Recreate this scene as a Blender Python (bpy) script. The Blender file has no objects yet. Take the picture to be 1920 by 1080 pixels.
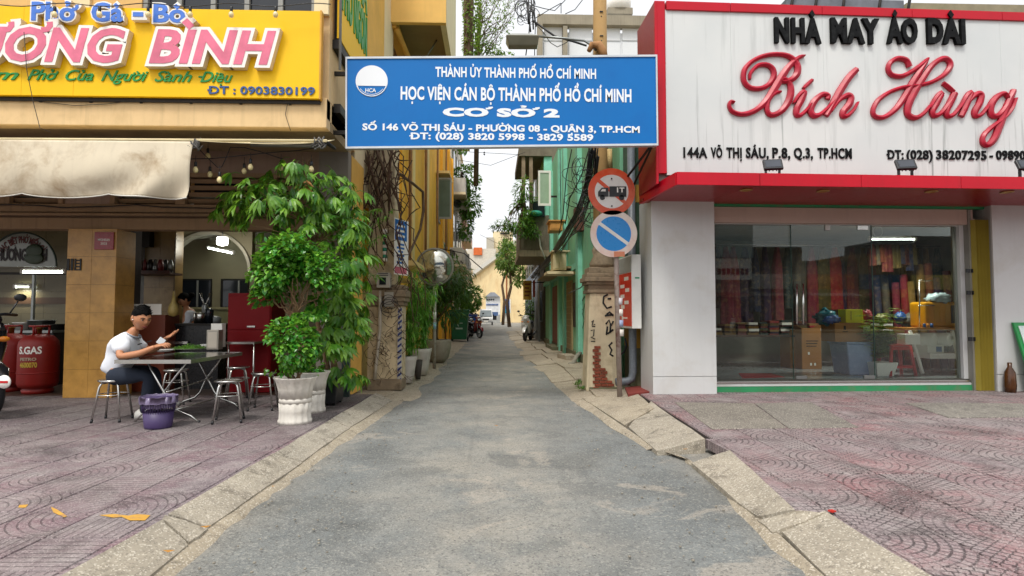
import bpy, bmesh, math, random, unicodedata
from mathutils import Vector, Matrix, Euler, noise
rnd = random.Random(7)
SC = bpy.context.scene
COL = SC.collection
# ---------------------------------------------------------------- camera, sky, sun, exposure
F = 1100.0; CH = 1.30
TH = math.atan(35/1100); PT = math.atan(50/1100)
cam_d = bpy.data.cameras.new("camera"); cam = bpy.data.objects.new("camera", cam_d); COL.objects.link(cam)
cam_d.sensor_width = 36; cam_d.lens = F/1920*36; cam_d.clip_end = 2000; cam_d.clip_start = .05
cam.location = (0, 0, CH); cam.rotation_euler = (math.pi/2+PT, 0, -TH)
SC.camera = cam
w = bpy.data.worlds.new("World"); SC.world = w; w.use_nodes = True
nt = w.node_tree; bg = nt.nodes["Background"]
sky = nt.nodes.new("ShaderNodeTexSky"); sky.sky_type = 'NISHITA'; sky.sun_disc = False
SUN_EL, SUN_ROT = math.radians(58), math.radians(200)
sky.sun_elevation = SUN_EL; sky.sun_rotation = SUN_ROT
sky.dust_density = 6; sky.air_density = 1.2; sky.ozone_density = .6
bw = nt.nodes.new("ShaderNodeRGBToBW"); nt.links.new(sky.outputs[0], bw.inputs[0])
mx = nt.nodes.new("ShaderNodeMix"); mx.data_type = 'RGBA'; mx.inputs[0].default_value = .88
nt.links.new(sky.outputs[0], mx.inputs[6]); nt.links.new(bw.outputs[0], mx.inputs[7])
# thin cloud layer: an even veil of white over the whole dome
vl = nt.nodes.new("ShaderNodeMix"); vl.data_type = 'RGBA'; vl.inputs[0].default_value = .55
vl.inputs[7].default_value = (9.6, 9.75, 10.0, 1)
nt.links.new(mx.outputs[2], vl.inputs[6]); nt.links.new(vl.outputs[2], bg.inputs[0])
bg.inputs[1].default_value = .125
sd = bpy.data.lights.new("sun", 'SUN'); sd.energy = 1.5; sd.angle = math.radians(14); sd.color = (1, .95, .87)
sun = bpy.data.objects.new("sun", sd); COL.objects.link(sun)
# sun direction: high, behind and to the left of the camera
sun.rotation_euler = (math.radians(90)-SUN_EL, 0, math.radians(-22))
SC.view_settings.view_transform = 'Standard'; SC.view_settings.look = 'None'
SC.view_settings.exposure = 0.42; SC.view_settings.gamma = 1
try: SC.view_settings.use_curve_mapping = False
except Exception: pass
SC.render.engine = 'CYCLES'
SC.cycles.use_denoising = True
SC.cycles.max_bounces = 7; SC.cycles.diffuse_bounces = 4; SC.cycles.transparent_max_bounces = 16
SC.cycles.sample_clamp_indirect = 6
SC.cycles.caustics_reflective = False; SC.cycles.caustics_refractive = False
# ---------------------------------------------------------------- pixel -> point helpers (photo is 1920x1080)
FRAME = None; FROOTS = []
def ray(px, py):
    x = (px-960)/F; y = (540-py)/F
    m = cam.rotation_euler.to_matrix()
    d = m @ Vector((x, y, -1)); o = Vector((0, 0, CH))
    if FRAME is not None:
        inv = FRAME.inverted(); o = inv @ o; d = inv.to_3x3() @ d
    return o, d
def PY(px, py, y):
    o, d = ray(px, py); return o+d*((y-o.y)/d.y)
def PZ(px, py, z=0.):
    o, d = ray(px, py); return o+d*((z-o.z)/d.z)
def PX(px, py, x):
    o, d = ray(px, py); return o+d*((x-o.x)/d.x)
def frame_on(m):
    global FRAME; FRAME = m
def frame_off():
    global FRAME
    for o in FROOTS:
        o.matrix_basis = FRAME @ o.matrix_basis
    FROOTS.clear(); FRAME = None
def link(o, parent=None):
    COL.objects.link(o)
    if parent is not None: o.parent = parent
    elif FRAME is not None: FROOTS.append(o)
    return o
def tag(o, label=None, cat=None, group=None, kind=None):
    if label: o['label'] = label
    if cat: o['category'] = cat
    if group: o['group'] = group
    if kind: o['kind'] = kind
    return o
def E(name, loc, label=None, cat=None, group=None, rz=0, kind=None):
    o = bpy.data.objects.new(name, None); o.empty_display_size = .1
    o.location = loc; o.rotation_euler = (0, 0, rz); link(o)
    return tag(o, label, cat, group, kind)
def dup(root, loc=None, rz=None, label=None, scale=None, group=None):
    def cp(o, par):
        c = o.copy(); COL.objects.link(c)
        if par is not None: c.parent = par
        elif FRAME is not None: FROOTS.append(c)
        for ch in list(o.children): cp(ch, c)
        return c
    r = cp(root, None)
    if loc is not None: r.location = loc
    if rz is not None: r.rotation_euler = (0, 0, rz)
    if scale is not None: r.scale = (scale,)*3 if not hasattr(scale, '__len__') else scale
    if label: r['label'] = label
    if group: r['group'] = group
    return r
# ---------------------------------------------------------------- mesh builder
class MB:
    def __init__(s): s.v = []; s.f = []; s.m = []; s.s = []
    def add(s, vs, fs, m=0, sm=False):
        b = len(s.v); s.v += [tuple(v) for v in vs]
        for f in fs: s.f.append(tuple(b+i for i in f)); s.m.append(m); s.s.append(sm)
        return s
    def box(s, x0, x1, y0, y1, z0, z1, m=0):
        if x0 > x1: x0, x1 = x1, x0
        if y0 > y1: y0, y1 = y1, y0
        if z0 > z1: z0, z1 = z1, z0
        return s.add([(x0,y0,z0),(x1,y0,z0),(x1,y1,z0),(x0,y1,z0),(x0,y0,z1),(x1,y0,z1),(x1,y1,z1),(x0,y1,z1)],
              [(0,3,2,1),(4,5,6,7),(0,1,5,4),(1,2,6,5),(2,3,7,6),(3,0,4,7)], m)
    def cb(s, c, sz, rot=None, m=0):
        a, b, d = sz[0]/2, sz[1]/2, sz[2]/2
        vs = [Vector(p) for p in [(-a,-b,-d),(a,-b,-d),(a,b,-d),(-a,b,-d),(-a,-b,d),(a,-b,d),(a,b,d),(-a,b,d)]]
        if rot is not None:
            R = rot if isinstance(rot, Matrix) else Euler(rot).to_matrix()
            vs = [R @ v for v in vs]
        return s.add([v+Vector(c) for v in vs], [(0,3,2,1),(4,5,6,7),(0,1,5,4),(1,2,6,5),(2,3,7,6),(3,0,4,7)], m)
    def hexa(s, b4, t4, m=0):     # bottom 4 points ccw seen from above, top 4
        return s.add(list(b4)+list(t4), [(0,3,2,1),(4,5,6,7),(0,1,5,4),(1,2,6,5),(2,3,7,6),(3,0,4,7)], m)
    def quad(s, a, b, c, d, m=0): return s.add([a,b,c,d], [(0,1,2,3)], m)
    def tube(s, pts, r, seg=8, m=0, cap=True, sm=True, flat=1.0, up=None):
        pts = [Vector(p) for p in pts]; n = len(pts)
        rr = r if hasattr(r, '__len__') else [r]*n
        vs = []; prev = None
        for i, p in enumerate(pts):
            t = (pts[min(i+1,n-1)]-pts[max(i-1,0)])
            if t.length < 1e-9: t = Vector((0,0,1))
            t.normalize()
            if up is not None:
                a = Vector(up)-t*t.dot(Vector(up))
                a = a.normalized() if a.length > 1e-6 else t.orthogonal().normalized()
            elif prev is None: a = t.orthogonal().normalized()
            else:
                a = prev-t*t.dot(prev)
                a = a.normalized() if a.length > 1e-6 else t.orthogonal().normalized()
            prev = a; b = t.cross(a)
            for k in range(seg):
                an = 2*math.pi*k/seg
                vs.append(p+(a*math.cos(an)*flat+b*math.sin(an))*rr[i])
        fs = []
        for i in range(n-1):
            for k in range(seg):
                k2 = (k+1) % seg
                fs.append((i*seg+k, i*seg+k2, (i+1)*seg+k2, (i+1)*seg+k))
        if cap: fs.append(tuple(range(seg-1,-1,-1))); fs.append(tuple((n-1)*seg+k for k in range(seg)))
        return s.add(vs, fs, m, sm)
    def lathe(s, prof, c=(0,0,0), seg=20, m=0, sm=True, rot=None, sx=1, sy=1, flute=None, cap=True):
        vs = []
        for (r, z) in prof:
            for k in range(seg):
                a = 2*math.pi*k/seg; q = r*(1+(flute(a) if flute else 0))
                p = Vector((q*math.cos(a)*sx, q*math.sin(a)*sy, z))
                if rot is not None: p = rot @ p
                vs.append(p+Vector(c))
        fs = []
        for i in range(len(prof)-1):
            for k in range(seg):
                k2 = (k+1) % seg
                fs.append((i*seg+k, i*seg+k2, (i+1)*seg+k2, (i+1)*seg+k))
        if cap and prof[0][0] > 1e-4: fs.append(tuple(range(seg-1,-1,-1)))
        if cap and prof[-1][0] > 1e-4: fs.append(tuple((len(prof)-1)*seg+k for k in range(seg)))
        return s.add(vs, fs, m, sm)
    def ball(s, c, r, seg=12, rings=8, m=0, sx=1, sy=1, sz=1, rot=None):
        prof = [(max(1e-5, r*math.sin(math.pi*i/rings)), -r*math.cos(math.pi*i/rings)*sz) for i in range(rings+1)]
        return s.lathe(prof, c, seg, m, True, rot, sx, sy)
    def grid(s, fn, nu, nv, m=0, sm=True):
        vs = [fn(i/nu, j/nv) for j in range(nv+1) for i in range(nu+1)]
        fs = [(j*(nu+1)+i, j*(nu+1)+i+1, (j+1)*(nu+1)+i+1, (j+1)*(nu+1)+i) for j in range(nv) for i in range(nu)]
        return s.add(vs, fs, m, sm)
    def prism(s, pts, y0, y1, m=0, sm=False):      # outline in XZ (ccw seen from -Y), extruded along Y
        n = len(pts)
        vs = [(p[0], y0, p[1]) for p in pts]+[(p[0], y1, p[1]) for p in pts]
        fs = [tuple(range(n)), tuple(range(2*n-1, n-1, -1))]+[(i, i+n, (i+1) % n+n, (i+1) % n) for i in range(n)]
        return s.add(vs, fs, m, sm)
    def slab(s, pts, z0, z1, m=0):                  # outline in XY (ccw from above)
        n = len(pts)
        vs = [(p[0], p[1], z0) for p in pts]+[(p[0], p[1], (p[2] if len(p) > 2 else z1)) for p in pts]
        fs = [tuple(range(n-1,-1,-1)), tuple(range(n, 2*n))]+[(i, (i+1) % n, (i+1) % n+n, i+n) for i in range(n)]
        return s.add(vs, fs, m)
    def mesh(s, name, mats, off=(0,0,0)):
        me = bpy.data.meshes.new(name)
        o = Vector(off)
        me.from_pydata([tuple(Vector(v)-o) for v in s.v], [], s.f)
        for mt in (mats if isinstance(mats, (list, tuple)) else [mats]): me.materials.append(mt)
        me.polygons.foreach_set('material_index', s.m); me.polygons.foreach_set('use_smooth', s.s)
        me.update(); return me
    def build(s, name, mats, parent=None, bevel=0, local=False, origin=None):
        off = Vector((0,0,0)); p = parent
        if not local:
            while p is not None: off += p.location; p = p.parent
            if parent is None:
                if origin is None and s.v:
                    xs = [v[0] for v in s.v]; ys = [v[1] for v in s.v]; zs = [v[2] for v in s.v]
                    origin = ((min(xs)+max(xs))/2, (min(ys)+max(ys))/2, min(zs))
                off = Vector(origin)
        me = s.mesh(name, mats, off)
        o = bpy.data.objects.new(name, me); link(o, parent)
        if parent is None and not local: o.location = off
        if bevel:
            b = o.modifiers.new('bevel', 'BEVEL'); b.width = bevel; b.segments = 2; b.limit_method = 'ANGLE'; b.angle_limit = math.radians(40)
        return o
def box_obj(name, mat, parent, x0, x1, y0, y1, z0, z1, bevel=0):
    return MB().box(x0, x1, y0, y1, z0, z1).build(name, mat, parent, bevel)
def inst(me, name, parent, loc, rot=(0,0,0), scale=(1,1,1)):
    o = bpy.data.objects.new(name, me); o.location = loc; o.rotation_euler = rot; o.scale = scale
    return link(o, parent)
# ---------------------------------------------------------------- materials
def hx(h):
    if not isinstance(h, str): return tuple(h)+((1,) if len(h) == 3 else ())
    h = h.lstrip('#'); r = []
    for i in (0, 2, 4):
        c = int(h[i:i+2], 16)/255; r.append(c/12.92 if c <= .04045 else ((c+.055)/1.055)**2.4)
    return tuple(r)+(1,)
MATS = {}
class NT:
    def __init__(s, mat): s.t = mat.node_tree; s.n = s.t.nodes; s.l = s.t.links
    def new(s, typ, **kw):
        n = s.n.new(typ)
        for k, v in kw.items():
            if k.startswith('i_'):
                key = k[2:]; key = int(key) if key.isdigit() else key.replace('_', ' ')
                n.inputs[key].default_value = v
            else: setattr(n, k, v)
        return n
    def k(s, a, b): s.l.new(a, b)
    def math(s, op, a, b=None, c=None, clamp=False):
        n = s.n.new('ShaderNodeMath'); n.operation = op; n.use_clamp = clamp
        for i, q in enumerate((a, b, c)):
            if q is None: continue
            if isinstance(q, (int, float)): n.inputs[i].default_value = q
            else: s.l.new(q, n.inputs[i])
        return n.outputs[0]
    def noise(s, vec, scale, detail=4, rough=.55, dist=0):
        n = s.new('ShaderNodeTexNoise', i_Scale=scale, i_Detail=detail, i_Roughness=rough, i_Distortion=dist)
        s.k(vec, n.inputs['Vector']); return n.outputs[0]
    def ramp(s, fac, a, b):
        n = s.n.new('ShaderNodeMapRange'); n.clamp = True
        n.inputs[1].default_value = a; n.inputs[2].default_value = b; s.k(fac, n.inputs[0]); return n.outputs[0]
    def mix(s, fac, a, b, blend='MIX'):
        n = s.n.new('ShaderNodeMix'); n.data_type = 'RGBA'; n.blend_type = blend
        for i, q in ((0, fac), (6, a), (7, b)):
            if isinstance(q, (int, float)): n.inputs[i].default_value = q
            elif isinstance(q, tuple): n.inputs[i].default_value = q
            else: s.k(q, n.inputs[i])
        return n.outputs[2]
    def vec(s, v, scale=(1,1,1), loc=(0,0,0)):
        n = s.n.new('ShaderNodeMapping'); n.inputs['Scale'].default_value = scale; n.inputs['Location'].default_value = loc
        s.k(v, n.inputs[0]); return n.outputs[0]
    def sep(s, v):
        n = s.n.new('ShaderNodeSeparateXYZ'); s.k(v, n.inputs[0]); return n.outputs
    def pos(s): return s.n.new('ShaderNodeNewGeometry').outputs['Position']
    def obj(s): return s.n.new('ShaderNodeTexCoord').outputs['Object']
    def bump(s, h, strength=.3, dist=.01, bsdf=None, prev=None):
        n = s.new('ShaderNodeBump', i_Strength=strength, i_Distance=dist); s.k(h, n.inputs['Height'])
        if prev is not None: s.k(prev, n.inputs['Normal'])
        if bsdf is not None: s.k(n.outputs[0], bsdf.inputs['Normal'])
        return n.outputs[0]
def M(name, col, rough=.6, metal=0., var=.18, vs=2.5, bump=.15, bs=45, dirt=None, streak=0., spec=.5, coat=0., rv=.15, local=False, islands=0.):
    if name in MATS: return MATS[name]
    m = bpy.data.materials.new(name); m.use_nodes = True; MATS[name] = m
    t = NT(m); b = t.n['Principled BSDF']
    c = hx(col); v = t.obj() if local else t.pos()
    n1 = t.noise(v, vs, 6, .6)
    f = t.ramp(n1, .25, .75)
    dk = tuple(x*(1-var) for x in c[:3])+(1,); lt = tuple(min(1, x*(1+var)) for x in c[:3])+(1,)
    out = t.mix(f, dk, lt)
    if islands:
        g = t.n.new('ShaderNodeNewGeometry').outputs['Random Per Island']
        hs = t.new('ShaderNodeHueSaturation'); t.k(out, hs.inputs['Color'])
        t.k(t.math('ADD', t.math('MULTIPLY', g, islands), 1-islands/2), hs.inputs['Value']); out = hs.outputs[0]
    if dirt:
        dc, amt, ds = dirt
        n2 = t.noise(v, ds, 8, .65, .4)
        out = t.mix(t.math('MULTIPLY', t.ramp(n2, .5, .72), amt), out, hx(dc))
    if streak:
        n3 = t.noise(t.vec(v, (9, 9, .55)), 1.6, 6, .6)
        out = t.mix(t.math('MULTIPLY', t.ramp(n3, .52, .78), streak), out, hx('#3a342c'))
    t.k(out, b.inputs['Base Color'])
    b.inputs['Metallic'].default_value = metal
    b.inputs['Specular IOR Level'].default_value = spec
    if coat: b.inputs['Coat Weight'].default_value = coat; b.inputs['Coat Roughness'].default_value = .08
    n4 = t.noise(v, bs*.35, 5, .6)
    t.k(t.math('ADD', t.math('MULTIPLY', n4, rv*2), rough-rv, clamp=True), b.inputs['Roughness'])
    if bump: t.bump(t.noise(v, bs, 6, .65), bump, .004, b)
    return m
def emis(name, col, strength, base=None):
    if name in MATS: return MATS[name]
    m = bpy.data.materials.new(name); m.use_nodes = True; MATS[name] = m
    b = m.node_tree.nodes['Principled BSDF']
    b.inputs['Base Color'].default_value = hx(base or col); b.inputs['Emission Color'].default_value = hx(col); b.inputs['Emission Strength'].default_value = strength
    return m
def leafmat(name, col, col2, rough=.38, trans=.25, var=.5):
    m = bpy.data.materials.new(name); m.use_nodes = True; MATS[name] = m
    t = NT(m); b = t.n['Principled BSDF']; out = t.n['Material Output']
    g = t.n.new('ShaderNodeNewGeometry').outputs['Random Per Island']
    oi = t.n.new('ShaderNodeObjectInfo').outputs['Random']
    r = t.math('FRACT', t.math('ADD', g, t.math('MULTIPLY', oi, 3.7)))
    c = t.mix(t.math('POWER', r, 1.6), hx(col), hx(col2))
    c = t.mix(t.ramp(t.noise(t.pos(), 5, 3), .35, .7), t.mix(var, c, (0.012,.03,.006,1)), c)
    t.k(c, b.inputs['Base Color']); b.inputs['Roughness'].default_value = rough
    tr = t.n.new('ShaderNodeBsdfTranslucent'); t.k(t.mix(.5, c, hx('#a8d040')), tr.inputs[0])
    mxs = t.n.new('ShaderNodeMixShader'); mxs.inputs[0].default_value = trans
    t.k(b.outputs[0], mxs.inputs[1]); t.k(tr.outputs[0], mxs.inputs[2]); t.k(mxs.outputs[0], out.inputs[0])
    return m
# ---------------------------------------------------------------- lettering
def text_raw(s, extrude=.0, offset=0., shear=0., space=1., res=3):
    cu = bpy.data.curves.new('t', 'FONT'); cu.body = s; cu.extrude = extrude; cu.offset = offset; cu.shear = shear
    cu.resolution_u = res; cu.space_character = space
    for i, ch in enumerate(cu.body_format): ch.material_index = i
    dm = bpy.data.materials.get('slot') or bpy.data.materials.new('slot')
    for i in range(len(s)): cu.materials.append(dm)
    o = bpy.data.objects.new('t', cu); COL.objects.link(o)
    dg = bpy.context.evaluated_depsgraph_get(); dg.update()
    me = bpy.data.meshes.new_from_object(o.evaluated_get(dg))
    vs = [v.co.copy() for v in me.vertices]; fs = [(tuple(p.vertices), p.material_index, p.normal.copy()) for p in me.polygons]
    bpy.data.objects.remove(o); bpy.data.curves.remove(cu); bpy.data.meshes.remove(me)
    return vs, fs
def viet_raw(s, ext=.1, bold=0., shear=0., space=1., res=3):
    """base glyphs from the font, the Vietnamese marks laid on as strokes of their own"""
    base = ''; marks = []
    for ch in s:
        if ch in '\u0110\u0111': base += 'D' if ch == '\u0110' else 'd'; marks.append(['bar']); continue
        d = unicodedata.normalize('NFD', ch); b = d[0]; mk = [unicodedata.name(c) for c in d[1:]]
        if b == 'i' and any('DOT' not in q for q in mk): b = '\u0131'
        base += b; marks.append(mk)
    vs, fs = text_raw(base, ext, bold, shear, space, res)
    bb = {}
    for f, mi, n in fs:
        for i in f:
            v = vs[i]; q = bb.get(mi)
            bb[mi] = (v.x, v.x, v.y, v.y) if q is None else (min(q[0], v.x), max(q[1], v.x), min(q[2], v.y), max(q[3], v.y))
    w = .045+bold*.8
    def stroke(pts, mi, w=w):
        pts = [Vector((p[0], p[1], 0)) for p in pts]; n = len(pts); b0 = len(vs)
        for i, p in enumerate(pts):
            t = (pts[min(i+1,n-1)]-pts[max(i-1,0)]).normalized(); nn = Vector((-t.y, t.x, 0))
            for z in (ext*1.05, -ext): vs.append(p+nn*w+Vector((0,0,z))); vs.append(p-nn*w+Vector((0,0,z)))
        for i in range(n-1):
            a = b0+4*i; c = a+4
            fs.append(((a, a+1, c+1, c), mi, Vector((0,0,1)))); fs.append(((a, c, c+2, a+2), mi, Vector((0,1,0))))
            fs.append(((a+1, a+3, c+3, c+1), mi, Vector((0,-1,0))))
        e = b0+4*(n-1)
        fs.append(((b0, b0+2, b0+3, b0+1), mi, Vector((1,0,0)))); fs.append(((e, e+1, e+3, e+2), mi, Vector((1,0,0))))
    for mi, mk in enumerate(marks):
        if not mk or mi not in bb: continue
        x0, x1, y0, y1 = bb[mi]; cx = (x0+x1)/2+shear*.12; tall = s[mi].isupper() ; hh = x1-x0
        circ = any('CIRCUMFLEX' in q for q in mk); k = 1. if tall else .85
        for q in mk:
            ox, oy = (cx+.17*k, y1+.14) if circ and 'CIRC' not in q else (cx, y1+.05)
            if q == 'bar': 
                yb = (y0+y1)/2 if tall else y0+(y1-y0)*.82
                xb = x0+.02 if tall else x1-.08
                stroke([(xb-.13, yb), (xb+.17, yb)], mi, w*.85)
            elif 'ACUTE' in q: stroke([(ox-.05*k, oy), (ox+.08*k, oy+.15*k)], mi)
            elif 'GRAVE' in q: stroke([(ox-.1*k, oy+.15*k), (ox+.04*k, oy)], mi)
            elif 'CIRC' in q: stroke([(cx-.16*k, y1+.03), (cx, y1+.13*k)], mi, w*.8); stroke([(cx, y1+.13*k), (cx+.16*k, y1+.03)], mi, w*.8)
            elif 'HOOK' in q: stroke([(ox-.07, oy+.12), (ox-.01, oy+.17), (ox+.07, oy+.14), (ox+.05, oy+.07), (ox-.01, oy+.05), (ox-.01, oy)], mi, w*.7)
            elif 'TILDE' in q: stroke([(ox-.16, oy+.03), (ox-.09, oy+.1), (ox, oy+.07), (ox+.08, oy+.03), (ox+.16, oy+.1)], mi, w*.75)
            elif 'DOT' in q: stroke([(cx-.01-w, y0-.15), (cx-.01+w, y0-.15)], mi, w)
            elif 'HORN' in q: stroke([(x1-.1, y1-.07), (x1+.02, y1-.05), (x1+.07, y1+.03), (x1+.06, y1+.11)], mi, w*.85)
    return vs, fs
CAPH = None
def lettering(s, x0, x1, zb, zc, y, mats, parent, depth=.003, bold=0., shear=0., per=False, name='letter', space=1., origin_shift=(0,0,0), ref=None, res=3, dxf=None):
    """letters facing -Y: left x0, right x1, baseline zb, cap line zc; front face at y-depth, back at y.  ref: (raw x min,max) to reuse"""
    global CAPH
    if CAPH is None:
        hv, _ = text_raw('H'); CAPH = max(v.y for v in hv)
    vs, fs = viet_raw(s, .1, bold, shear, space, res)
    if not vs: return []
    a, b = (min(v.x for v in vs), max(v.x for v in vs)) if ref is None else ref
    kx = (x1-x0)/(b-a); kz = (zc-zb)/CAPH
    def tf(v):
        p = Vector((x0+(v.x-a)*kx, y-(v.z+.1)/.2*depth, zb+v.y*kz))
        return dxf(p) if dxf else p
    tv = [tf(v) for v in vs]; outs = []
    groups = {}
    for f, mi, n in fs: groups.setdefault(mi if per else 0, []).append((f, n))
    for mi in sorted(groups):
        mb = MB(); rem = {}
        for f, n in groups[mi]:
            ids = []
            for i in f:
                if i not in rem: rem[i] = len(mb.v); q_ = tv[i]; mb.v.append((q_.x, q_.y-(.0013*(mi % 3) if per and not dxf else 0), q_.z))
                ids.append(rem[i])
            mb.f.append(tuple(ids)); mb.m.append(0 if n.z > .5 or len(mats) == 1 else 1); mb.s.append(False)
        outs.append(mb.build(name, mats, parent))
    return outs, (a, b)
def ribbon(mb, ctrl, wid, yf, yb, m=0, sub=6):
    """script stroke: ctrl [(x,z)], wid list of half-widths, rounded section between yb (back) and yf (front)"""
    P = [Vector((p[0], 0, p[1])) for p in ctrl]; n = len(P); pts = []; ws = []
    for i in range(n-1):
        p0, p1, p2, p3 = P[max(i-1,0)], P[i], P[i+1], P[min(i+2,n-1)]
        for k in range(sub):
            t = k/sub
            pts.append(.5*((2*p1)+(-p0+p2)*t+(2*p0-5*p1+4*p2-p3)*t*t+(-p0+3*p1-3*p2+p3)*t**3)); ws.append(wid[i]*(1-t)+wid[i+1]*t)
    pts.append(P[-1]); ws.append(wid[-1])
    prof = [(-1, yb), (-1, yf+(yb-yf)*.4), (-.12, yf), (.12, yf), (1, yf+(yb-yf)*.4), (1, yb)]
    vs = []; K = len(prof)
    for i, p in enumerate(pts):
        t = pts[min(i+1,len(pts)-1)]-pts[max(i-1,0)]; t.normalize(); nrm = Vector((t.z, 0, -t.x))
        for (q, yy) in prof: vs.append((p.x+nrm.x*q*ws[i], yy, p.z+nrm.z*q*ws[i]))
    fs = [(i*K+j, i*K+j+1, (i+1)*K+j+1, (i+1)*K+j) for i in range(len(pts)-1) for j in range(K-1)]
    fs += [tuple(range(K-1,-1,-1)), tuple((len(pts)-1)*K+j for j in range(K))]
    mb.add(vs, fs, m, False)
# ================================================================ GROUND
def road_mat():
    m = bpy.data.materials.new('asphalt'); m.use_nodes = True; t = NT(m); b = t.n['Principled BSDF']
    p = t.pos(); s = t.sep(p)
    big = t.noise(p, .55, 5, .6, .6); mid = t.noise(p, 2.2, 6, .65); fine = t.noise(p, 130, 3, .7)
    base = t.mix(t.ramp(mid, .3, .7), hx('#52585a'), hx('#747978'))
    # worn dusty wheel track down the middle and silt along the edges, laid down by traffic
    ax = t.math('ABSOLUTE', t.math('SUBTRACT', s[0], t.math('MULTIPLY', t.math('SUBTRACT', big, .5), 2.6)))
    mid_m = t.math('SUBTRACT', 1., t.ramp(ax, .25, 1.25))
    far = t.ramp(s[1], 5.5, 16)
    dust = t.math('MAXIMUM', t.math('MULTIPLY', mid_m, .7), t.math('MULTIPLY', far, t.ramp(t.noise(p, .8, 4), .3, .6)))
    dust = t.math('MULTIPLY', dust, t.ramp(t.noise(p, 1.3, 7, .72), .32, .62))
    c = t.mix(dust, base, hx('#a59d8e'))
    edge = t.ramp(t.math('ADD', t.math('ABSOLUTE', t.math('ADD', s[0], -.08)), t.math('MULTIPLY', t.noise(p, 3, 5), .5)), 1.62, 2.0)
    c = t.mix(t.math('MULTIPLY', edge, .5), c, hx('#9a907f'))
    dk = t.ramp(t.noise(t.vec(p, (1,1,1), (7.3,2,0)), .9, 5, .55, .8), .55, .66)
    dk = t.math('MULTIPLY', dk, t.math('SUBTRACT', 1., t.ramp(s[1], 6.5, 9)))
    c = t.mix(t.math('MULTIPLY', dk, .6), c, hx('#484c4b'))
    # repair patches, oil spots and hairline cracks
    pn = t.noise(t.vec(p, (1,1,1), (21,4,0)), .75, 7, .6, 1.4)
    c = t.mix(t.math('MULTIPLY', t.ramp(pn, .58, .6), .35), c, hx('#3f4344'))
    wn = t.noise(t.vec(p, (1,1,1), (2,31,0)), 1.05, 8, .68, 1.0)
    c = t.mix(t.math('MULTIPLY', t.ramp(wn, .57, .62), .5), c, hx('#ada292'))
    c = t.mix(t.math('MULTIPLY', t.ramp(t.noise(t.vec(p, (1,1,1), (9,9,0)), 5.5, 4, .6), .68, .74), .6), c, hx('#2f3131'))
    rg_ = t.math('ABSOLUTE', t.math('SUBTRACT', t.noise(p, 1.4, 9, .62, .9), .5))
    c = t.mix(t.math('MULTIPLY', t.math('MULTIPLY', t.math('SUBTRACT', 1., t.ramp(rg_, .001, .006)), t.ramp(t.noise(p, .7, 3), .48, .56)), .6), c, hx('#2b2b29'))
    # joints of old patches
    vor = t.new('ShaderNodeTexVoronoi', i_Scale=.42); vor.feature = 'DISTANCE_TO_EDGE'
    t.k(t.mix(.12, p, t.new('ShaderNodeTexNoise', i_Scale=2.).outputs[1]), vor.inputs['Vector'])
    crack = t.math('SUBTRACT', 1., t.ramp(vor.outputs['Distance'], .002, .008))
    c = t.mix(t.math('MULTIPLY', crack, .16), c, hx('#33322f'))
    v2 = t.new('ShaderNodeTexVoronoi', i_Scale=85.); t.k(p, v2.inputs['Vector'])
    spk = t.sep(v2.outputs['Color'])
    c = t.mix(t.math('MULTIPLY', t.ramp(spk[0], .82, .88), .32), c, hx('#b4b1a6'))
    c = t.mix(t.math('MULTIPLY', t.ramp(spk[1], .8, .86), .5), c, hx('#3c3e40'))
    v3 = t.new('ShaderNodeTexVoronoi', i_Scale=14.); t.k(p, v3.inputs['Vector'])
    peb = t.math('MULTIPLY', t.math('SUBTRACT', 1., t.ramp(v3.outputs['Distance'], .07, .11)), t.ramp(t.sep(v3.outputs['Color'])[2], .8, .82))
    c = t.mix(peb, c, hx('#2b2b2a'))
    c = t.mix(.22, c, t.mix(t.ramp(fine, .3, .7), (0.02,.02,.02,1), (.55,.54,.5,1)))
    t.k(c, b.inputs['Base Color']); b.inputs['Roughness'].default_value = .88
    h = t.math('ADD', t.math('MULTIPLY', v2.outputs['Distance'], .5), t.math('MULTIPLY', mid, 1.2))
    t.bump(t.math('SUBTRACT', h, t.math('MULTIPLY', crack, .4)), .55, .012, b)
    return m
def conc(name, a, b_, bumpd=.008, stain='#5a4e3e', amt=.5):
    m = bpy.data.materials.new(name); m.use_nodes = True; MATS[name] = m; t = NT(m); b = t.n['Principled BSDF']
    p = t.pos(); n1 = t.noise(p, 1.7, 7, .65, .4); oi = t.n.new('ShaderNodeObjectInfo').outputs['Random']
    c = t.mix(t.ramp(n1, .28, .72), hx(a), hx(b_))
    c = t.mix(t.math('MULTIPLY', oi, .25), c, hx('#857a68'))
    c = t.mix(t.math('MULTIPLY', t.ramp(t.noise(p, 4.5, 8, .7, .8), .54, .68), amt), c, hx(stain))
    v2 = t.new('ShaderNodeTexVoronoi', i_Scale=120.); t.k(p, v2.inputs['Vector']); sc_ = t.sep(v2.outputs['Color'])
    c = t.mix(t.math('MULTIPLY', t.ramp(sc_[0], .84, .9), .4), c, hx('#56504a'))
    c = t.mix(t.math('MULTIPLY', t.ramp(sc_[1], .85, .9), .4), c, hx('#e8e0d0'))
    t.k(c, b.inputs['Base Color']); b.inputs['Roughness'].default_value = .85
    t.bump(t.math('ADD', t.noise(p, 22, 6, .7), t.math('MULTIPLY', t.noise(p, 3, 4), 1.5)), .5, bumpd, b)
    return m
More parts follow.
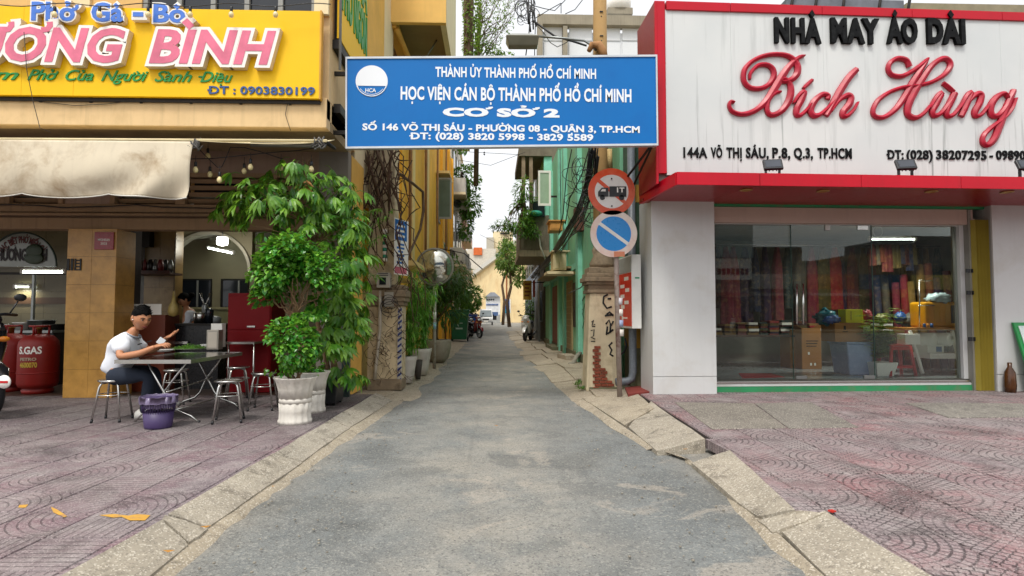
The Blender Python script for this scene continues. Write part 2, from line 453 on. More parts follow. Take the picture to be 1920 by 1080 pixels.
def tile_mat(name, col, col2, kind):
    """cast pavement tile: pressed pattern of concentric arcs (kind fan: with radial joints; kind wave: arcs and straight ribs)"""
    m = bpy.data.materials.new(name); m.use_nodes = True; MATS[name] = m; t = NT(m); b = t.n['Principled BSDF']
    p = t.pos(); o = t.obj(); oi = t.n.new('ShaderNodeObjectInfo').outputs['Random']
    s = t.sep(o); x = t.math('ADD', s[0], .2); y = t.math('ADD', s[1], .2)
    r = t.math('SQRT', t.math('ADD', t.math('MULTIPLY', x, x), t.math('MULTIPLY', y, y)))
    k = t.math('DIVIDE', r, .052); fr = t.math('FRACT', k); fl = t.math('FLOOR', k)
    ring = t.math('SUBTRACT', 1., t.ramp(t.math('ABSOLUTE', t.math('SUBTRACT', fr, .5)), .33 if kind == 'fan' else .38, .44), clamp=True)
    ring = t.math('SUBTRACT', 1., ring)
    an = t.math('ARCTAN2', y, x)
    if kind == 'fan':
        dv = t.math('MULTIPLY', an, t.math('ADD', t.math('MULTIPLY', fl, 1.0), 1.0))
        dv = t.math('FRACT', t.math('ADD', dv, t.math('MULTIPLY', fl, .37)))
        rad = t.ramp(t.math('ABSOLUTE', t.math('SUBTRACT', dv, .5)), .38, .45)
        g = t.math('MAXIMUM', ring, rad)
    else:
        ribs = t.ramp(t.math('ABSOLUTE', t.math('SUBTRACT', t.math('FRACT', t.math('DIVIDE', y, .05)), .5)), .36, .45)
        sel = t.math('GREATER_THAN', oi, .6)
        g = t.math('ADD', t.math('MULTIPLY', ring, t.math('SUBTRACT', 1., sel)), t.math('MULTIPLY', ribs, sel))
    n1 = t.noise(p, .9, 6, .65, .5); n2 = t.noise(p, 5, 7, .7)
    c = t.mix(t.ramp(n1, .38, .6), hx(col), hx(col2))
    c = t.mix(t.math('MULTIPLY', oi, .8), c, t.mix(.7, c, hx('#8c8684')))
    c = t.mix(t.math('MULTIPLY', t.ramp(n2, .42, .66), .62), c, hx('#a29b98'))            # worn to the grey mortar
    c = t.mix(t.math('MULTIPLY', t.ramp(t.noise(t.vec(p, (1,1,1), (3,9,0)), 1.3, 7, .7, .6), .5, .68), .72), c, hx('#3d3635'))   # grime
    if kind == 'wave':      # greasy film with the canopy's shade painted in, before the kitchen
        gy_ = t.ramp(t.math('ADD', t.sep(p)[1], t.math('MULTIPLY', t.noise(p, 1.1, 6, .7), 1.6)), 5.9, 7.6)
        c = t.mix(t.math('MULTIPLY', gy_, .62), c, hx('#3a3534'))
    g = t.math('MULTIPLY', g, t.ramp(t.noise(p, 2.3, 6, .75, .3), .36, .52))
    c = t.mix(t.math('MULTIPLY', g, .78 if kind == 'fan' else .55), c, hx('#2a2123'))
    v2 = t.new('ShaderNodeTexVoronoi', i_Scale=150.); t.k(p, v2.inputs['Vector']); sc_ = t.sep(v2.outputs['Color'])
    c = t.mix(t.math('MULTIPLY', t.ramp(sc_[0], .82, .88), .38), c, hx('#c4b8b6'))
    c = t.mix(t.math('MULTIPLY', t.ramp(sc_[1], .84, .9), .4), c, hx('#352c30'))
    t.k(c, b.inputs['Base Color']); b.inputs['Roughness'].default_value = .8
    t.bump(t.math('ADD', t.math('MULTIPLY', g, -1.), t.math('MULTIPLY', t.noise(p, 60, 5, .7), .8)), .6, .006, b)
    return m
ASPH = road_mat(); KERB = conc('kerb_concrete', '#8f887b', '#b3aa99', .01, '#4c443a', .75)
CONC = conc('rough_concrete', '#8f8574', '#aca08b', .012, '#4e4436', .6)
GREY = conc('cover_concrete', '#65615b', '#827d75', .006, '#3a3530', .7)
GROUT = M('grout', '#4c4442', .9, var=.3)
# one sheet to the horizon (asphalt), slightly uneven near the camera
g = MB()
def gz(x, y): return .012*(noise.noise(Vector((x*.5, y*.5, 3.1))))-.012
xs = [-300,-60,-20,-8]+[-4+.25*i for i in range(33)]+[8,20,60,300]; ys = [-300,-60,-25]+[-6+.4*i for i in range(88)]+[34,50,80,120,300]
vs = [(x, y, gz(x,y)) for y in ys for x in xs]; nx = len(xs)
g.add(vs, [(j*nx+i, j*nx+i+1, (j+1)*nx+i+1, (j+1)*nx+i) for j in range(len(ys)-1) for i in range(nx-1)], 0, True)
tag(g.build('road', ASPH, origin=(0,0,0)), 'grey asphalt alley with a dusty worn middle between the kerbs', kind='structure')
# pavements: a grout bed with every near tile an object of its own
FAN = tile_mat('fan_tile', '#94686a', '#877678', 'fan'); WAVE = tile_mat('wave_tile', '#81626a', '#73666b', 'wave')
GFAN = tile_mat('grey_fan_tile', '#9b9790', '#87837b', 'fan')
def tile_mesh(mat, n):
    b = MB(); a = .197; e = .006
    b.add([(-a,-a,0),(a,-a,0),(a,a,0),(-a,a,0),(-a+e,-a+e,.012),(a-e,-a+e,.012),(a-e,a-e,.012),(-a+e,a-e,.012)],
          [(4,5,6,7),(0,1,5,4),(1,2,6,5),(2,3,7,6),(3,0,4,7)])
    return b.mesh(n, mat)
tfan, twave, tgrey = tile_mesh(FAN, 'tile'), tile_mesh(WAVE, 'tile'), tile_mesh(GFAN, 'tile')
def pavement(name, label, x0, x1, y0, y1, side, mesh):
    base = MB().box(x0, x1, y0, y1, 0, .112).build(name, GROUT, None, origin=(0,0,0))
    tag(base, label, kind='structure')
    far = MB(); n = 0
    cand = []
    nx_, ny_ = int(abs(x1-x0)/.4), int((y1-y0)/.4)
    for j in range(ny_):
        for i in range(nx_):
            cx = (x1-.2-.4*i) if side < 0 else (x0+.2+.4*i); cy = y1-.2-.4*j; wx, wy = cx+.032*cy, cy-.032*cx
            d = cam.matrix_basis.inverted() @ Vector((wx, wy, .12)); 
            vis = d.z < -.5 and abs(d.x/-d.z) < 1.02 and d.y/-d.z > -.56
            if vis: cand.append((d.length, cx, cy, i, j))
            elif cy > 1 and abs(cx) < 16: far.box(cx-.197, cx+.197, cy-.197, cy+.197, .112, .122)
    cand.sort()
    for q, (d, cx, cy, i, j) in enumerate(cand):
        if q < 300:
            me = mesh
            if name == 'left_pavement' and 4.2 < wy < 5.0 and -3.2 < wx < -2.3: me = tgrey
            if SLABHOLE(wx, wy): continue
            inst(me, 'tile', base, (cx, cy, .111+rnd.uniform(0,.003)), (rnd.uniform(-.006,.006), rnd.uniform(-.006,.006), [0, math.pi/2, math.pi, -math.pi/2][(i % 2)+2*(j % 2) if (i % 2)+2*(j % 2) < 2 else (3 if (i % 2) == 0 else 2)]))
        else: far.box(cx-.197, cx+.197, cy-.197, cy+.197, .112, .122)
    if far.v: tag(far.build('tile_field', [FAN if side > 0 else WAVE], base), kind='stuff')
    base.rotation_euler = (0, 0, -.032)
    return base
SC_ = [((1265,755),(1412,757),(1475,803),(1335,805)), ((1415,757),(1520,755),(1610,802),(1479,804)), ((1697,756),(1915,757),(1960,782),(1780,784))]
cov = [[PZ(px, py, .125) for px, py in q] for q in SC_]
def SLABHOLE(cx, cy):
    for q in cov:
        if min(p.x for p in q)+.1 < cx < max(p.x for p in q)-.1 and min(p.y for p in q)+.12 < cy < max(p.y for p in q)-.12: return True
    return False
bpy.context.view_layer.update()
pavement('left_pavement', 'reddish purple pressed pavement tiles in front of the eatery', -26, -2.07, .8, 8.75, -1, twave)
rp = pavement('right_pavement', 'worn pink pavement tiles pressed with fan pattern before the shop', 1.90, 26, .8, 9.2, 1, tfan)
for q in cov:
    q2 = sorted(q, key=lambda p: math.atan2(p.y-sum(a.y for a in q)/4, p.x-sum(a.x for a in q)/4))
    m_ = MB().slab([(p.x, p.y) for p in q2], .10, .132); o = m_.build('concrete_cover', GREY, rp, .004); o.matrix_parent_inverse = rp.matrix_basis.inverted()
# kerbs: sloped concrete slabs
def kerb_slab(root, a, b, c, d, zo=.128, zi=.03, mat=None):     # a,b outer near/far; d,c inner near/far
    out = [(a[0],a[1]),(b[0],b[1])]; inn = [(c[0],c[1]),(d[0],d[1])]
    t4 = [Vector((d[0],d[1],zi)), Vector((a[0],a[1],zo)), Vector((b[0],b[1],zo)), Vector((c[0],c[1],zi))]
    cross = (t4[1]-t4[0]).cross(t4[2]-t4[1]).z
    if cross < 0: t4 = t4[::-1]
    m_ = MB(); n = 5
    # gently uneven top
    top = []
    A, B, C, D = t4
    for j in range(n+1):
        for i in range(n+1):
            u, v = i/n, j/n
            p = A.lerp(B, u).lerp(D.lerp(C, u), v); e = .006 if 0 < i < n and 0 < j < n else .003
            p.z += rnd.uniform(-e, e); p.x += rnd.uniform(-.008,.008) if i in (0,n) or j in (0,n) else 0
            top.append(p)
    m_.add(top, [(j*(n+1)+i, j*(n+1)+i+1, (j+1)*(n+1)+i+1, (j+1)*(n+1)+i) for j in range(n) for i in range(n)], 0, False)
    ring = [i for i in range(n)]+[(n)+(n+1)*j for j in range(n)]+[(n+1)*n+n-i for i in range(n)]+[(n+1)*(n-j) for j in range(n)]
    bot = [Vector((top[i].x, top[i].y, -.05)) for i in ring]; nb = len(m_.v)
    m_.v += [tuple(p) for p in bot]
    L = len(ring)
    for i in range(L):
        m_.f.append((ring[(i+1) % L], ring[i], nb+i, nb+(i+1) % L)); m_.m.append(0); m_.s.append(False)
    return m_.build('kerb_slab', mat or KERB, root, 0)
kl = E('left_kerb', (-1.8, 5, 0), 'row of sloping concrete kerb slabs on the left of the alley mouth', kind='structure')
def K(px, py, z): p = PZ(px, py, z); return (p.x, p.y)
kerb_slab(kl, (-2.05, .8), K(303, 976, .12), K(352, 1020, .03), (-1.58, .8))
kerb_slab(kl, (K(303,976,.12)[0]+.0, K(303,976,.12)[1]+.02), K(312, 968, .12), K(390, 990, .03), (K(352,1020,.03)[0], K(352,1020,.03)[1]+.02))
kerb_slab(kl, (K(312,968,.12)[0], K(312,968,.12)[1]+.02), K(512, 852, .12), K(566, 866, .03), (K(390,990,.03)[0], K(390,990,.03)[1]+.02))
kerb_slab(kl, (K(512,852,.12)[0], K(512,852,.12)[1]+.02), K(618, 788, .12), K(655, 800, .04), (K(566,866,.03)[0], K(566,866,.03)[1]+.02))
kerb_slab(kl, (K(618,788,.12)[0], K(618,788,.12)[1]+.02), K(706, 738, .12), K(735, 748, .05), (K(655,800,.04)[0], K(655,800,.04)[1]+.02))
kr = E('right_kerb', (1.8, 5, 0), 'row of sloping concrete kerb slabs on the right of the alley mouth', kind='structure')
kerb_slab(kr, (1.95, .8), K(1545, 958, .125), K(1452, 985, .03), (1.42, .8))
kerb_slab(kr, K(1545, 962, .125)[:2], K(1495, 958, .125), K(1422, 975, .03), K(1450, 998, .03))
kerb_slab(kr, K(1490, 956, .125), K(1368, 845, .12), K(1296, 868, .03), K(1418, 968, .03))
kerb_slab(kr, K(1322, 822, .13), K(1220, 752, .13), K(1178, 800, .03), K(1232, 846, .03))
kerb_slab(kr, K(1226, 765, .13), K(1185, 728, .13), K(1090, 745, .03), K(1172, 797, .03), mat=CONC)
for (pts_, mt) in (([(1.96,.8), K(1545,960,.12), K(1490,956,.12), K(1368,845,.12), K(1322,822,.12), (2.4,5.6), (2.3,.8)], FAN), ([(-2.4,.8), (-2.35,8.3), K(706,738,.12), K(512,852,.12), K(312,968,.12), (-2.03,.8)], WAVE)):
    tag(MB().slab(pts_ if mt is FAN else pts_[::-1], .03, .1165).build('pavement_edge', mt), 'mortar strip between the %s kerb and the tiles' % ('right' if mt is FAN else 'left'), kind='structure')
# ragged silt and broken concrete along the kerb feet
def strip(pts_in, pts_out, mat, root, nm, z=.006, amp=.035):
    m_ = MB(); n = 40; L = []
    def samp(P, u):
        k = u*(len(P)-1); i = min(int(k), len(P)-2); t = k-i
        return Vector((P[i][0]*(1-t)+P[i+1][0]*t, P[i][1]*(1-t)+P[i+1][1]*t, 0))
    for i in range(n+1):
        a = samp(pts_in, i/n); b = samp(pts_out, i/n); b += Vector((rnd.uniform(-amp, amp), rnd.uniform(-amp, amp), 0))
        mdl = a.lerp(b, .55)
        L += [Vector((a.x, a.y, .02)), Vector((mdl.x, mdl.y, z+rnd.uniform(0,.02))), Vector((b.x, b.y, -.016))]
    fs = []
    for i in range(n): 
        for k in (0, 1): fs.append((3*i+k, 3*i+k+1, 3*i+4+k, 3*i+3+k))
    m_.add(L, fs, 0, True); return tag(m_.build(nm, mat, root), kind='stuff')
strip([(-1.6,.8), K(352,1020,0), K(566,866,0), K(735,748,0)], [(-1.48,.8), K(408,1002,0), K(592,868,0), K(765,746,0)], CONC, kl, 'silt_strip')
strip([(1.45,.8), K(1450,998,0), K(1296,868,0), K(1232,846,0), K(1090,748,0)], [(1.3,.8), K(1425,992,0), K(1276,856,0), K(1205,838,0), K(1065,745,0)], CONC, kr, 'silt_strip')
# alley edges: broken concrete strip right and left
ra = E('right_alley_paving', (2, 15, 0), 'uneven beige concrete paving along the green house', kind='structure')
y = 8.9
while y < 46:
    L_ = rnd.uniform(1.4, 2.4); split = 1.62+rnd.uniform(-.1,.1)
    xi = .98+rnd.uniform(-.12,.12) if y > 11 else 1.12
    for (xa, xb) in ((xi, split), (split+.015, 2.35)):
        z1 = .05+rnd.uniform(-.012,.02)+(.03 if xa > 1.3 else 0)
        pts = [(xa+rnd.uniform(-.06,.06), y), (xb, y+.01), (xb, y+L_-.02), (xa+rnd.uniform(-.06,.06), y+L_-.03)]
        m_ = MB().slab([(p[0], p[1], z1-(.055 if p[0] < 1.3 else 0)+rnd.uniform(-.006,.006)) for p in pts], -.05, z1)
        m_.build('paving_slab', CONC, ra)
    y += L_
la = MB()
for i in range(1): la.box(-2.3, -1.72, 9.0, 46, -.05, .03)
tag(la.build('left_alley_paving', CONC), 'narrow beige concrete edge along the yellow house', kind='structure')
sp = MB().grid(lambda u, v: Vector((-1.75+.55*v*(1+.35*noise.noise(Vector((u*30,0,0)))), 9+37*u, .032-.05*v)), 90, 4)
tag(sp.build('left_alley_silt', CONC), kind='stuff', label='beige silt drifting onto the asphalt by the pots')
# corner apron behind the restaurant pillar and by the shop
tag(MB().slab([(-2.3,8.3,.12),(-1.78,8.6,.06),(-1.6,9.6,.03),(-2.3,9.6,.06)], -.03, .1).build('corner_apron', CONC), 'cracked concrete apron at the foot of the old wall', kind='structure')
# yellow paint marks, pale gum marks and leaves
YP = M('yellow_road_paint', '#c8983c', .7, var=.2, dirt=('#80686a', .9, 12))
def paint(px, label=None):
    q = [PZ(x, y_, .1265) for x, y_ in px]
    m_ = MB(); m_.add([(p.x, p.y, .1275) for p in q], [tuple(range(len(q)))[::-1]])
    o = m_.build('paint_mark', YP); return tag(o, label, kind='stuff')
paint([(186,966),(214,971),(228,969),(243,976),(272,976),(282,966),(258,964),(240,967),(215,964)][::-1], 'worn yellow paint mark on the purple pavement')
paint([(95,950),(108,956),(126,968),(120,970),(100,961)], 'thin curved yellow paint mark on the left pavement')
paint([(36,947),(53,946),(48,952),(34,952)], 'small yellow paint dab near the left edge')
LEAFY = M('dry_leaf', '#a87426', .6, var=.3, local=True)
lm = MB(); lm.add([(-.05,0,.004),(0,-.018,.0),(.05,0,.008),(0,.018,.002)], [(0,1,2,3)]); lme = lm.mesh('leaf', LEAFY)
k_ = 0
for (px, py, lab) in [(513,916,'dry yellow leaf by the middle left kerb slab'),(316,1038,'dry yellow leaf on the nearest left kerb slab'),(385,992,'dry leaf in the joint between left kerb slabs'),(1285,845,'yellow leaf in the gap of the right kerb'),(1205,770,'yellow leaf near the right ramp slab'),(930,800,'small leaf lying on the asphalt')]:
    p = PZ(px, py, .09 if px < 1000 and px != 930 else .05); 
    if px == 930: p = PZ(px, py, 0)
    if px == 316: p = PZ(px, py, .07)
    o = inst(lme, 'fallen_leaf', None, (p.x, p.y, p.z+.012), (.1,.2,rnd.uniform(0,3)), (.6,.65,1)); tag(o, lab, 'leaf', 'fallen leaves')
pk = MB().cb(PZ(1560, 960, .13)+Vector((0,0,.006)), (.035,.03,.008), (0,0,.4)).build('wrapper', M('red_plastic','#c02a1e',.4))
tag(pk, 'small red wrapper on the pink pavement near the kerb', 'litter')
# loose pebbles
pb = MB()
for i in range(700):
    yy = rnd.uniform(2.5, 16); xx = rnd.choice((-1, 1))*rnd.uniform(.9, 1.6)+rnd.uniform(-.2,.2)
    r_ = rnd.uniform(.003,.011); pb.ball((xx, yy, .0+r_*.3), r_, 5, 3, sz=.6)
tag(pb.build('gravel', M('pebble', '#8a8478', .9, var=.4)), 'loose grit scattered along the kerbs', kind='stuff')
# ================================================================ RESTAURANT (left)
CREAM = M('cream_plaster', '#dcbd8c', .8, var=.08, streak=.18, dirt=('#a88a5c', .3, 3), bump=.2)
CREAMW = M('cream_band', '#e0cfa8', .8, var=.06, streak=.15)
TAUPE = M('dim_plaster', '#9a8170', .85, var=.12, streak=.25)
GREYP = M('grey_plaster', '#8c8379', .85, var=.15, dirt=('#6a5a48', .5, 3))
DARKM = M('dark_metal', '#2a2724', .5, .6)
STEEL = M('stainless', '#c9c8c4', .22, 1., var=.05, bump=.02, rv=.08)
STEELD = M('dull_steel', '#8f9290', .4, .9, var=.1, bump=.03)
WFRAME = M('grey_frame', '#8b8c88', .5, var=.1)
GLASSD = M('dark_window_glass', '#20242a', .08, var=.2, bump=0, rv=.02)
WOOD = M('dark_wood', '#4a2a1c', .5, var=.3, vs=6)
BLACK = M('black_plastic', '#15161a', .4, var=.2)
R = E('restaurant_building', (-7, 8.6, .12), 'cream painted eatery with overhanging upper floor on the left corner', 'building')
XR = -2.13
def wallbox(nm, mat, x0, x1, y0, y1, z0, z1, root=None, bevel=0): return box_obj(nm, mat, root or R, x0, x1, y0, y1, z0, z1, bevel)
wallbox('fascia_beam', CREAM, -16, XR, 7.45, 7.62, 3.68, 4.07, bevel=.01)
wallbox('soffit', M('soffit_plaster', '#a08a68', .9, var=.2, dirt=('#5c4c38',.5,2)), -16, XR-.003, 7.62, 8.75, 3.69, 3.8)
# upper wall round the window bays
wz0, wz1 = 4.07, 9.5
def upx(px): return PY(px, 10, 7.5).x
bays = [(upx(-260), upx(-20)), (upx(266), upx(592))]
wallbox('wall', CREAM, -16, XR, 7.53, 7.68, wz0, 5.16)
edges = [-16]+[e for b_ in bays for e in b_]+[XR]
for i in range(0, len(edges), 2): wallbox('wall', M('yellow_cream_plaster', '#d7b070', .8, var=.1, streak=.15), edges[i], edges[i+1], 7.50, 7.68, 5.16, 7.2)
wallbox('wall', CREAM, -16, XR, 7.50, 7.68, 7.2, wz1)
wallbox('wall_strip', CREAMW, upx(128), upx(172), 7.46, 7.499, 5.165, 7.2)
wallbox('wall_strip', CREAMW, XR-.18, XR+.002, 7.452, 7.499, 5.165, 9.4)
for (a, b_) in bays:
    fr = wallbox('window', WFRAME, a, a+.06, 7.52, 7.6, 5.162, 7.2)
    n = 5
    for i in range(1, n+1):
        x = a+(b_-a-.06)*i/n
        box_obj('frame', WFRAME, fr, x, x+.06, 7.52, 7.6, 5.162, 7.2)
    for i in range(n):
        x = a+.06+(b_-a-.06)*i/n
        box_obj('pane', GLASSD, fr, x, x+(b_-a)/n-.08, 7.565, 7.572, 5.165, 7.2)
# side wall along the alley, upper storey and its corner
wallbox('side_wall', CREAM, XR-.16, XR, 7.685, 9.0, 3.80, 9.5)
wallbox('side_wall', CREAMW, XR-.17, XR-.005, 9.0, 12.3, 3.2, 9.5)
SIDEY = M('ochre_plaster', '#dfae52', .8, var=.1, streak=.12, dirt=('#b98a3c', .4, 2))
wallbox('side_pier', SIDEY, XR-.05, XR+.012, 9.75, 11.2, 4.2, 9.5)
wallbox('side_lower_wall', SIDEY, XR-.16, XR+.004, 8.78, 9.6, .1, 3.69)
wallbox('corner_side', CREAM, XR-.16, XR, 7.46, 8.75, 3.81, 4.06)
# ground floor: corner column, lintels, vents
wallbox('column', GREYP, -2.56, XR-.003, 8.6, 9.1, .12, 3.69)
BR = M('brown_lintel', '#94785a', .8, var=.12, streak=.3)
wallbox('lintel', BR, -16, -2.563, 8.6, 8.8, 2.53, 2.70, bevel=.008)
wallbox('lintel', M('brown_lintel_dark', '#6f5846', .8, var=.15, streak=.2), -16, -2.563, 8.64, 8.8, 2.70, 2.78)
wallbox('lintel', BR, -16, -2.563, 8.6, 8.8, 2.78, 2.90, bevel=.008)
zt = 3.32
vents = [(-8.6,-7.05),(-6.98,-6.24),(-5.5,-4.58),(-4.5,-3.3),(-3.2,-2.66)]
px_ = -16
for (a, b_) in vents:
    wallbox('upper_panel', TAUPE, px_, a, 8.62, 8.8, 2.90, zt); px_ = b_
wallbox('upper_panel', TAUPE, px_, -2.563, 8.62, 8.8, 2.90, zt)
wallbox('upper_panel', TAUPE, -16, -2.563, 8.62, 8.8, zt, 3.69)
for (a, b_) in vents:
    vf = box_obj('vent', M('vent_dark', '#15110e', .9), R, a, b_, 8.9, 8.95, 2.9, zt)
    for (xa, xb, za, zb) in ((a-.04, a+.03, 2.9, zt+.04), (b_-.03, b_+.04, 2.9, zt+.04), (a+.03, b_-.03, zt-.02, zt+.04)):
        box_obj('vent_frame', BR, vf, xa, xb, 8.585, 8.66, za, zb)
    for i in range(4):
        z = 2.93+i*.1
        m_ = MB().cb(((a+b_)/2, 8.68, z+.03), (b_-a-.06, .012, .07), (.7, 0, 0)); m_.build('slat', BR, vf)
# conduit and loose cable along the lintel
cb_ = MB().tube([(-9+i*.35, 8.58, 2.86+.02*math.sin(i*1.3)+.015*math.sin(i*3.1)) for i in range(19)], .008, 5)
cb_.build('cable', BLACK, R)
MB().tube([(-9, 8.57, 2.745), (-2.6, 8.57, 2.74)], .022, 8).build('conduit', BR, R)
# interior shell (plain room the street looks into)
INT = M('interior_tile_tan', '#a58a5c', .35, var=.15, dirt=('#6e5634', .5, 3), rv=.1)
INTD = M('interior_wall', '#8d8468', .6, var=.12)
FLOOR = M('interior_floor', '#4b3b32', .4, var=.25, vs=5)
wallbox('floor', FLOOR, -16, -2.3, 8.76, 15, .08, .127)
wallbox('ceiling', M('ceiling', '#8a8474', .8), -16, -2.3, 8.81, 15, 3.0, 3.1)
wallbox('back_wall', INTD, -16, -2.3, 13.6, 13.75, .13, 3.0)
wallbox('side_room_wall', INTD, -2.55, -2.45, 9.11, 13.6, .13, 3.0)
# ---- tiled pillar
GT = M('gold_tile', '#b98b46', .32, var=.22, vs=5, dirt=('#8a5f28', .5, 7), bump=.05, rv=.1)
def tiled(name, label, cat, x0, x1, y0, y1, z0, z1, tw, th, mat, root=None, front=True, right=False, left=False):
    r_ = root or E(name, ((x0+x1)/2, (y0+y1)/2, z0), label, cat)
    core = box_obj('core', GROUT, r_, x0+.01, x1-.01, y0+.01, y1, z0, z1)
    def face(u0, u1, fn):
        n = max(1, round((u1-u0)/tw)); k = max(1, round((z1-z0)/th)); a = (u1-u0)/n; h = (z1-z0)/k
        for i in range(n):
            for j in range(k):
                pz = rnd.uniform(0,.002)
                fn(u0+a*i+.0015, u0+a*(i+1)-.0015, z0+h*j+.0015, z0+h*(j+1)-.0015, pz)
    if front: face(x0, x1, lambda a, b, c, d, p: box_obj('tile', mat, r_, a, b, y0-p, y0+.0095, c, d))
    if right: face(y0, y1, lambda a, b, c, d, p: box_obj('tile', mat, r_, x1-.0095, x1+p, a, b, c, d))
    if left: face(y0, y1, lambda a, b, c, d, p: box_obj('tile', mat, r_, x0-p, x0+.0095, a, b, c, d))
    return r_
pl0 = PY(122, 600, 8.55).x; pl1 = PY(214, 600, 8.55).x
tiled('tiled_pillar', 'pillar faced with golden brown tiles behind the seated man', 'pillar', pl0, pl1, 8.55, 9.0, .125, 2.53, .42, .43, GT, right=True, left=True)
# red plaque on the pillar
a, b_ = PY(178, 435, 8.535), PY(213, 468, 8.535)
rp_ = E('red_plaque', ((a.x+b_.x)/2, 8.535, b_.z), 'small dark red plaque at the top of the tiled pillar', 'sign')
box_obj('plate', M('plaque_red', '#8c1420', .25, var=.05, bump=0), rp_, a.x, b_.x, 8.528, 8.546, b_.z, a.z, .002)
PW = M('print_white', '#e6e2da', .6, var=.02, bump=0)
lettering('MICHELIN', a.x+.05, b_.x-.05, PY(0,451,8.53).z, PY(0,447,8.53).z, 8.527, [PW], rp_, .002, .02, name='lettering')
lettering('2023', a.x+.09, b_.x-.09, PY(0,458,8.53).z, PY(0,454,8.53).z, 8.527, [PW], rp_, .002, .02, name='lettering')
# dark vertical carved sticker
st = E('black_sticker', (-6.1, 8.54, 1.9), 'black upright lettering stuck on the left edge of the tiled pillar', 'sticker')
BLK = M('print_black', '#121212', .6, var=.02, bump=0)
for (x0, x1) in ((126,130),(133,137),(140,152)):
    q0, q1 = PY(x0, 485, 8.54), PY(x1, 507, 8.54)
    if x1-x0 < 8: box_obj('stroke', BLK, st, q0.x, q1.x, 8.536, 8.545, q1.z, q0.z)
    else:
        for zz in range(4): box_obj('stroke', BLK, st, q0.x, q1.x, 8.536, 8.545, q1.z+.045*zz, q1.z+.045*zz+.018)
        box_obj('stroke', BLK, st, q0.x, q0.x+.02, 8.5362, 8.545, q1.z, q0.z); box_obj('stroke', BLK, st, q1.x-.02, q1.x, 8.5362, 8.545, q1.z, q0.z)
# ---- inner tiled walls
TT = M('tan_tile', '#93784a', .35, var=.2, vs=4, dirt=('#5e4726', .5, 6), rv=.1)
i0, i1 = PY(216, 600, 9.2).x, PY(241, 600, 9.2).x
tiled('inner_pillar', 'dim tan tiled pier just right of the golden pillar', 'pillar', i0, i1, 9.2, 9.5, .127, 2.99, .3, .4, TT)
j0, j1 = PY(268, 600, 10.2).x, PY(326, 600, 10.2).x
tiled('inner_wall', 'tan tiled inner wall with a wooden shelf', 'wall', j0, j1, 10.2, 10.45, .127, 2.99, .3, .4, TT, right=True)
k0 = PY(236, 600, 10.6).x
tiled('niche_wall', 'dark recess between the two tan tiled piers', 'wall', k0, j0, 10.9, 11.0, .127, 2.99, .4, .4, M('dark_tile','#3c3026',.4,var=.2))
# left bay inner wall, counter
tiled('kitchen_wall', 'dim tiled kitchen wall behind the gas cylinders', 'wall', -12, PY(128,600,11.2).x+.35, 11.2, 11.4, .9, 2.99, .4, .4, M('olive_tile', '#7d7355', .3, var=.15, rv=.1))
MB().box(-12, -7.35, 11.18, 11.2, 1.5, 1.62).build('wall_band', M('brown_band','#5f4630',.4), R)
box_obj('kitchen_base_wall', M('kitchen_dark','#1d1714',.8), R, -12, -6.6, 11.2, 11.4, .127, .9)
# arch in the back room
ar = MB(); cxa = PY(398, 0, 11.6).x; zc = 1.85; r0, r1 = .92, 1.08
A0 = PY(326,0,11.6).x; A1 = PY(482,0,11.6).x; rr = (A1-A0)/2; cxa = (A0+A1)/2; zc = 2.15
pts = [(cxa+rr*math.cos(math.pi*i/24), zc+.78*math.sin(math.pi*i/24)) for i in range(25)]
outl = pts+[(A0-.3, zc), (A0-.3, 2.99), (A1+.6, 2.99), (A1+.6, zc)]
# spandrel built as strips
for i in range(24):
    p, q = pts[i], pts[i+1]
    ar.hexa([(p[0],11.6,p[1]),(q[0],11.6,q[1]),(q[0],11.75,q[1]),(p[0],11.75,p[1])][::-1], [(p[0],11.6,2.99),(q[0],11.6,2.99),(q[0],11.75,2.99),(p[0],11.75,2.99)][::-1])
ar.build('arch', INTD, R)
at_ = MB()
for i in range(24):
    p, q = pts[i], pts[i+1]
    def sc_(P, k): return (cxa+(P[0]-cxa)*k, zc+(P[1]-zc)*k)
    p2, q2 = sc_(p, .93), sc_(q, .93)
    at_.hexa([(p2[0],11.55,p2[1]),(q2[0],11.55,q2[1]),(q2[0],11.74,q2[1]),(p2[0],11.74,p2[1])][::-1], [(p[0],11.55,p[1]),(q[0],11.55,q[1]),(q[0],11.74,q[1]),(p[0],11.74,p[1])][::-1])
at_.build('arch_band', M('arch_white', '#b8b2a0', .6), R)
wallbox('arch_pier', INTD, A0-.35, A0+.0, 11.6, 11.75, .13, 2.15); 
# dark windows and wainscot of back wall
def backrect(nm, mat, x0, y0, x1, y1, yy, t=.02, root=None):
    p, q = PY(x0, y0, yy), PY(x1, y1, yy); return box_obj(nm, mat, root or R, p.x, q.x, yy-t, yy-.001, q.z, p.z)
for (x0, x1) in ((330,397),(416,466)):
    wn = backrect('inner_window', DARKM, x0, 523, x1, 578, 13.6, .05)
    backrect('pane', GLASSD, x0+3, 526, x1-3, 575, 13.549, .01, wn)
    backrect('bar', WFRAME, (x0+x1)/2+6, 526, (x0+x1)/2+8, 575, 13.54, .02, wn)
backrect('wainscot', M('wainscot', '#8b8760', .5), 330, 579, 480, 700, 13.59, .03)
backrect('wainscot_rail', M('rail', '#a89f78', .5), 330, 576, 480, 580, 13.57, .05)
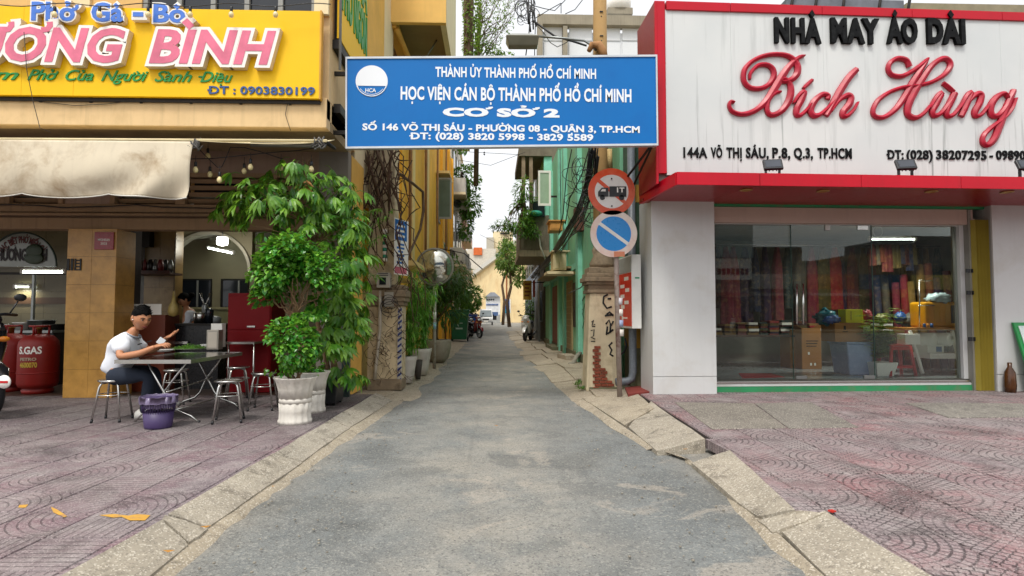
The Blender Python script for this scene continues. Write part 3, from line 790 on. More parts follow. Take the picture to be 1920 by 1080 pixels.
# ---- lit lamps in the room
LIT = emis('lit_tube', '#f4fff4', 9)
def tube_lamp(name, label, a, b, r=.018, power=18):
    t_ = E(name, ((a.x+b.x)/2, (a.y+b.y)/2, min(a.z, b.z)), label, 'lamp')
    MB().tube([a, b], r, 8).build('tube', LIT, t_)
    u = Vector((0, 0, .045)); MB().tube([a+u, b+u], .022, 4).build('fitting', PW, t_)
    for p in (a, b): MB().cb(p+Vector((0,0,.01)), (.04,.05,.07)).build('end_cap', PW, t_)
    ld = bpy.data.lights.new('tube_light', 'AREA'); ld.shape = 'RECTANGLE'; ld.size = (b-a).length; ld.size_y = .05; ld.energy = power; ld.color = (1,.98,.88)
    lo = bpy.data.objects.new('tube_light', ld); link(lo, t_); lo.location = (a+b)/2-t_.location-Vector((0,0,.05)); lo.rotation_euler = (0, 0, 0)
    return t_
tube_lamp('fluorescent_lamp', 'lit fluorescent tube below the arched glass sign', PY(42,510,9.7), PY(122,510,9.7), power=3)
tube_lamp('fluorescent_lamp', 'small lit fluorescent tube reflected deep in the left kitchen', PY(28,538,11.1), PY(58,538,11.1), .012, 2)
tube_lamp('fluorescent_lamp', 'slanting lit fluorescent tube under the pendant lamp', PY(391,465,13.3), PY(438,475,11.9), .02, 4)
pd_ = PY(417, 452, 11.0)
t_ = E('pendant_lamp', (pd_.x, pd_.y, pd_.z-.08), 'glowing white pendant lamp hanging from the dining room ceiling', 'lamp')
MB().lathe([(.02,.08),(.09,.07),(.1,0),(.09,-.07),(.02,-.09)], pd_, 16).build('shade', emis('lit_shade', '#fffff4', 7), t_)
MB().tube([pd_+Vector((0,0,.08)), (pd_.x, pd_.y, 3.0)], .012, 6).build('stem', DARKM, t_)
ld = bpy.data.lights.new('pendant_light', 'POINT'); ld.energy = 8; ld.shadow_soft_size = .11; ld.color = (1,.97,.85)
lo = bpy.data.objects.new('pendant_light', ld); link(lo, t_); lo.location = (0,-.16,-.1)
# ---- arched glass sign
gy = 9.3; gs = E('arched_sign', (PY(60,500,gy).x, gy, 1.9), 'arched white glass sign with dark red lettering over the gas cylinders', 'sign')
cxs = PY(60, 0, gy).x; zb = PY(0, 500, gy).z; rx = PY(124,0,gy).x-cxs; rz = PY(0,436,gy).z-zb
fan = [(cxs+rx*math.cos(math.pi*i/28), zb+rz*math.sin(math.pi*i/28)) for i in range(29)]
MB().prism([(p[0], p[1]) for p in fan][::1] , gy, gy+.012).build('glass', M('milk_glass', '#8e938a', .2, var=.15), gs)
MB().tube([(p[0], gy-.005, p[1]) for p in fan], .014, 6).build('rim', M('green_rim','#26382a',.4), gs)
MR = M('maroon_print', '#5c1a18', .6, var=.1, bump=0)
def arc(p):       # bend the top line round the arch
    u = (p.x-cxs)/rx; an = math.pi/2-u*1.15; h = (p.z-zb)
    return Vector((cxs+(rx*.66+h)*math.cos(an)*1.0, p.y, zb+(rz*.70+h)*math.sin(an)-.0))
lettering('ĐẶC BIỆT PHỞ MIẾN GÀ', cxs-rx*.85, cxs+rx*.85, zb, zb+.1, gy-.006, [MR], gs, .004, .02, name='lettering', dxf=arc)
lettering('HƯƠNG BÌNH', cxs-rx*.72, cxs+rx*.72, zb+.1, zb+.27, gy-.006, [M('dark_print','#241a1c',.6,bump=0)], gs, .004, .04, name='lettering')
hn = MB(); hc = PY(64, 470, gy-.03)
hn.ball(hc, .13, 12, 8, sy=.12, sz=.8).ball(hc+Vector((-.0,0,-.12)), .15, 12, 8, sy=.1, sz=.6); hn.build('emblem', M('green_emblem', '#2a3a22', .5), gs)
# ---- yellow sign board
SY = 7.36
YEL = M('sign_yellow', '#f4c200', .5, spec=.3, var=.05, vs=.8, streak=.05, bump=.01, rv=.1)
sg = E('yellow_signboard', (-5, SY, 4.08), 'long yellow shop sign with pink and blue raised letters on the upper floor', 'sign')
q0, q1 = PY(-330, 14, SY), PY(598, 181, SY)
xs_ = [q0.x, PY(46,0,SY).x-1.9, PY(46,0,SY).x, PY(143,0,SY).x, q1.x]
zs0, zs1 = PY(300,181,SY).z, PY(300,16,SY).z
for i in range(len(xs_)-1):
    box_obj('panel', YEL, sg, xs_[i]+.0015, xs_[i+1]-.0015, SY, SY+.06, zs0, zs1)
box_obj('edge_trim', M('sign_edge','#c9932a',.5), sg, q1.x, q1.x+.02, SY-.004, SY+.08, zs0-.01, zs1+.01)
for i in range(7):
    x = xs_[-1]-.4-i*.62; box_obj('bracket', DARKM, sg, x, x+.03, SY+.07, 7.45, zs0-.06, zs0+.3)
box_obj('rail', DARKM, sg, q0.x, q1.x, SY+.055, SY+.08, zs0-.05, zs0-.005)
PINK = M('letter_pink', '#dd6f8a', .35, var=.25, vs=3.5, bump=0, rv=.1); LW = M('letter_white', '#f2eee6', .4, var=.04, bump=0)
LSIDE = M('letter_side', '#d8c9ae', .6, var=.1, bump=0); BLU = M('letter_blue', '#4a7cd8', .35, var=.12, vs=5, bump=0, rv=.1)
def Sx(px): return PY(px, 100, SY).x
def Sz(py): return PY(300, py, SY).z
def double(s, x0, x1, yb, yc, m_in, dep, bo, bi, shear):
    o, ref = lettering(s, Sx(x0), Sx(x1), Sz(yb), Sz(yc), SY-.002, [LW, LSIDE], sg, dep, bo, shear, per=True)
    # front faces in colour, a little proud and slimmer than the white body
    vs0, _ = viet_raw(s, .1, bi, shear); a = min(v.x for v in vs0); b2 = max(v.x for v in vs0)
    k = (Sx(x1)-Sx(x0))/(ref[1]-ref[0]); xa = Sx(x0)+(a-ref[0])*k; xb = Sx(x0)+(b2-ref[0])*k
    o2, _ = lettering(s, xa, xb, Sz(yb), Sz(yc), SY-.002-dep, [m_in], None, .006, bi, shear, per=True, name='letter_face')
    for p, q in zip(o, o2):
        q.parent = p; q.location = q.location-p.matrix_basis.translation-sg.location
double('HƯƠNG', -128, 250, 122, 64, PINK, .09, .095, .03, .22)
double('BÌNH', 280, 530, 122, 64, PINK, .09, .095, .03, .22)
double('Phở', 62, 158, 46, 14, BLU, .07, .085, .03, 0)
double('Gà', 174, 238, 46, 14, BLU, .07, .085, .03, 0)
box_obj('letter', LW, sg, Sx(251), Sx(280), SY-.07, SY-.002, Sz(43), Sz(26)); box_obj('letter_face', BLU, sg, Sx(254), Sx(273), SY-.076, SY-.07, Sz(37), Sz(29))
double('Bò', 289, 355, 46, 14, BLU, .07, .085, .03, 0)
GRN = M('letter_green', '#0f8f3c', .4, var=.1, bump=0)
for (s_, a_, b2) in (('Tiệm', -75, 38), ('Phở', 54, 112), ('Của', 125, 178), ('Người', 192, 280), ('Sành', 292, 362), ('Điệu', 374, 438)):
    lettering(s_, Sx(a_), Sx(b2), Sz(153), Sz(134), SY-.001, [GRN], sg, .012, .012, .42, name='letter', per=True)
NAVY = M('letter_navy', '#27508c', .4, var=.1, bump=0)
lettering('ĐT : 0903830199', Sx(391), Sx(592), Sz(175), Sz(161), SY-.001, [NAVY], sg, .012, .02, 0, per=True)
# ---- side sign on the alley wall
ss = E('side_signboard', (XR+.1, 9.2, 5.3), 'yellow sign with green letters seen edge-on along the alley wall', 'sign')
def side_quad():
    m_ = MB(); y0, y1 = 7.66, 9.30; m_.box(XR+.06, XR+.10, y0, y1, 4.95, 7.6); return m_
side_quad().build('panel', YEL, ss)
for i in range(3): box_obj('bracket', DARKM, ss, XR, XR+.06, 7.75+.7*i, 7.79+.7*i, 4.85, 5.6)
def toside(zb_, y0, y1, x0):   # letters run along Y on a wall facing +X
    def f(p): return Vector((x0+(SY-p.y), p.x, p.z))
    return f
for (s_, z0, z1) in (('PHỞ HÀ', 6.1, 6.62), ('PHỞ NGON', 5.42, 5.98)):
    def f(p): return Vector((XR+.10+(0-p.y), p.x, p.z))
    lettering(s_, 7.72, 9.24, z0, z1, 0, [GRN], ss, .015, .05, 0, per=True, dxf=f)
MB().tube([(XR+.12,7.6,4.5),(XR+.12,7.6,9)], .02, 6).build('pipe', WFRAME, ss)
# dark steel angle fixed on the side wall
for (y0, z0, y1, z1) in ((7.66,4.93,9.3,4.93),(7.75,4.1,8.2,4.1)):
    o = MB().cb((XR+.05,(y0+y1)/2,(z0+z1)/2-.06), (.09, y1-y0, .12)).build('wall_bracket', DARKM, R)
# ---- awning: loose cloth front
AW = M('awning_cloth', '#cfc3ab', .85, var=.08, streak=.12, dirt=('#86683f', .7, 2.0), bump=.12)
aw = E('awning', (-4.5, 7.3, 2.9), 'stained beige canvas awning valance hanging below the cream beam', 'awning')
ay = 7.2; X0 = PY(-500, 300, ay).x; X1 = PY(362, 300, ay).x; ZT = PY(200, 264, ay).z; ZB = PY(200, 371, ay).z
def awf(u, v):
    x = X0+(X1-X0)*u; px = -500+862*u
    top = ZT+.0; sc_ = abs(math.sin((px-38)/160*math.pi)) if px < 200 else (abs(math.sin((px-200)/155*math.pi*.5)) if px < 355 else 1)
    bot = ZB+.055*(1-min(1, sc_**.6))
    z = top+(bot-top)*v
    d = noise.noise(Vector((x*.9, z*1.4, 0)))*.05
    # diagonal drag folds running from the tied corner
    s_ = (px-60)/260
    if s_ > 0: d += .085*s_*math.sin((x*1.1-z*1.9)*6+4*noise.noise(Vector((x*.8, z, 5))))*v*.9
    d += .035*v*math.sin(v*3)
    xx = x-(.045*v if u > .999 else .045*v*max(0,(px-200)/162))
    return Vector((xx, ay-.06*math.sin(v*math.pi)*.6-d*v, z))
m_ = MB().grid(awf, 160, 26); o = m_.build('valance', AW, aw)
sol = o.modifiers.new('t', 'SOLIDIFY'); sol.thickness = .004
hem = [awf(i/160, 1.0) for i in range(161)]
MB().tube(hem, .009, 5).build('hem', M('awning_hem', '#d8d6cc', .8), aw)
X2 = PY(612, 270, ay).x
def top(u, v):
    x = X0+(X2-X0)*u; px = -500+1112*u
    z = ZT+.02+.10*v+.012*noise.noise(Vector((x*1.5, v, 2))) - (.04*math.sin((px-362)/250*math.pi) if px > 362 else 0)
    return Vector((x, ay+.36*v, z+(.03*v if px > 362 else 0)))
o = MB().grid(top, 80, 5).build('awning_top', M('awning_top', '#dccfa8', .8, var=.08, dirt=('#a78f5c',.4,3)), aw)
sol = o.modifiers.new('t', 'SOLIDIFY'); sol.thickness = .006
MB().tube([(X0, ay+.02, ZT+.0), (X2, ay+.02, ZT+.03)], .02, 8).build('front_bar', M('bar_cream','#d8c89c',.5), aw)
# bunched plastic on the arm ends
for (px, py) in ((368, 272), (600, 270)):
    c_ = PY(px, py, ay+.02); k = MB()
    for i in range(16):
        a0 = rnd.uniform(0, 6.28); p0 = c_+Vector((rnd.uniform(-.03,.03), 0, rnd.uniform(-.06,.05)))
        k.tube([p0, p0+Vector((.05*math.cos(a0), .03*math.sin(a0), .05)), p0+Vector((.07*math.cos(a0+1), -.03, -.02))], .011, 5)
    k.build('wrapped_joint', M('grey_wrap', '#55524e', .3, var=.4), aw)
MB().tube([(X2-.02, ay+.02, ZT+.02), (X2-.05, 7.75, 3.5)], .025, 6).build('arm', DARKM, aw)
MB().tube([(PY(470,0,ay).x, ay+.1, ZT-.0), (X2-.03, ay+.05, ZT-.02)], .03, 7).build('rolled_cloth', M('grey_roll','#6c6862',.4,var=.3), aw)
# ---- festoon lights
BULB = M('bulb_glass', '#e8d6a0', .15, var=.1, bump=0); SOCK = BLACK
def bulb(par, p, s=1.):
    k = MB().lathe([(.012,0),(.018,-.01),(.018,-.06),(.014,-.065)], p, 8).build('socket', SOCK, par)
    MB().lathe([(.013,-.062),(.03,-.09),(.033,-.11),(.024,-.135),(.001,-.145)], p, 10).build('bulb', BULB, k)
fl = E('festoon_lights', (-3.6, 7.5, 3.1), 'black cable of unlit round bulbs strung beneath the awning', 'string lights')
fy = 7.45
def P(px, py, y=fy): return PY(px, py, y)
for c_ in ([(358,298),(400,297),(460,291),(520,285),(560,282),(600,276)], [(368,274),(385,292),(408,314),(416,313),(424,296),(432,276),(460,277),(490,285),(530,298)]):
    MB().tube([P(*q) for q in c_], .006, 5).build('cable', BLACK, fl)
for (px, py, y_) in ((367,303,7.35),(394,312,7.6),(412,322,7.35),(470,298,7.4),(458,306,7.65),(527,300,7.6),(584,302,7.4),(390,278,7.6)):
    p = P(px, py, y_); MB().tube([p, p+Vector((0,0,.08))], .004, 4).build('drop_wire', BLACK, fl); bulb(fl, p)
f2 = E('festoon_lights', (-4, 7.2, 5.1), 'row of round bulbs hanging along the top edge of the yellow sign', 'string lights')
MB().tube([PY(px, 9+3*math.sin(px*.04), 7.2) for px in range(-40, 640, 20)], .006, 5).build('cable', BLACK, f2)
for px in (103, 187, 278, 357, 434, 517): bulb(f2, PY(px, 12, 7.2))
# loose wire on fascia
for i, pts_ in enumerate(([(45,60),(50,130),(62,190),(75,240),(95,248)], [(30,185),(90,192),(140,198),(200,195),(250,188)], [(540,190),(535,215),(545,245)])):
    MB().tube([PY(px, py, 7.24 if i == 0 else 7.43) for px, py in pts_], .004, 4).build('cable', BLACK, R)
# ================================================================ LEAF KIT
def leaf_add(mb, p, d, up, L, W, fold=.25, curl=.25, m=0):
    d = Vector(d).normalized(); s_ = d.cross(Vector(up))
    s_ = s_.normalized() if s_.length > 1e-4 else d.orthogonal().normalized(); n = s_.cross(d)
    p = Vector(p); rows = [(0,.06),(.3,.85),(.62,.9),(1,.0)]
    vs = []
    for (t, w_) in rows:
        c = p+d*L*t-n*L*curl*t*t
        if w_ > .01: vs += [c-s_*W*w_*.5+n*fold*W*w_*.5, c, c+s_*W*w_*.5+n*fold*W*w_*.5]
        else: vs.append(c)
    mb.add(vs, [(0,1,4,3),(1,2,5,4),(3,4,7,6),(4,5,8,7),(6,7,9),(7,8,9)], m, False)
def rdir(r=rnd, zlo=-1, zhi=1):
    z = r.uniform(zlo, zhi); a = r.uniform(0, 6.283); q = math.sqrt(max(0, 1-z*z)); return Vector((q*math.cos(a), q*math.sin(a), z))
def crown(mb, c, rad, n, L, W, r=rnd, shell=.55, droop=.5, gaps=1.2, lumps=1.0, m=0, twigs=None):
    """leaves through an uneven volume; noise leaves holes"""
    c = Vector(c); k = 0; tries = 0
    while k < n and tries < n*6:
        tries += 1
        d = rdir(r); q = (shell+(1-shell)*r.random()**.5) if r.random() < .8 else r.random()
        u = 1+.28*lumps*noise.noise(d*2.1+c)
        p = Vector((d.x*rad[0], d.y*rad[1], d.z*rad[2]))*q*u
        if noise.noise((c+p)*gaps*1.7) < -.12*gaps: continue
        dd = (Vector((d.x, d.y, d.z*.6))+rdir(r)*.7+Vector((0,0,-droop))).normalized()
        leaf_add(mb, c+p, dd, (r.uniform(-.4,.4), r.uniform(-.4,.4), 1), L*r.uniform(.6,1.25), W*r.uniform(.7,1.2), m=m)
        k += 1
def limb(mb, a, b, r0, r1, wob=.05, n=6, seg=7, m=0, r=rnd):
    a, b = Vector(a), Vector(b); pts = [a.lerp(b, i/n)+(rdir(r)*wob*(a-b).length if 0 < i < n else Vector((0,0,0))) for i in range(n+1)]
    mb.tube(pts, [r0+(r1-r0)*i/n for i in range(n+1)], seg, m); return pts
BARK = M('bark', '#5d4a38', .9, var=.35, vs=8, bump=.5, bs=60, local=False)
BARKP = M('pale_bark', '#8a6f52', .85, var=.3, vs=9, bump=.4)
VINE = M('dead_vine', '#4a3426', .9, var=.3)
L_PACH = leafmat('pachira_leaf', '#3c7c22', '#96c83e', .35, .32)
L_TOP = leafmat('round_leaf', '#348c2c', '#8cc844', .25, .22)
L_BAM = leafmat('bamboo_leaf', '#4c9a2c', '#94cc4a', .45, .35)
L_DARK = leafmat('dark_leaf', '#27501e', '#4f7d30', .4, .25)
L_MID = leafmat('mid_leaf', '#3d7426', '#78a83c', .45, .35)
L_PALE = leafmat('pale_leaf', '#55752f', '#8fae50', .5, .4)
POTW = M('pot_white', '#cfcac0', .6, var=.08, dirt=('#8c8272', .45, 7), streak=.15)
POTB = M('pot_beige', '#a89e8e', .7, var=.1, dirt=('#6c6252', .5, 6), streak=.2)
SOIL = M('soil', '#2c2018', .95, var=.3)
# ================================================================ ALLEY LEFT
OLD = M('old_plaster', '#d6c5a2', .9, var=.2, vs=2, dirt=('#5e4c3a', .7, 3.2), streak=.5, bump=.5, bs=26)
OLDD = M('old_capital', '#8d7d66', .9, var=.3, vs=5, dirt=('#3a2f25', .7, 5), bump=.6, bs=24)
# metal folding gate edge beside restaurant column
gt = E('folding_gate', (-2.1, 8.7, .12), 'edge of a dark green folding metal gate beside the eatery column', 'gate')
for i in range(6):
    MB().box(-2.16+.018*i, -2.147+.018*i, 8.48+.01*(i % 2), 8.57, .13, 3.0).build('slat', M('gate_green','#3f5250',.4,.4,dirt=('#5c4a3a',.4,9)), gt)
# gate pillar
gp = E('gate_pillar', (-1.87, 10.2, .03), 'old cracked gate pillar wrapped in dead vines at the left alley mouth', 'pillar')
xa, xb = -2.125, PY(757, 600, 10).x
MB().box(xa, xb-.03, 10.0, 10.45, .03, 1.45).build('shaft', OLD, gp, .02)
MB().box(xa, xb-.16, 9.98, 10.4, 1.80, 4.6).build('upper_wall', OLD, gp, .02)
MB().box(xa, xb+.0, 9.94, 10.48, 1.45, 1.52).box(xa, xb+.03, 9.91, 10.5, 1.52, 1.60).box(xa, xb+.05, 9.88, 10.52, 1.6, 1.72).box(xa, xb+.01, 9.92, 10.48, 1.72, 1.8).build('capital', OLDD, gp, .015)
MB().box(xa, xb-.02, 9.96, 10.46, .03, .22).build('base', OLDD, gp, .02)
# yellow wall stretch behind the strip
TB = M('blue_pattern_cloth', '#2c3f7c', .7, var=.2)
pt = MB()
bl = E('patterned_strip', (xb, 9.97, .3), 'narrow blue and white zigzag strip on the corner of the vine covered pillar', 'sticker')
MB().box(xb-.1, xb-.026, 9.985, 9.997, .12, 1.42).build('backing', POTW, bl)
for i in range(13):
    z = .15+i*.098
    MB().hexa([(xb-.095,9.975,z),(xb-.03,9.975,z+.05),(xb-.03,9.984,z+.05),(xb-.095,9.984,z)],[(xb-.095,9.975,z+.04),(xb-.03,9.975,z+.09),(xb-.03,9.984,z+.09),(xb-.095,9.984,z+.04)]).build('chevron', TB, bl)
# vertical blue and white sign on the pillar
q0, q1 = PY(742, 410, 9.85), PY(757, 515, 9.85)
vs_ = E('vertical_sign', (q0.x, 9.9, q1.z), 'upright blue and white sign with lettering on the old pillar', 'sign')
BLS = M('sign_blue', '#1b66b4', .35, var=.05, bump=0, rv=.05)
ang = .9
def vsp(u, v, off=0): # u along the board 0..1, v height
    return Vector((q0.x+.0+.16*u-off*.3, 9.72+.42*u-off, q1.z+(q0.z-q1.z)*v))
def vbox(u0, u1, v0, v1, off, th, mat, nm):
    b = [vsp(u0,v0,off), vsp(u1,v0,off), vsp(u1,v0,off-th), vsp(u0,v0,off-th)]; t = [vsp(u0,v1,off), vsp(u1,v1,off), vsp(u1,v1,off-th), vsp(u0,v1,off-th)]
    MB().hexa(b, t).build(nm, mat, vs_)
vbox(0,1,0,1,0,.03, LW, 'board'); vbox(.06,.94,.62,.98,.006,.006, BLS, 'top_panel'); vbox(.06,.94,.02,.14,.006,.006, M('sign_pink','#c76a7c',.5,bump=0), 'bottom_panel')
for i in range(6):
    vbox(.2+.1*(i % 2), .75-.1*(i % 3 == 0), .2+i*.066, .235+i*.066, .006, .006, BLS, 'lettering')
for i in range(3): vbox(.2, .8, .68+i*.09, .72+i*.09, .011, .004, LW, 'lettering')
# electric meter boxes and conduit
mt_ = E('meter_box', (-2.0, 9.9, 1.6), 'pale electric meter box hung on the old pillar above its conduit', 'meter box')
a, b_ = PY(708, 512, 9.9), PY(733, 540, 9.9)
MB().box(a.x, b_.x, 9.80, 9.96, b_.z, a.z).build('box', M('meter_grey','#aaa79e',.5,var=.1), mt_, .01)
MB().box(a.x+.05, a.x+.16, 9.79, 9.80, b_.z+.05, b_.z+.17).build('glass_window', GLASSD, mt_)
m_ = MB()
for z in (b_.z+.2, b_.z+.23): m_.box(a.x+.03, b_.x-.03, 9.795, 9.80, z, z+.012)
m_.build('label', BLK, mt_)
c1, c2 = PY(722, 548, 9.9), PY(738, 575, 9.9)
MB().box(c1.x, c2.x, 9.84, 9.99, c2.z, c1.z).build('lower_box', M('meter_grey'), mt_) if 'meter_grey' not in MATS else MB().box(c1.x, c2.x, 9.84, 9.97, c2.z, c1.z).build('lower_box', MATS['meter_grey'], mt_)
MB().tube([PY(713, 545, 9.9), PY(712, 620, 9.9), PY(704, 690, 9.93), PY(702, 712, 9.95)], .03, 8).build('conduit', M('pvc','#b9b2a2',.5,dirt=('#6e6250',.5,6)), mt_)
for i in range(4):
    c = PY(728+4*i % 7, 562+6*i, 9.78); r_ = .10+.02*i
    MB().tube([c+Vector((r_*math.cos(t*.35), .02*math.sin(t), r_*.8*math.sin(t*.35))) for t in range(19)], .006, 4).build('cable_loop', BLACK, mt_)
# striped plastic spiral lamp-like roll
sp_ = E('spiral_ornament', (-2.0, 9.9, 2.1), 'green and white striped twisted ornament hanging on the old pillar', 'ornament')
a = PY(721, 440, 9.88); b_ = PY(722, 490, 9.88)
for i in range(8):
    t0 = a.lerp(b_, i/8); t1 = a.lerp(b_, (i+1)/8)
    MB().tube([t0, t1], [.035, .042], 10).build('band', [M('teal_band','#1e8f72',.4,bump=0), LW][i % 2], sp_)
MB().ball(a+Vector((0,0,.05)), .05, 10, 6).build('cap', LW, sp_)
# --- dead creeper over the pillar and overhead
vn = E('dead_creeper', (-1.9, 9.9, .1), 'leafless brown creeper hanging over the old gate pillar', 'plant')
mb = MB(); r9 = random.Random(5)
for i in range(34):
    x0 = r9.uniform(-2.15,-1.55); p = Vector((x0, r9.uniform(9.6,9.9), r9.uniform(3.4,4.6))); pts = [p]
    for k in range(r9.randint(5, 13)):
        p = p+Vector((r9.uniform(-.16,.2), r9.uniform(-.06,.06), r9.uniform(-.4,.02))); p.x = max(-2.2, min(-1.1, p.x)); pts.append(p)
        if p.z < .3: break
    mb.tube(pts, [.011*(1-.7*j/len(pts))+.003 for j in range(len(pts))], 4)
for i in range(60):
    p = Vector((r9.uniform(-2.12,-1.5), 9.9, r9.uniform(.3, 2.0))); pts = [p]
    for k in range(6): p = p+Vector((r9.uniform(-.09,.09), r9.uniform(-.02,.02), r9.uniform(-.1,.07))); pts.append(Vector((p.x, min(p.y,9.93), p.z)))
    mb.tube(pts, .0045, 3)
tag(mb.build('twigs', VINE, vn), kind='stuff')
for pts_ in ([(682,285),(700,330),(715,380),(728,420)], [(735,280),(728,330),(730,400)], [(700,270),(722,320),(748,380),(752,395)]):
    MB().tube([PY(px, py, 9.75) for px, py in pts_], [.03,.026,.02,.014][:len(pts_)], 6).build('stem', BARK, vn)
MB().tube([PY(748,325,10.6), PY(775,345,11.2), PY(793,360,11.6), PY(794,395,11.6), PY(788,430,11.6), PY(770,470,11.2), PY(758,490,10.8)], [.03,.028,.028,.028,.026,.024,.02], 6).build('stem', BARK, vn)
# --- yellow house, long side along the alley
YW = M('yellow_wall', '#efb43a', .8, var=.12, vs=1.2, streak=.22, dirt=('#b5802e', .35, 1.6))
YP_ = M('pale_yellow_wall', '#e8c886', .8, var=.1, streak=.2, dirt=('#b09a68', .4, 2))
yh = E('yellow_house', (-4.5, 20, 0), 'yellow plastered house along the left side of the alley', 'house')
def yb(nm, mat, x0, x1, y0, y1, z0, z1, bev=0): return box_obj(nm, mat, yh, x0, x1, y0, y1, z0, z1, bev)
yb('wall', YP_, -2.44, -2.32, 9.62, 14.2, 0, 6.9)
yb('wall', YW, -9, -2.22, 14.2, 31, 0, 9.5)
yb('pier', YW, -2.32, -2.2, 10.5, 11.2, 1.9, 6.8); yb('pier', YP_, -2.32, -2.24, 12.4, 13.0, 0, 6.8)
for y_ in (15.2, 18.6, 24.2, 27.8, 30.2): yb('pier', YP_ if y_ < 20 else YW, -2.22, -2.10, y_, y_+.5, 0, 9.4)
yb('ledge', YP_, -2.3, -1.55, 11.7, 13.6, 2.28, 2.38)       # door canopy
o = MB().hexa([(-2.3,12.2,2.02),(-1.6,12.2,2.0),(-1.6,13.4,2.0),(-2.3,13.4,2.02)],[(-2.3,12.2,2.1),(-1.6,12.2,2.03),(-1.6,13.4,2.03),(-2.3,13.4,2.1)]).build('canopy', YP_, yh)
for y_ in (13.2, 16.6, 19.8): 
    w_ = yb('window', WFRAME, -2.225 if y_ > 14 else -2.33, -2.17 if y_ > 14 else -2.28, y_, y_+1.1, .9, 2.1); x_ = -2.17 if y_ > 14 else -2.28
    for i in range(3): box_obj('pane', GLASSD, w_, x_-.02, x_+.004, y_+.06+.35*i, y_+.36+.35*i, .96, 2.04)
# upper casement windows, one leaf opened into the alley
for (y_, z_) in ((22.6, 5.0),(27, 4.4),(25.2,2.9)):
    w_ = yb('window', WFRAME, -2.225, -2.17, y_, y_+1.4, z_, z_+1.6)
    for i in range(2): box_obj('pane', GLASSD, w_, -2.2, -2.165, y_+.08+.68*i, y_+.64+.68*i, z_+.08, z_+1.52)
    if z_ < 5.3 and y_ < 25:
        sh = yb('casement', M('casement_grey','#7f8a88',.5), -2.17, -1.62, y_+.0, y_+.05, z_, z_+1.6)
        box_obj('pane', M('pane_green','#55665c',.15,bump=0), sh, -2.10, -1.69, y_-.006, y_+.0, z_+.08, z_+1.5)
        for (x0, x1, z0, z1) in ((-2.17,-2.11,z_,z_+1.6),(-1.68,-1.62,z_,z_+1.6),(-2.11,-1.68,z_,z_+.07),(-2.11,-1.68,z_+1.53,z_+1.6)): box_obj('sash_bar', WFRAME, sh, x0, x1, y_-.02, y_-.001, z0, z1)
    if y_ < 25: yb('sunshade', YP_, -2.22, -1.7, y_-.15, y_+1.6, z_+1.75, z_+1.85)
for (y_, x_) in ((14.9,-2.12),(18.2,-2.1),(21.7,-2.08),(25.9,-2.1)): MB().tube([(x_, y_, .1), (x_, y_, 9)], .04, 7).build('drainpipe', M('rusty_pipe','#8a6232',.7,dirt=('#4d3a26',.6,3)), yh)
# projecting yellow bay above
by = E('projecting_bay', (-1.55, 13, 6.9), 'yellow box bay jutting over the alley above the blue sign', 'building')
bx1 = PY(836, 30, 12.0).x; bz = PY(800, 42, 12.0).z
MB().box(-2.3, bx1, 12.0, 12.12, bz, 10).build('front_wall', M('bay_yellow', '#e6bb68', .8, var=.08, streak=.1), by)
MB().box(bx1-.12, bx1-.002, 12.122, 15.2, bz, 10).build('side_wall', CREAMW, by)
MB().box(-2.3, bx1-.122, 12.122, 15.2, bz+.2, bz+.3).build('floor_slab', M('bay_soffit','#8d7b56',.9,var=.1), by)
MB().box(-2.3, bx1-.122, 15.0, 15.2, bz-.6, bz+.2).build('back_beam', M('bay_soffit2','#7c6b48',.9), by)
MB().box(-2.25, -2.05, 12.13, 15, bz-.05, bz+.199).build('wall_beam', SIDEY, by)
MB().tube([(-2.05, 12.2, bz-.05), (-1.75, 14.9, bz-.5)], .06, 7).build('waste_pipe', SIDEY, by)
MB().tube([PY(822,70,13.2), PY(800,106,13.2)], .02, 5).build('bracket_rod', STEELD, by)
# block behind the restaurant side wall, closing the gap to the sky
tag(MB().box(-9, -2.34, 9.2, 14.2, 3.2, 9.6).build('rear_block', YP_), 'tall pale yellow block behind the eatery', 'building')
# further houses on the left
def block(name, label, x0, x1, y0, y1, h, mat, side=1, floors=4, balc=True, win=True, z0=0, slabs=True):
    r_ = E(name, ((x0+x1)/2, (y0+y1)/2, 0), label, 'building')
    MB().box(x0, x1, y0, y1, z0, h).build('wall', mat, r_)
    xf = x1 if side > 0 else x0; sg_ = 1 if side > 0 else -1
    fh = h/floors
    for f in range(floors):
        z = fh*f
        if balc and f > 0:
            MB().box(xf, xf+sg_*.75, y0+.2, y1-.2, z, z+.14).build('balcony_slab', CREAMW, r_)
            MB().box(xf+sg_*.70, xf+sg_*.75, y0+.2, y1-.2, z+.141, z+.9).build('parapet', mat, r_)
            MB().box(xf, xf+sg_*.70, y0+.2, y0+.25, z+.141, z+.9).build('parapet', mat, r_)
        if win:
            n = max(1, int((y1-y0)/2.2))
            for i in range(n):
                yy = y0+(i+.5)*(y1-y0)/n
                w_ = MB().box(xf-sg_*.05, xf+sg_*.04, yy-.55, yy+.55, z+.95, z+fh*.78).build('window', WFRAME, r_)
                MB().box(xf-sg_*.04, xf+sg_*.05, yy-.48, yy+.48, z+1.02, z+fh*.78-.07).build('pane', GLASSD, w_)
        # street-facing gable windows
        for i in range(2):
            xx = x0+(x1-x0)*(.3+.4*i)
            w_ = MB().box(xx-.45, xx+.45, y0-.04, y0+.02, z+.95, z+fh*.78).build('window', WFRAME, r_)
            MB().box(xx-.38, xx+.38, y0-.05, y0+.0, z+1.02, z+fh*.78-.07).build('pane', GLASSD, w_)
    if slabs: MB().box(x0-.1, x1+.1, y0-.1, y1+.1, h, h+.2).build('roof_slab', CREAMW, r_)
    return r_
GW = M('grey_white_wall', '#b9b6ad', .8, var=.1, streak=.35)
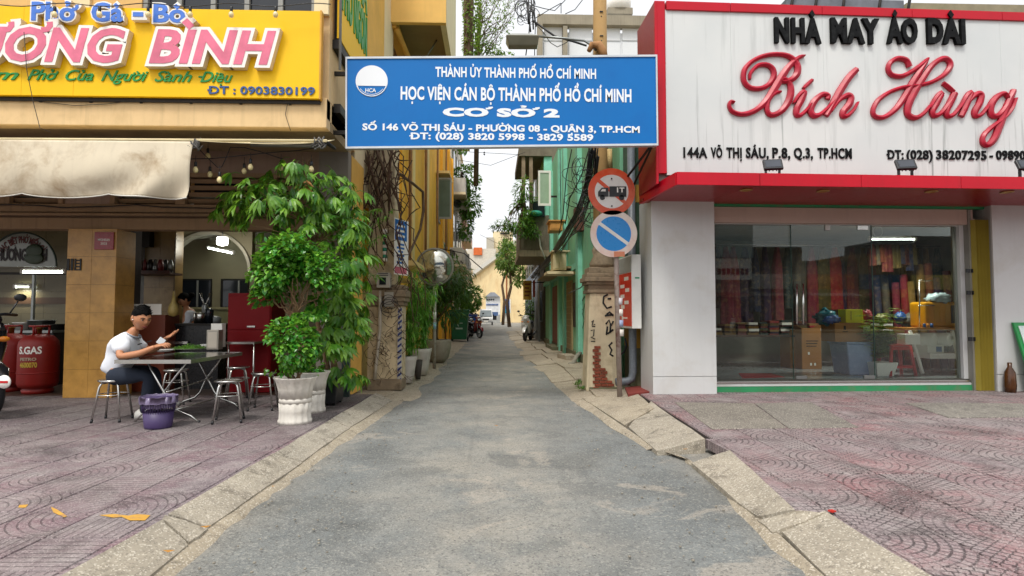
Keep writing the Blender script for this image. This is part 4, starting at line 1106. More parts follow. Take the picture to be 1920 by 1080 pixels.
WW = M('white_wall', '#cfccc2', .8, var=.08, streak=.3)
block('narrow_house', 'tall grey white house with balconies past the yellow house', -9, -2.25, 31.1, 37, 15.5, GW, 1, 4)
block('narrow_house', 'narrow white house with balcony greenery further down the left side', -9, -2.45, 37.1, 45, 13, WW, 1, 3)
block('narrow_house', 'pinkish house near the far left end of the alley', -10, -2.9, 45.2, 60, 12, M('pink_wall','#c59c86',.8,streak=.3), 1, 3)
block('narrow_house', 'cream house at the end of the left row', -12, -3.4, 60.4, 76, 9, CREAM, 1, 3)
# air conditioners
def aircon(loc, label, rz, s=1, par=None):
    r_ = E('air_conditioner', loc, label, 'air conditioner', 'outdoor air conditioner units', rz)
    MB().box(-.4*s,.4*s,-.15*s,.15*s,0,.55*s).build('casing', M('ac_white','#c4c0b2',.5,var=.1,streak=.3), r_, .01, local=True)
    g_ = MB().lathe([(.2*s,0),(.2*s,.012*s)], (-.1*s,-.15*s,.28*s), 20, rot=Euler((math.pi/2,0,0)).to_matrix()); g_.build('fan_grille', DARKM, r_, local=True)
    gl = MB()
    for i in range(7): gl.box(-.31*s,.12*s,-.172*s,-.166*s,(.1+.055*i)*s,(.108+.055*i)*s)
    gl.build('grille_wires', POTW, r_, local=True)
    MB().box(-.35*s,-.32*s,-.13*s,.3*s,-.05*s,0).build('bracket', DARKM, r_, local=True); MB().box(.32*s,.35*s,-.13*s,.3*s,-.05*s,0).build('bracket', DARKM, r_, local=True)
    return r_
for (y_, z_, lab) in ((28.4, 3.9,'lowest air conditioner unit on the left by the mirror'),(29.8,3.95,'second air conditioner on the yellow house end'),(33,7.2,'air conditioner high on the grey white house'),(35.2,4.3,'air conditioner low on the grey white house'),(39,6.2,'air conditioner on the narrow white house')):
    aircon((-1.95 if y_ < 31 else -1.9, y_, z_), lab, math.pi/2*.0, 1.15)
# --- convex mirror on a pole
mp = PZ(814, 690, .02)
mr = E('traffic_mirror', (mp.x, mp.y, .02), 'round convex mirror with white paint marks on a stickered pole', 'mirror')
cm = PY(815, 500, mp.y); rm = .43
rp9 = M('rust_white_paint', '#b9b4a8', .7, var=.15, dirt=('#6b3a22', .85, 5)); 
MB().tube([(mp.x, mp.y+.05, .0), (mp.x, mp.y+.05, cm.z+.1)], .038, 10).build('pole', rp9, mr)
for (z_, mt) in ((1.62, M('green_tape','#2b8a5e',.5)), (1.2, LW), (.95, M('blue_tape','#8fb8c8',.5)), (2.1, LW), (2.3, BLK)):
    MB().tube([(mp.x, mp.y+.05, z_), (mp.x, mp.y+.05, z_+.16)], .041, 10).build('sticker', mt, mr)
RX = Euler((math.pi/2,0,0)).to_matrix()
MB().lathe([(.02,.13),(rm*.5,.11),(rm*.85,.05),(rm,0),(rm,-.03)], cm, 36, rot=RX).build('mirror_glass', M('mirror','#b9b8ae',.12,.9,var=.25,vs=9,bump=.05,rv=.1), mr)
MB().lathe([(rm-.01,.0),(rm+.03,.01),(rm+.035,-.04),(rm*.3,-.08)], cm, 36, rot=RX).build('rim', M('grey_rim','#8a887c',.5), mr)
m_ = MB(); 
for i in range(14): 
    p = cm+Vector((.16+.05*math.sin(i*.9), -.115+abs(i-7)*.004, .22-.035*i)); m_.cb(p, (.11+.05*math.sin(i*2.1),.004,.05), (0,.5*math.sin(i),0))
m_.build('paint_splash', LW, mr)
# --- pots and plants on the left
def planter(name, label, loc, prof, mat, seg=24, cat='plant pot', group=None, flute=None, fill=True, sx=1, sy=1):
    r_ = E(name, loc, label, cat, group)
    MB().lathe(prof, (0,0,0), seg, flute=flute, sx=sx, sy=sy).build('pot', mat, r_, local=True)
    return r_
def potplant(name, label, cat, loc, potprof, potmat, group=None, seg=24, flute=None):
    r_ = E(name, loc, label, cat, group); 
    h = max(z for r__, z in potprof); ro = [r__ for r__, z in potprof if z == h][0]
    MB().lathe(list(potprof)+[(ro*.86, h), (ro*.82, h-.06)], (0,0,0), seg, flute=flute).build('pot', potmat, r_, local=True)
    MB().lathe([(1e-4, h-.045), (ro*.83, h-.055)], (0,0,0), seg).build('soil', SOIL, r_, local=True)
    return r_
TP = [(.12,0),(.15,.15),(.19,.42),(.21,.5)]
def bamboo(r_, z0, h, n, seed, spread=.5, lean=(0,0)):
    r = random.Random(seed); st = MB(); lf = MB()
    for i in range(n):
        a = r.uniform(0, 6.28); b0 = Vector((.08*math.cos(a), .08*math.sin(a), z0)); tp = Vector((spread*math.cos(a)*r.random()+lean[0], spread*math.sin(a)*r.random()+lean[1], h*r.uniform(.6,1)))
        pts = [b0.lerp(tp, k/8)+Vector((0,0,.15*math.sin(k/8*3.14)))-Vector((0,0,.25*(k/8)**3)) for k in range(9)]
        st.tube(pts, [.008-.0006*k for k in range(9)], 4)
        for k in range(1, 9):
            for q in range(9):
                d = rdir(r, -.9, .25); leaf_add(lf, pts[k]+rdir(r)*.06, d, (0,0,1), r.uniform(.12,.24), r.uniform(.016,.028), .2, .35)
    st.build('stems', L_BAM, r_, local=True); tag(lf.build('foliage', L_BAM, r_, local=True), kind='stuff')
p = PZ(765, 717, .05); b1 = potplant('potted_bamboo', 'bamboo in a white pot nearest the old pillar', 'potted plant', (p.x-.05, p.y+.1, .03), TP, POTW); bamboo(b1, .45, 2.5, 15, 3, .75, (.1,0))
p = PZ(788, 703, .05); b2 = potplant('potted_bamboo', 'bamboo in a white pot behind the dark pot', 'potted plant', (p.x-.03, p.y+.3, .03), [(a*1.15, z*1.1) for a, z in TP], POTW); bamboo(b2, .5, 2.2, 12, 8, .6, (.1,0))
p = PZ(776, 709, .05); dp = potplant('dark_pot', 'small dark pot squeezed between the two white bamboo pots', 'plant pot', (p.x+.08, p.y, .03), [(.05,0),(.07,.2),(.09,.38)], M('dark_pot','#4a443e',.7))
p = PZ(818, 680, .03); b3 = potplant('potted_tree', 'tree with lance leaves in a large rounded beige pot behind the mirror pole', 'potted tree', (p.x, p.y+.3, .03), [(.2,0),(.3,.12),(.36,.35),(.38,.56),(.36,.6)], POTB, seg=28)
tr = MB(); limb(tr, (0,0,.5), (-.1,0,1.6), .07, .05); limb(tr, (-.1,0,1.6), (.5,.2,2.4), .04, .015); limb(tr, (-.1,0,1.6), (-.4,.1,2.6), .04, .015); limb(tr, (0,0,1.2), (.6,-.1,1.9), .03, .012)
tr.build('trunk', BARK, b3, local=True)
cr = MB(); r5 = random.Random(11)
for (c, rad, n) in (((.1,.1,2.3),(.75,.7,.6),800),((.5,.2,2.0),(.42,.5,.45),360),((-.3,0,1.7),(.5,.5,.6),400),((.3,0,1.35),(.45,.4,.4),250)): crown(cr, c, rad, n, .2, .045, r5, .4, .35)
tag(cr.build('foliage', L_DARK, b3, local=True), kind='stuff')
# more greenery deeper along the left wall
def tree(name, label, loc, trunkpts, tr_r, crowns, L, W, mat, seed, cat='tree', group=None):
    r_ = E(name, loc, label, cat, group); t_ = MB(); r = random.Random(seed)
    for pts, ra in trunkpts: t_.tube([Vector(p) for p in pts], ra, 8)
    for (c, rad, n) in crowns:
        for k in range(5): limb(t_, trunkpts[0][0][-1], Vector(c)+rdir(r)*min(rad)*.6, tr_r*.4, .008, .06, 5, 5, r=r)
    t_.build('trunk', BARK, r_, local=True)
    c_ = MB()
    for (c, rad, n) in crowns: crown(c_, c, rad, n, L, W, r, .4, .3, 1.3)
    tag(c_.build('foliage', mat, r_, local=True), kind='stuff'); return r_
tree('small_tree', 'dark leaved tree standing past the potted tree by the yellow house', (-1.95, 19.5, .02), [([(0,0,0),(.05,0,1.0),(.1,.1,2.0)], [.09,.08,.05])], .08, [((.2,0,2.5),(.9,.8,.7),900),((.3,.2,1.9),(.7,.6,.5),400)], .22, .06, L_DARK, 21)
tree('balcony_plant', 'bright green creeper hanging from a high left balcony', (-1.9, 33, 8.9), [([(0,0,0),(.1,0,.5)], [.04,.02])], .05, [((.3,0,0),(.8,1.0,.9),700),((.5,.3,-1.3),(.65,.9,.9),600),((.3,.5,-2.6),(.4,.6,.8),300)], .24, .12, L_MID, 22, cat='plant')
tree('balcony_plant', 'small shrub on the uppermost left balcony', (-1.8, 31.5, 10.2), [([(0,0,0),(.0,0,.4)], [.03,.02])], .04, [((.1,0,.6),(.5,.7,.8),300)], .22, .09, L_MID, 23, cat='plant')
tree('street_bush', 'light green bush behind the bins at the far left of the alley', (-2.6, 50, 0), [([(0,0,0),(.1,0,1.4)], [.06,.04])], .06, [((.3,0,2.6),(1.5,1.5,1.2),1100)], .4, .18, L_MID, 24, cat='shrub')
# slanted plank / broken pot beside tree
tag(MB().tube([(-1.72,17.0,.03),(-1.55,16.4,.35),(-1.62,16.6,.9)], .03, 6).build('leaning_hoop', STEELD), 'thin grey hoop leaning by the beige pot', 'hoop')
# --- wheelie bin (green)
def bin_(loc, label, s, mat, name='wheelie_bin'):
    r_ = E(name, loc, label, 'rubbish bin', None); 
    b = MB(); b.hexa([(-.24,-.28,.08),(.24,-.28,.08),(.24,.28,.08),(-.24,.28,.08)], [(-.31,-.36,1.0),(.31,-.36,1.0),(.31,.36,1.0),(-.31,.36,1.0)])
    o = b.build('body', mat, r_, .02, local=True)
    MB().box(-.34,.34,-.4,.42,1.003,1.06).build('lid', mat, r_, .015, local=True)
    MB().box(-.33,.33,-.385,-.362,.9,.99).build('rim', mat, r_, local=True)
    MB().tube([(-.25,.46,.98),(.25,.46,.98)], .02, 6).build('handle', BLACK, r_, local=True)
    for x in (-.26,.26): MB().lathe([(.09,-.03),(.09,.03)], (x,.3,.09), 14, rot=Euler((0,math.pi/2,0)).to_matrix()).build('wheel', BLACK, r_, local=True)
    m_ = MB()
    for k in range(3):
        a = k*2.094; m_.cb((.07*math.cos(a), -.335, .62+.07*math.sin(a)), (.1,.006,.025), (-.08, a, 0))
    m_.box(-.12,.12,-.323,-.317,.42,.47); m_.build('recycling_mark', M('faint_white','#9fb8a8',.6,bump=0), r_, local=True)
    r_.scale = (s,s,s); return r_
p = PZ(865, 641, 0); bin_((p.x-.1, p.y+.2, 0), 'dark green wheelie bin beside the parked motorbikes', 1.45, M('bin_green', '#0f5c3a', .4, var=.12, dirt=('#3c3a2c',.3,4)))
p = PZ(893, 621, 0); bin_((p.x-.3, p.y, 0), 'blue bin standing behind the motorbikes near the van', 1.3, M('bin_blue', '#15449a', .4), 'blue_bin')
# --- motorcycles
def wheel(par, c, r, wdt, mrim=STEELD, axis='x'):
    w_ = MB().lathe([(r*.72,-wdt*.4),(r*.9,-wdt*.5),(r,-wdt*.25),(r,wdt*.25),(r*.9,wdt*.5),(r*.72,wdt*.4)], c, 22, cap=False, rot=Euler((0,math.pi/2,0)).to_matrix() if axis == 'x' else RX).build('wheel', M('tyre','#17171a',.8,var=.2), par, local=True)
    k = MB().lathe([(r*.70,-wdt*.42),(r*.72,-wdt*.42),(r*.72,wdt*.42),(r*.70,wdt*.42),(r*.70,-wdt*.42)], c, 22, cap=False, rot=Euler((0,math.pi/2,0)).to_matrix() if axis == 'x' else RX)
    k.lathe([(.04,-wdt*.7),(.04,wdt*.7)], c, 10, rot=Euler((0,math.pi/2,0)).to_matrix() if axis == 'x' else RX)
    for i in range(5):
        a = i*2*math.pi/5
        if axis == 'x': k.tube([Vector(c), Vector(c)+Vector((0, r*.71*math.cos(a), r*.71*math.sin(a)))], .016, 5)
        else: k.tube([Vector(c), Vector(c)+Vector((r*.71*math.cos(a), 0, r*.71*math.sin(a)))], .016, 5)
    k.build('rim', mrim, w_, local=True)
    return w_
def scooter(label, loc, rz, body, seat=None, scale=1, group='motor scooters and motorbikes', name='motor_scooter', accent=None):
    """step-through scooter, front towards -Y (local)"""
    r_ = E(name, loc, label, 'scooter', group, rz); seat = seat or BLACK; accent = accent or body
    wheel(r_, (0,-.62,.27), .27, .1); wheel(r_, (0,.58,.27), .27, .11)
    def L(prof, nm, mat, segs=14):     # loft of ellipses: (y, z, rx, ry, tilt)
        m_ = MB(); vs = []; n = len(prof)
        for (y, z, rx_, rz_, tl) in prof:
            for k in range(segs):
                a = 2*math.pi*k/segs; dx = rx_*math.copysign(abs(math.cos(a))**.8, math.cos(a)); q = rz_*math.copysign(abs(math.sin(a))**.8, math.sin(a))
                vs.append((dx, y-q*math.sin(tl), z+q*math.cos(tl)))
        fs = [(i*segs+k, i*segs+(k+1) % segs, (i+1)*segs+(k+1) % segs, (i+1)*segs+k) for i in range(n-1) for k in range(segs)]
        fs += [tuple(range(segs-1,-1,-1)), tuple((n-1)*segs+k for k in range(segs))]
        m_.add(vs, fs, 0, True); return m_.build(nm, mat, r_, local=True)
    L([(-.50,.98,.05,.05,0),(-.52,.93,.15,.07,.3),(-.46,.84,.2,.1,.6),(-.42,.72,.22,.09,1.1),(-.38,.55,.2,.08,1.3),(-.33,.40,.17,.07,1.4),(-.25,.30,.12,.05,.6)], 'front_shield', body)
    L([(-.52,1.02,.04,.03,0),(-.5,1.0,.14,.07,0),(-.42,1.02,.15,.06,0),(-.36,1.01,.06,.04,0)], 'handlebar_cover', body)
    L([(-.30,.29,.13,.04,0),(0,.27,.14,.05,0),(.15,.3,.12,.06,0)], 'floorboard', BLACK)
    L([(.0,.42,.07,.12,0),(.12,.5,.13,.17,0),(.3,.56,.17,.15,0),(.55,.62,.17,.12,0),(.8,.68,.12,.08,0),(.95,.72,.04,.04,0)], 'rear_body', accent)
    L([(.0,.70,.08,.03,0),(.1,.75,.14,.05,0),(.35,.76,.16,.05,0),(.6,.80,.15,.05,0),(.78,.83,.08,.03,0)], 'seat', seat)
    L([(-.92,.36,.05,.02,0),(-.85,.5,.08,.03,0),(-.62,.58,.09,.03,0),(-.42,.46,.07,.03,0)], 'front_fender', body)
    L([(.1,.27,.09,.1,0),(.35,.28,.12,.1,0),(.58,.28,.08,.07,0)], 'engine', STEELD)
    for s_ in (-1, 1):
        MB().tube([(s_*.07,-.62,.27),(s_*.07,-.5,.6),(s_*.03,-.44,.8)], .022, 6).build('fork', STEELD, r_, local=True)
        MB().tube([(0,-.42,1.03),(s_*.2,-.38,1.06),(s_*.34,-.3,1.05)], .017, 6).build('handlebar', BLACK, r_, local=True)
        g_ = MB().tube([(s_*.24,-.4,1.07),(s_*.3,-.42,1.2)], .008, 5); g_.ball((s_*.32,-.42,1.24), .06, 10, 6, sx=1, sy=.25, sz=.7).build('mirror', BLACK, r_, local=True)
        MB().ball((s_*.13,-.575,.80), .05, 8, 6, sx=1.1, sy=.5, sz=.6).build('indicator', M('amber','#d07a20',.2,bump=0), r_, local=True)
    MB().ball((0,-.585,.93), .075, 12, 8, sx=1.3, sy=.5, sz=.8).build('headlight', M('lamp_glass','#d8dcdc',.08,bump=0,coat=1), r_, local=True)
    MB().box(-.09,.09,-.90,-.89,.38,.5).build('number_plate', LW, r_, local=True) if False else None
    MB().tube([(.12,.3,.22),(.15,.6,.26),(.15,.95,.36)], [.03,.045,.045], 8).build('exhaust', STEELD, r_, local=True)
    MB().tube([(-.1,.05,.25),(-.22,.1,.02)], .012, 5).build('kickstand', BLACK, r_, local=True)
    r_.scale = (scale,)*3; return r_
WP = M('scooter_white', '#d4d4d0', .25, var=.04, bump=0, coat=.6, rv=.05); BP = M('scooter_black', '#16181c', .22, var=.1, bump=0, coat=.8, rv=.05); RP = M('scooter_red', '#6e1a1c', .25, var=.1, bump=0, coat=.6, rv=.05)
p = PZ(992, 641, .05); scooter('white motor scooter parked outside the green house', (p.x, p.y+.9, .07), -.25, WP, scale=1.12)
p = PZ(884, 634, 0); scooter('dark red motorbike parked just past the green wheelie bin', (p.x+.1, p.y+.4, 0), .55, RP, accent=BP, scale=1.1)
scooter('black motorbike parked behind the dark red one', (p.x-.35, p.y+2.6, 0), .4, BP, scale=1.1)
scooter('dark motorbike parked by the corrugated fence', (2.15, 38, .04), -.2, BP, accent=RP)
# --- van
def van(label, loc):
    r_ = E('van', loc, label, 'van'); VB = M('van_white', '#d6d6d4', .3, var=.04, bump=0, coat=.5)
    prof = [(-2.2,.35),(-2.25,.75),(-2.05,1.02),(-1.45,1.9),(-1.2,2.0),(2.1,2.02),(2.25,1.9),(2.3,.4),(-2.2,.35)][:-1]
    m_ = MB(); n = len(prof); vs = []
    for s_ in (-1,1):
        for (y, z) in prof: vs.append((s_*(.86 if z < 1.1 else .86-.14*(z-1.1)/.9), y, z))
    m_.add(vs, [tuple(range(n)), tuple(range(2*n-1,n-1,-1))]+[(i, i+n, (i+1) % n+n, (i+1) % n) for i in range(n)])
    m_.build('body', VB, r_, .05, local=True)
    a = Vector((0,-2.09,1.06)); b = Vector((0,-1.50,1.84)); nn = Vector((0,-.81,.58)).normalized()*.02
    m_ = MB(); m_.add([Vector((-.76,a.y,a.z))+nn, Vector((.76,a.y,a.z))+nn, Vector((.68,b.y,b.z))+nn, Vector((-.68,b.y,b.z))+nn], [(0,1,2,3)]); m_.build('windscreen', M('windscreen','#6a7478',.08,bump=0), r_, local=True)
    for s_ in (-1,1):
        MB().box(s_*.58-.17,s_*.58+.17,-2.28,-2.2,.68,.84).build('headlight', M('lamp_glass') if 'lamp_glass' not in MATS else MATS['lamp_glass'], r_, local=True)
        MB().box(s_*.87-.02,s_*.87+.005,-1.3,-.4,1.15,1.7).build('side_window', GLASSD, r_, local=True)
        w_ = MB().box(s_*.93-.07,s_*.93+.07,-1.85,-1.7,1.1,1.32).build('wing_mirror', BLACK, r_, local=True)
        for y in (-1.45, 1.4): wheel(r_, (s_*.78,y,.32), .32, .18)
    MB().box(-.4,.4,-2.275,-2.22,.66,.82).build('grille', BLACK, r_, local=True); MB().box(-.84,.84,-2.33,-2.2,.34,.56).build('bumper', M('bumper','#8f9090',.5), r_, .02, local=True)
    MB().box(-.26,.26,-2.345,-2.331,.40,.52).build('number_plate', LW, r_, local=True)
    return r_
p = PZ(911, 609.5, 0); van('white van parked at the far end of the alley', (p.x, p.y*1.0+2, 0))
# --- far end of the alley
fb = E('far_yellow_building', (-1, 105, 0), 'long yellow building with brown pilasters closing the alley', 'building')
FY = M('far_yellow_hazed', '#ead2a0', .8, var=.12, vs=.3, dirt=('#c08a48',.4,.5)); FB = M('far_brown', '#9a5420', .8, var=.15, vs=.3)  # FY: yellow paled so that distance haze sits in the colour
def FP(px, py, y): return PY(px, py, y)
a = FP(880, 600, 112); b_ = FP(985, 600, 100)
def farq(x0, yt0, x1, yt1, d0, d1, nm, mat, th=.6, zb=0):
    p0, p1 = FP(x0, yt0, d0), FP(x1, yt1, d1)
    MB().hexa([(p0.x,d0,zb),(p1.x,d1,zb),(p1.x,d1+th,zb),(p0.x,d0+th,zb)],[(p0.x,d0,p0.z),(p1.x,d1,p1.z),(p1.x,d1+th,p1.z),(p0.x,d0+th,p0.z)]).build(nm, mat, fb)
farq(884, 520, 960, 468, 118, 98, 'wall', FY)
farq(960, 468, 1010, 440, 98, 92, 'wall', FY)
for (x_, t_) in ((893,514),(902,508),(909,503),(916,498),(921,495),(948,477),(940,482)):
    d = 118-(x_-884)/76*20-.4; farq(x_, t_, x_+(4 if x_ < 910 else 2.5), t_-2, d, d-.9, 'pilaster', FB, .3)
p0, p1 = FP(878, 524, 118), FP(965, 460, 97)
MB().hexa([(p0.x,117,p0.z),(p1.x,96,p1.z),(p1.x+3,99,p1.z),(p0.x+3,121,p0.z)],[(p0.x,117,p0.z+.7),(p1.x,96,p1.z+.9),(p1.x+3,99,p1.z+.9),(p0.x+3,121,p0.z+.7)]).build('roof_edge', WW, fb)
f2 = E('distant_block', (-1, 140, 0), 'pale distant block with orange patch above the yellow building', 'building')
def fbx(x0, y0, x1, y1, d, th, nm, mat, par): 
    p0, p1 = FP(x0, y0, d), FP(x1, y1, d); return MB().box(p0.x, p1.x, d, d+th, max(0, min(p0.z, p1.z)), max(p0.z, p1.z)).build(nm, mat, par)
fbx(876, 466, 930, 600, 150, 8, 'wall', M('far_white','#c9c2b4',.8), f2); fbx(888, 464, 904, 478, 149.5, .5, 'orange_panel', M('orange_roof','#c7622c',.8), f2)
fbx(924, 434, 962, 600, 160, 8, 'wall', CREAMW, f2); fbx(938, 436, 955, 439, 159.6, .4, 'window', GLASSD, f2); fbx(942, 448, 950, 453, 159.6, .4, 'window', GLASSD, f2); fbx(912, 445, 926, 600, 158, 6, 'wall', M('far_grey','#a8a294',.8), f2)
sb_ = E('far_white_building', (1, 95, 0), 'white building with grey canopy and dark sign lettering behind the van', 'building')
fbx(911, 556, 938, 590, 92, .6, 'wall', M('far_sign_white','#d2d4d6',.6), sb_); 
p0, p1 = FP(910,556,91.5), FP(932,548,91.5)
MB().prism([(p0.x,p0.z),(p1.x+.4,p0.z),(p1.x-.4,p1.z),(p0.x+.8,p1.z)], 91.5, 93).build('roof', M('far_roof_grey','#8d929a',.6), sb_)
for i in range(4): fbx(912+i*4, 560.5, 914.6+i*4, 563, 91.9, .1, 'window', GLASSD, sb_)
lettering('HUTECH EDU', FP(912,0,91.9).x, FP(935,0,91.9).x, FP(0,572.5,91.9).z, FP(0,569.8,91.9).z, 91.9, [NAVY], sb_, .05, .03, name='lettering') if False else None
for i in range(9): fbx(912+i*2.5, 569.8, 913.8+i*2.5, 572.5, 91.9, .1, 'lettering', NAVY, sb_)
fbx(911, 590, 938, 612, 92, .6, 'lower_wall', M('far_low','#9a9a96',.7), sb_)
cv = E('far_vehicle', (.6, 84, 0), 'grey blue vehicle partly hidden behind the white van', 'car')
fbx(922, 585, 934, 592, 84, 1.5, 'bonnet', M('car_blue','#4e6690',.3), cv); fbx(923, 592, 931, 600, 84.1, 1.4, 'cab', BLACK, cv); 
bs = E('far_blue_sign', (1.5, 80, 2), 'blue billboard standing near the end of the alley', 'sign')
fbx(944, 561, 956, 587, 80, .2, 'board', BLS, bs); fbx(955.6, 561, 957.5, 587, 79.9, .15, 'border', LW, bs); fbx(944, 580, 956, 587, 79.8, .1, 'picture', M('sign_teal','#1f8aa8',.4,bump=0), bs); fbx(945, 587, 956, 604, 80.1, .3, 'base_wall', WW, bs); fbx(948, 565, 952, 573, 79.8, .1, 'emblem', LW, bs)
MB().box(-40, 40, 128, 129, 0, 6).build('backdrop_wall', CREAMW, tag(E('rear_wall', (0,128,0), 'low cream wall far beyond the yellow building', 'wall')))
# trees at the far right end
tree('street_tree', 'leafy tree standing against the yellow building at the far end', (1.7, 62, 0), [([(0,0,0),(-.25,0,2.6),(.15,0,4.2),(.1,0,5.8)], [.2,.17,.15,.11])], .14, [((.2,0,7.4),(1.5,1.2,1.6),800),((1.3,0,6.2),(1.3,1.1,1.3),600),((-.3,0,8.7),(.8,.9,.6),200),((-.9,0,6.6),(.6,.7,.5),160),((.9,0,4.9),(.8,.8,.6),200)], .36, .14, L_PALE, 31)
tree('street_tree', 'darker tree with a bare trunk left of the far blue billboard', (1.2, 74, 0), [([(0,0,0),(.2,0,3),(-.1,0,5),(.3,0,6.5)], [.2,.17,.15,.1])], .14, [((.5,0,8.4),(1.4,1.4,2.2),900)], .5, .22, L_DARK, 32)
# ================================================================ ALLEY RIGHT
GRNW = M('green_wall', '#78b894', .75, var=.14, vs=1.4, streak=.3, dirt=('#98b08a', .5, 2), bump=.3)
GRNL = M('mint_pilaster', '#86cdb4', .75, var=.1, streak=.28, dirt=('#4f8f78', .4, 3))
MOSS = M('mossy_base', '#6a6a50', .9, var=.25, dirt=('#37362a', .6, 4))
gh = E('green_house', (4.5, 18, 0), 'mint green plastered house along the right side of the alley', 'house')
def gb(nm, mat, x0, x1, y0, y1, z0, z1, par=None, bev=0): return box_obj(nm, mat, par or gh, x0, x1, y0, y1, z0, z1, bev)
gb('wall', GRNW, 2.32, 2.9, 10.6, 14.1, .0, 5.9); gb('wall', GRNW, 2.32, 9, 14.6, 26, .0, 7.3); gb('wall', GRNW, 2.32, 2.9, 14.1, 14.6, .0, 7.3)
gb('base', MOSS, 2.25, 2.32, 10.6, 26, 0, .28)
for y_ in (12.3, 15.2, 18.2, 19.7, 22.6): gb('pilaster', GRNL, 2.2, 2.32, y_, y_+.42, .05, 6.9 if y_ > 14 else 5.8)
for z_ in (2.55,): gb('string_course', GRNL, 2.22, 2.319, 15.63, 26, z_, z_+.16)
# doors, shutters
d1 = gb('shutter', M('tan_shutter', '#a28f68', .7, var=.12, streak=.3), 2.27, 2.33, 17.0, 18.15, .2, 2.3)
for i in range(11): gb('slat', M('tan_shutter2','#8d7b58',.7,var=.1), 2.262, 2.27, 17.02, 18.13, .25+i*.185, .40+i*.185, d1)
d2 = gb('door', M('brown_door', '#5c2c1c', .6, var=.2, streak=.2), 2.27, 2.33, 20.2, 22.4, .2, 2.35)
for i in range(4): gb('leaf', M('brown_door2','#6e3826',.6,var=.2), 2.25, 2.269, 20.23+i*.545, 20.72+i*.545, .25, 2.3, d2)
gb('canopy', M('sheet_awning','#8b7a58',.7,dirt=('#5c4a34',.5,2)), 1.75, 2.32, 16.6, 23.2, 2.62, 2.68)
gb('window', DARKM, 2.27, 2.33, 15.8, 16.7, .95, 2.2); gb('door_sill', MOSS, 2.0, 2.25, 19.9, 22.5, .04, .2)
st1 = MB().cb((2.1, 16.4, .12), (.4,.9,.14), (0,0,.15)).build('step_stone', CONC, None); tag(st1, 'rough stone step at the foot of the green house', 'step')
tag(MB().tube([(2.25,15.2,.3),(2.12,15.0,.22),(2.02,14.8,.07),(1.9,14.6,.06)], .06, 8).build('drain_elbow', M('pvc_grey','#8a8478',.6)), 'bent grey drain pipe at the base of the green wall', 'pipe')
# small louvre block and brown vent near the capital
lv = E('louvre_block', (2.1, 11, 3), 'white concrete louvre fins on the green wall behind the road sign', 'vent')
for i in range(5):
    z_ = PX(1085, 440+12*i, 2.28); MB().cb((2.25, 11.9, z_.z), (.16,.5,.035), (0,.5,0)).build('fin', WW, lv)
bb_ = E('junction_box', (2.2, 12.5, 3.2), 'brown rusty junction box high on the green wall', 'box')
c = PX(1078, 400, 2.1); MB().box(2.1,2.32,c.y-.1,c.y+.3,c.z-.45,c.z+.15).build('casing', M('rust_brown','#5a3426',.7,var=.3), bb_)
# open white casement high up
cs = E('open_casement', (1.8, 20.3, 4.8), 'white window leaf swung open high on the green house', 'window')
p0, p1 = PY(1009, 320, 20.3), PY(1033, 386, 20.3)
for (xa, xb, za, zb_) in ((p0.x,p1.x,p0.z-.08,p0.z),(p0.x,p1.x,p1.z,p1.z+.08),(p0.x,p0.x+.07,p1.z+.08,p0.z-.08),(p1.x-.07,p1.x,p1.z+.08,p0.z-.08)): MB().box(xa,xb,20.27,20.33,za,zb_).build('frame', LW, cs)
MB().box(p0.x+.07,p1.x-.07,20.29,20.31,p1.z+.08,p0.z-.08).build('pane', M('pale_green_glass','#9db59a',.15,bump=0), cs)
MB().box(p1.x-.02,2.32,20.28,20.34,p1.z+.3,p1.z+.36).build('hinge_arm', DARKM, cs)
# balcony block over the alley
bk = E('overhanging_balcony', (1.6, 23.4, 3.6), 'weathered concrete balcony jutting over the alley past the green house', 'balcony')
OC = M('weathered_concrete', '#6f6656', .9, var=.25, dirt=('#3c342a',.6,2.5), streak=.6, bump=.4)
q = lambda px, py, y=23: PY(px, py, y)
MB().box(q(975,0).x, 2.32, 23, 23.15, q(0,465).z, q(0,398).z).build('front_panel', OC, bk)
MB().box(q(975,0).x, q(975,0).x+.12, 23.151, 27, q(0,462).z, q(0,395).z).build('side_panel', OC, bk)
MB().box(q(972,0).x, 2.32, 22.9, 27, q(0,478).z, q(0,466).z).build('floor_slab', M('balcony_slab','#8d8069',.9,streak=.5), bk)
MB().box(q(972,0).x, 2.32, 22.9, 27, q(0,285).z, q(0,270).z).build('roof_slab', OC, bk)
for px in (978, 992): MB().box(q(px,0).x, q(px,0).x+.14, 23, 23.14, q(0,398).z, q(0,285).z).build('post', M('post_old','#8a7a62',.9,dirt=('#4c3c2c',.6,4),streak=.5), bk)
MB().box(2.0, 2.32, 23, 26.9, q(0,398).z, q(0,285).z).build('wall', GRNL, bk)
MB().tube([q(1010,440,22.9), q(1013,462,22.9), q(1024,490,22.9)], .035, 7).build('drain', WW, bk)
lw_ = MB().box(q(998,0,22.95).x, q(1020,0,22.95).x, 22.9, 22.96, q(0,402).z, q(0,372).z).build('window_opening', GLASSD, bk)
m_ = MB().ball(q(1005,400,22.85), .2, 10, 6, sx=1.3, sz=.6).build('washing', M('teal_cloth','#3a9a86',.8), bk)
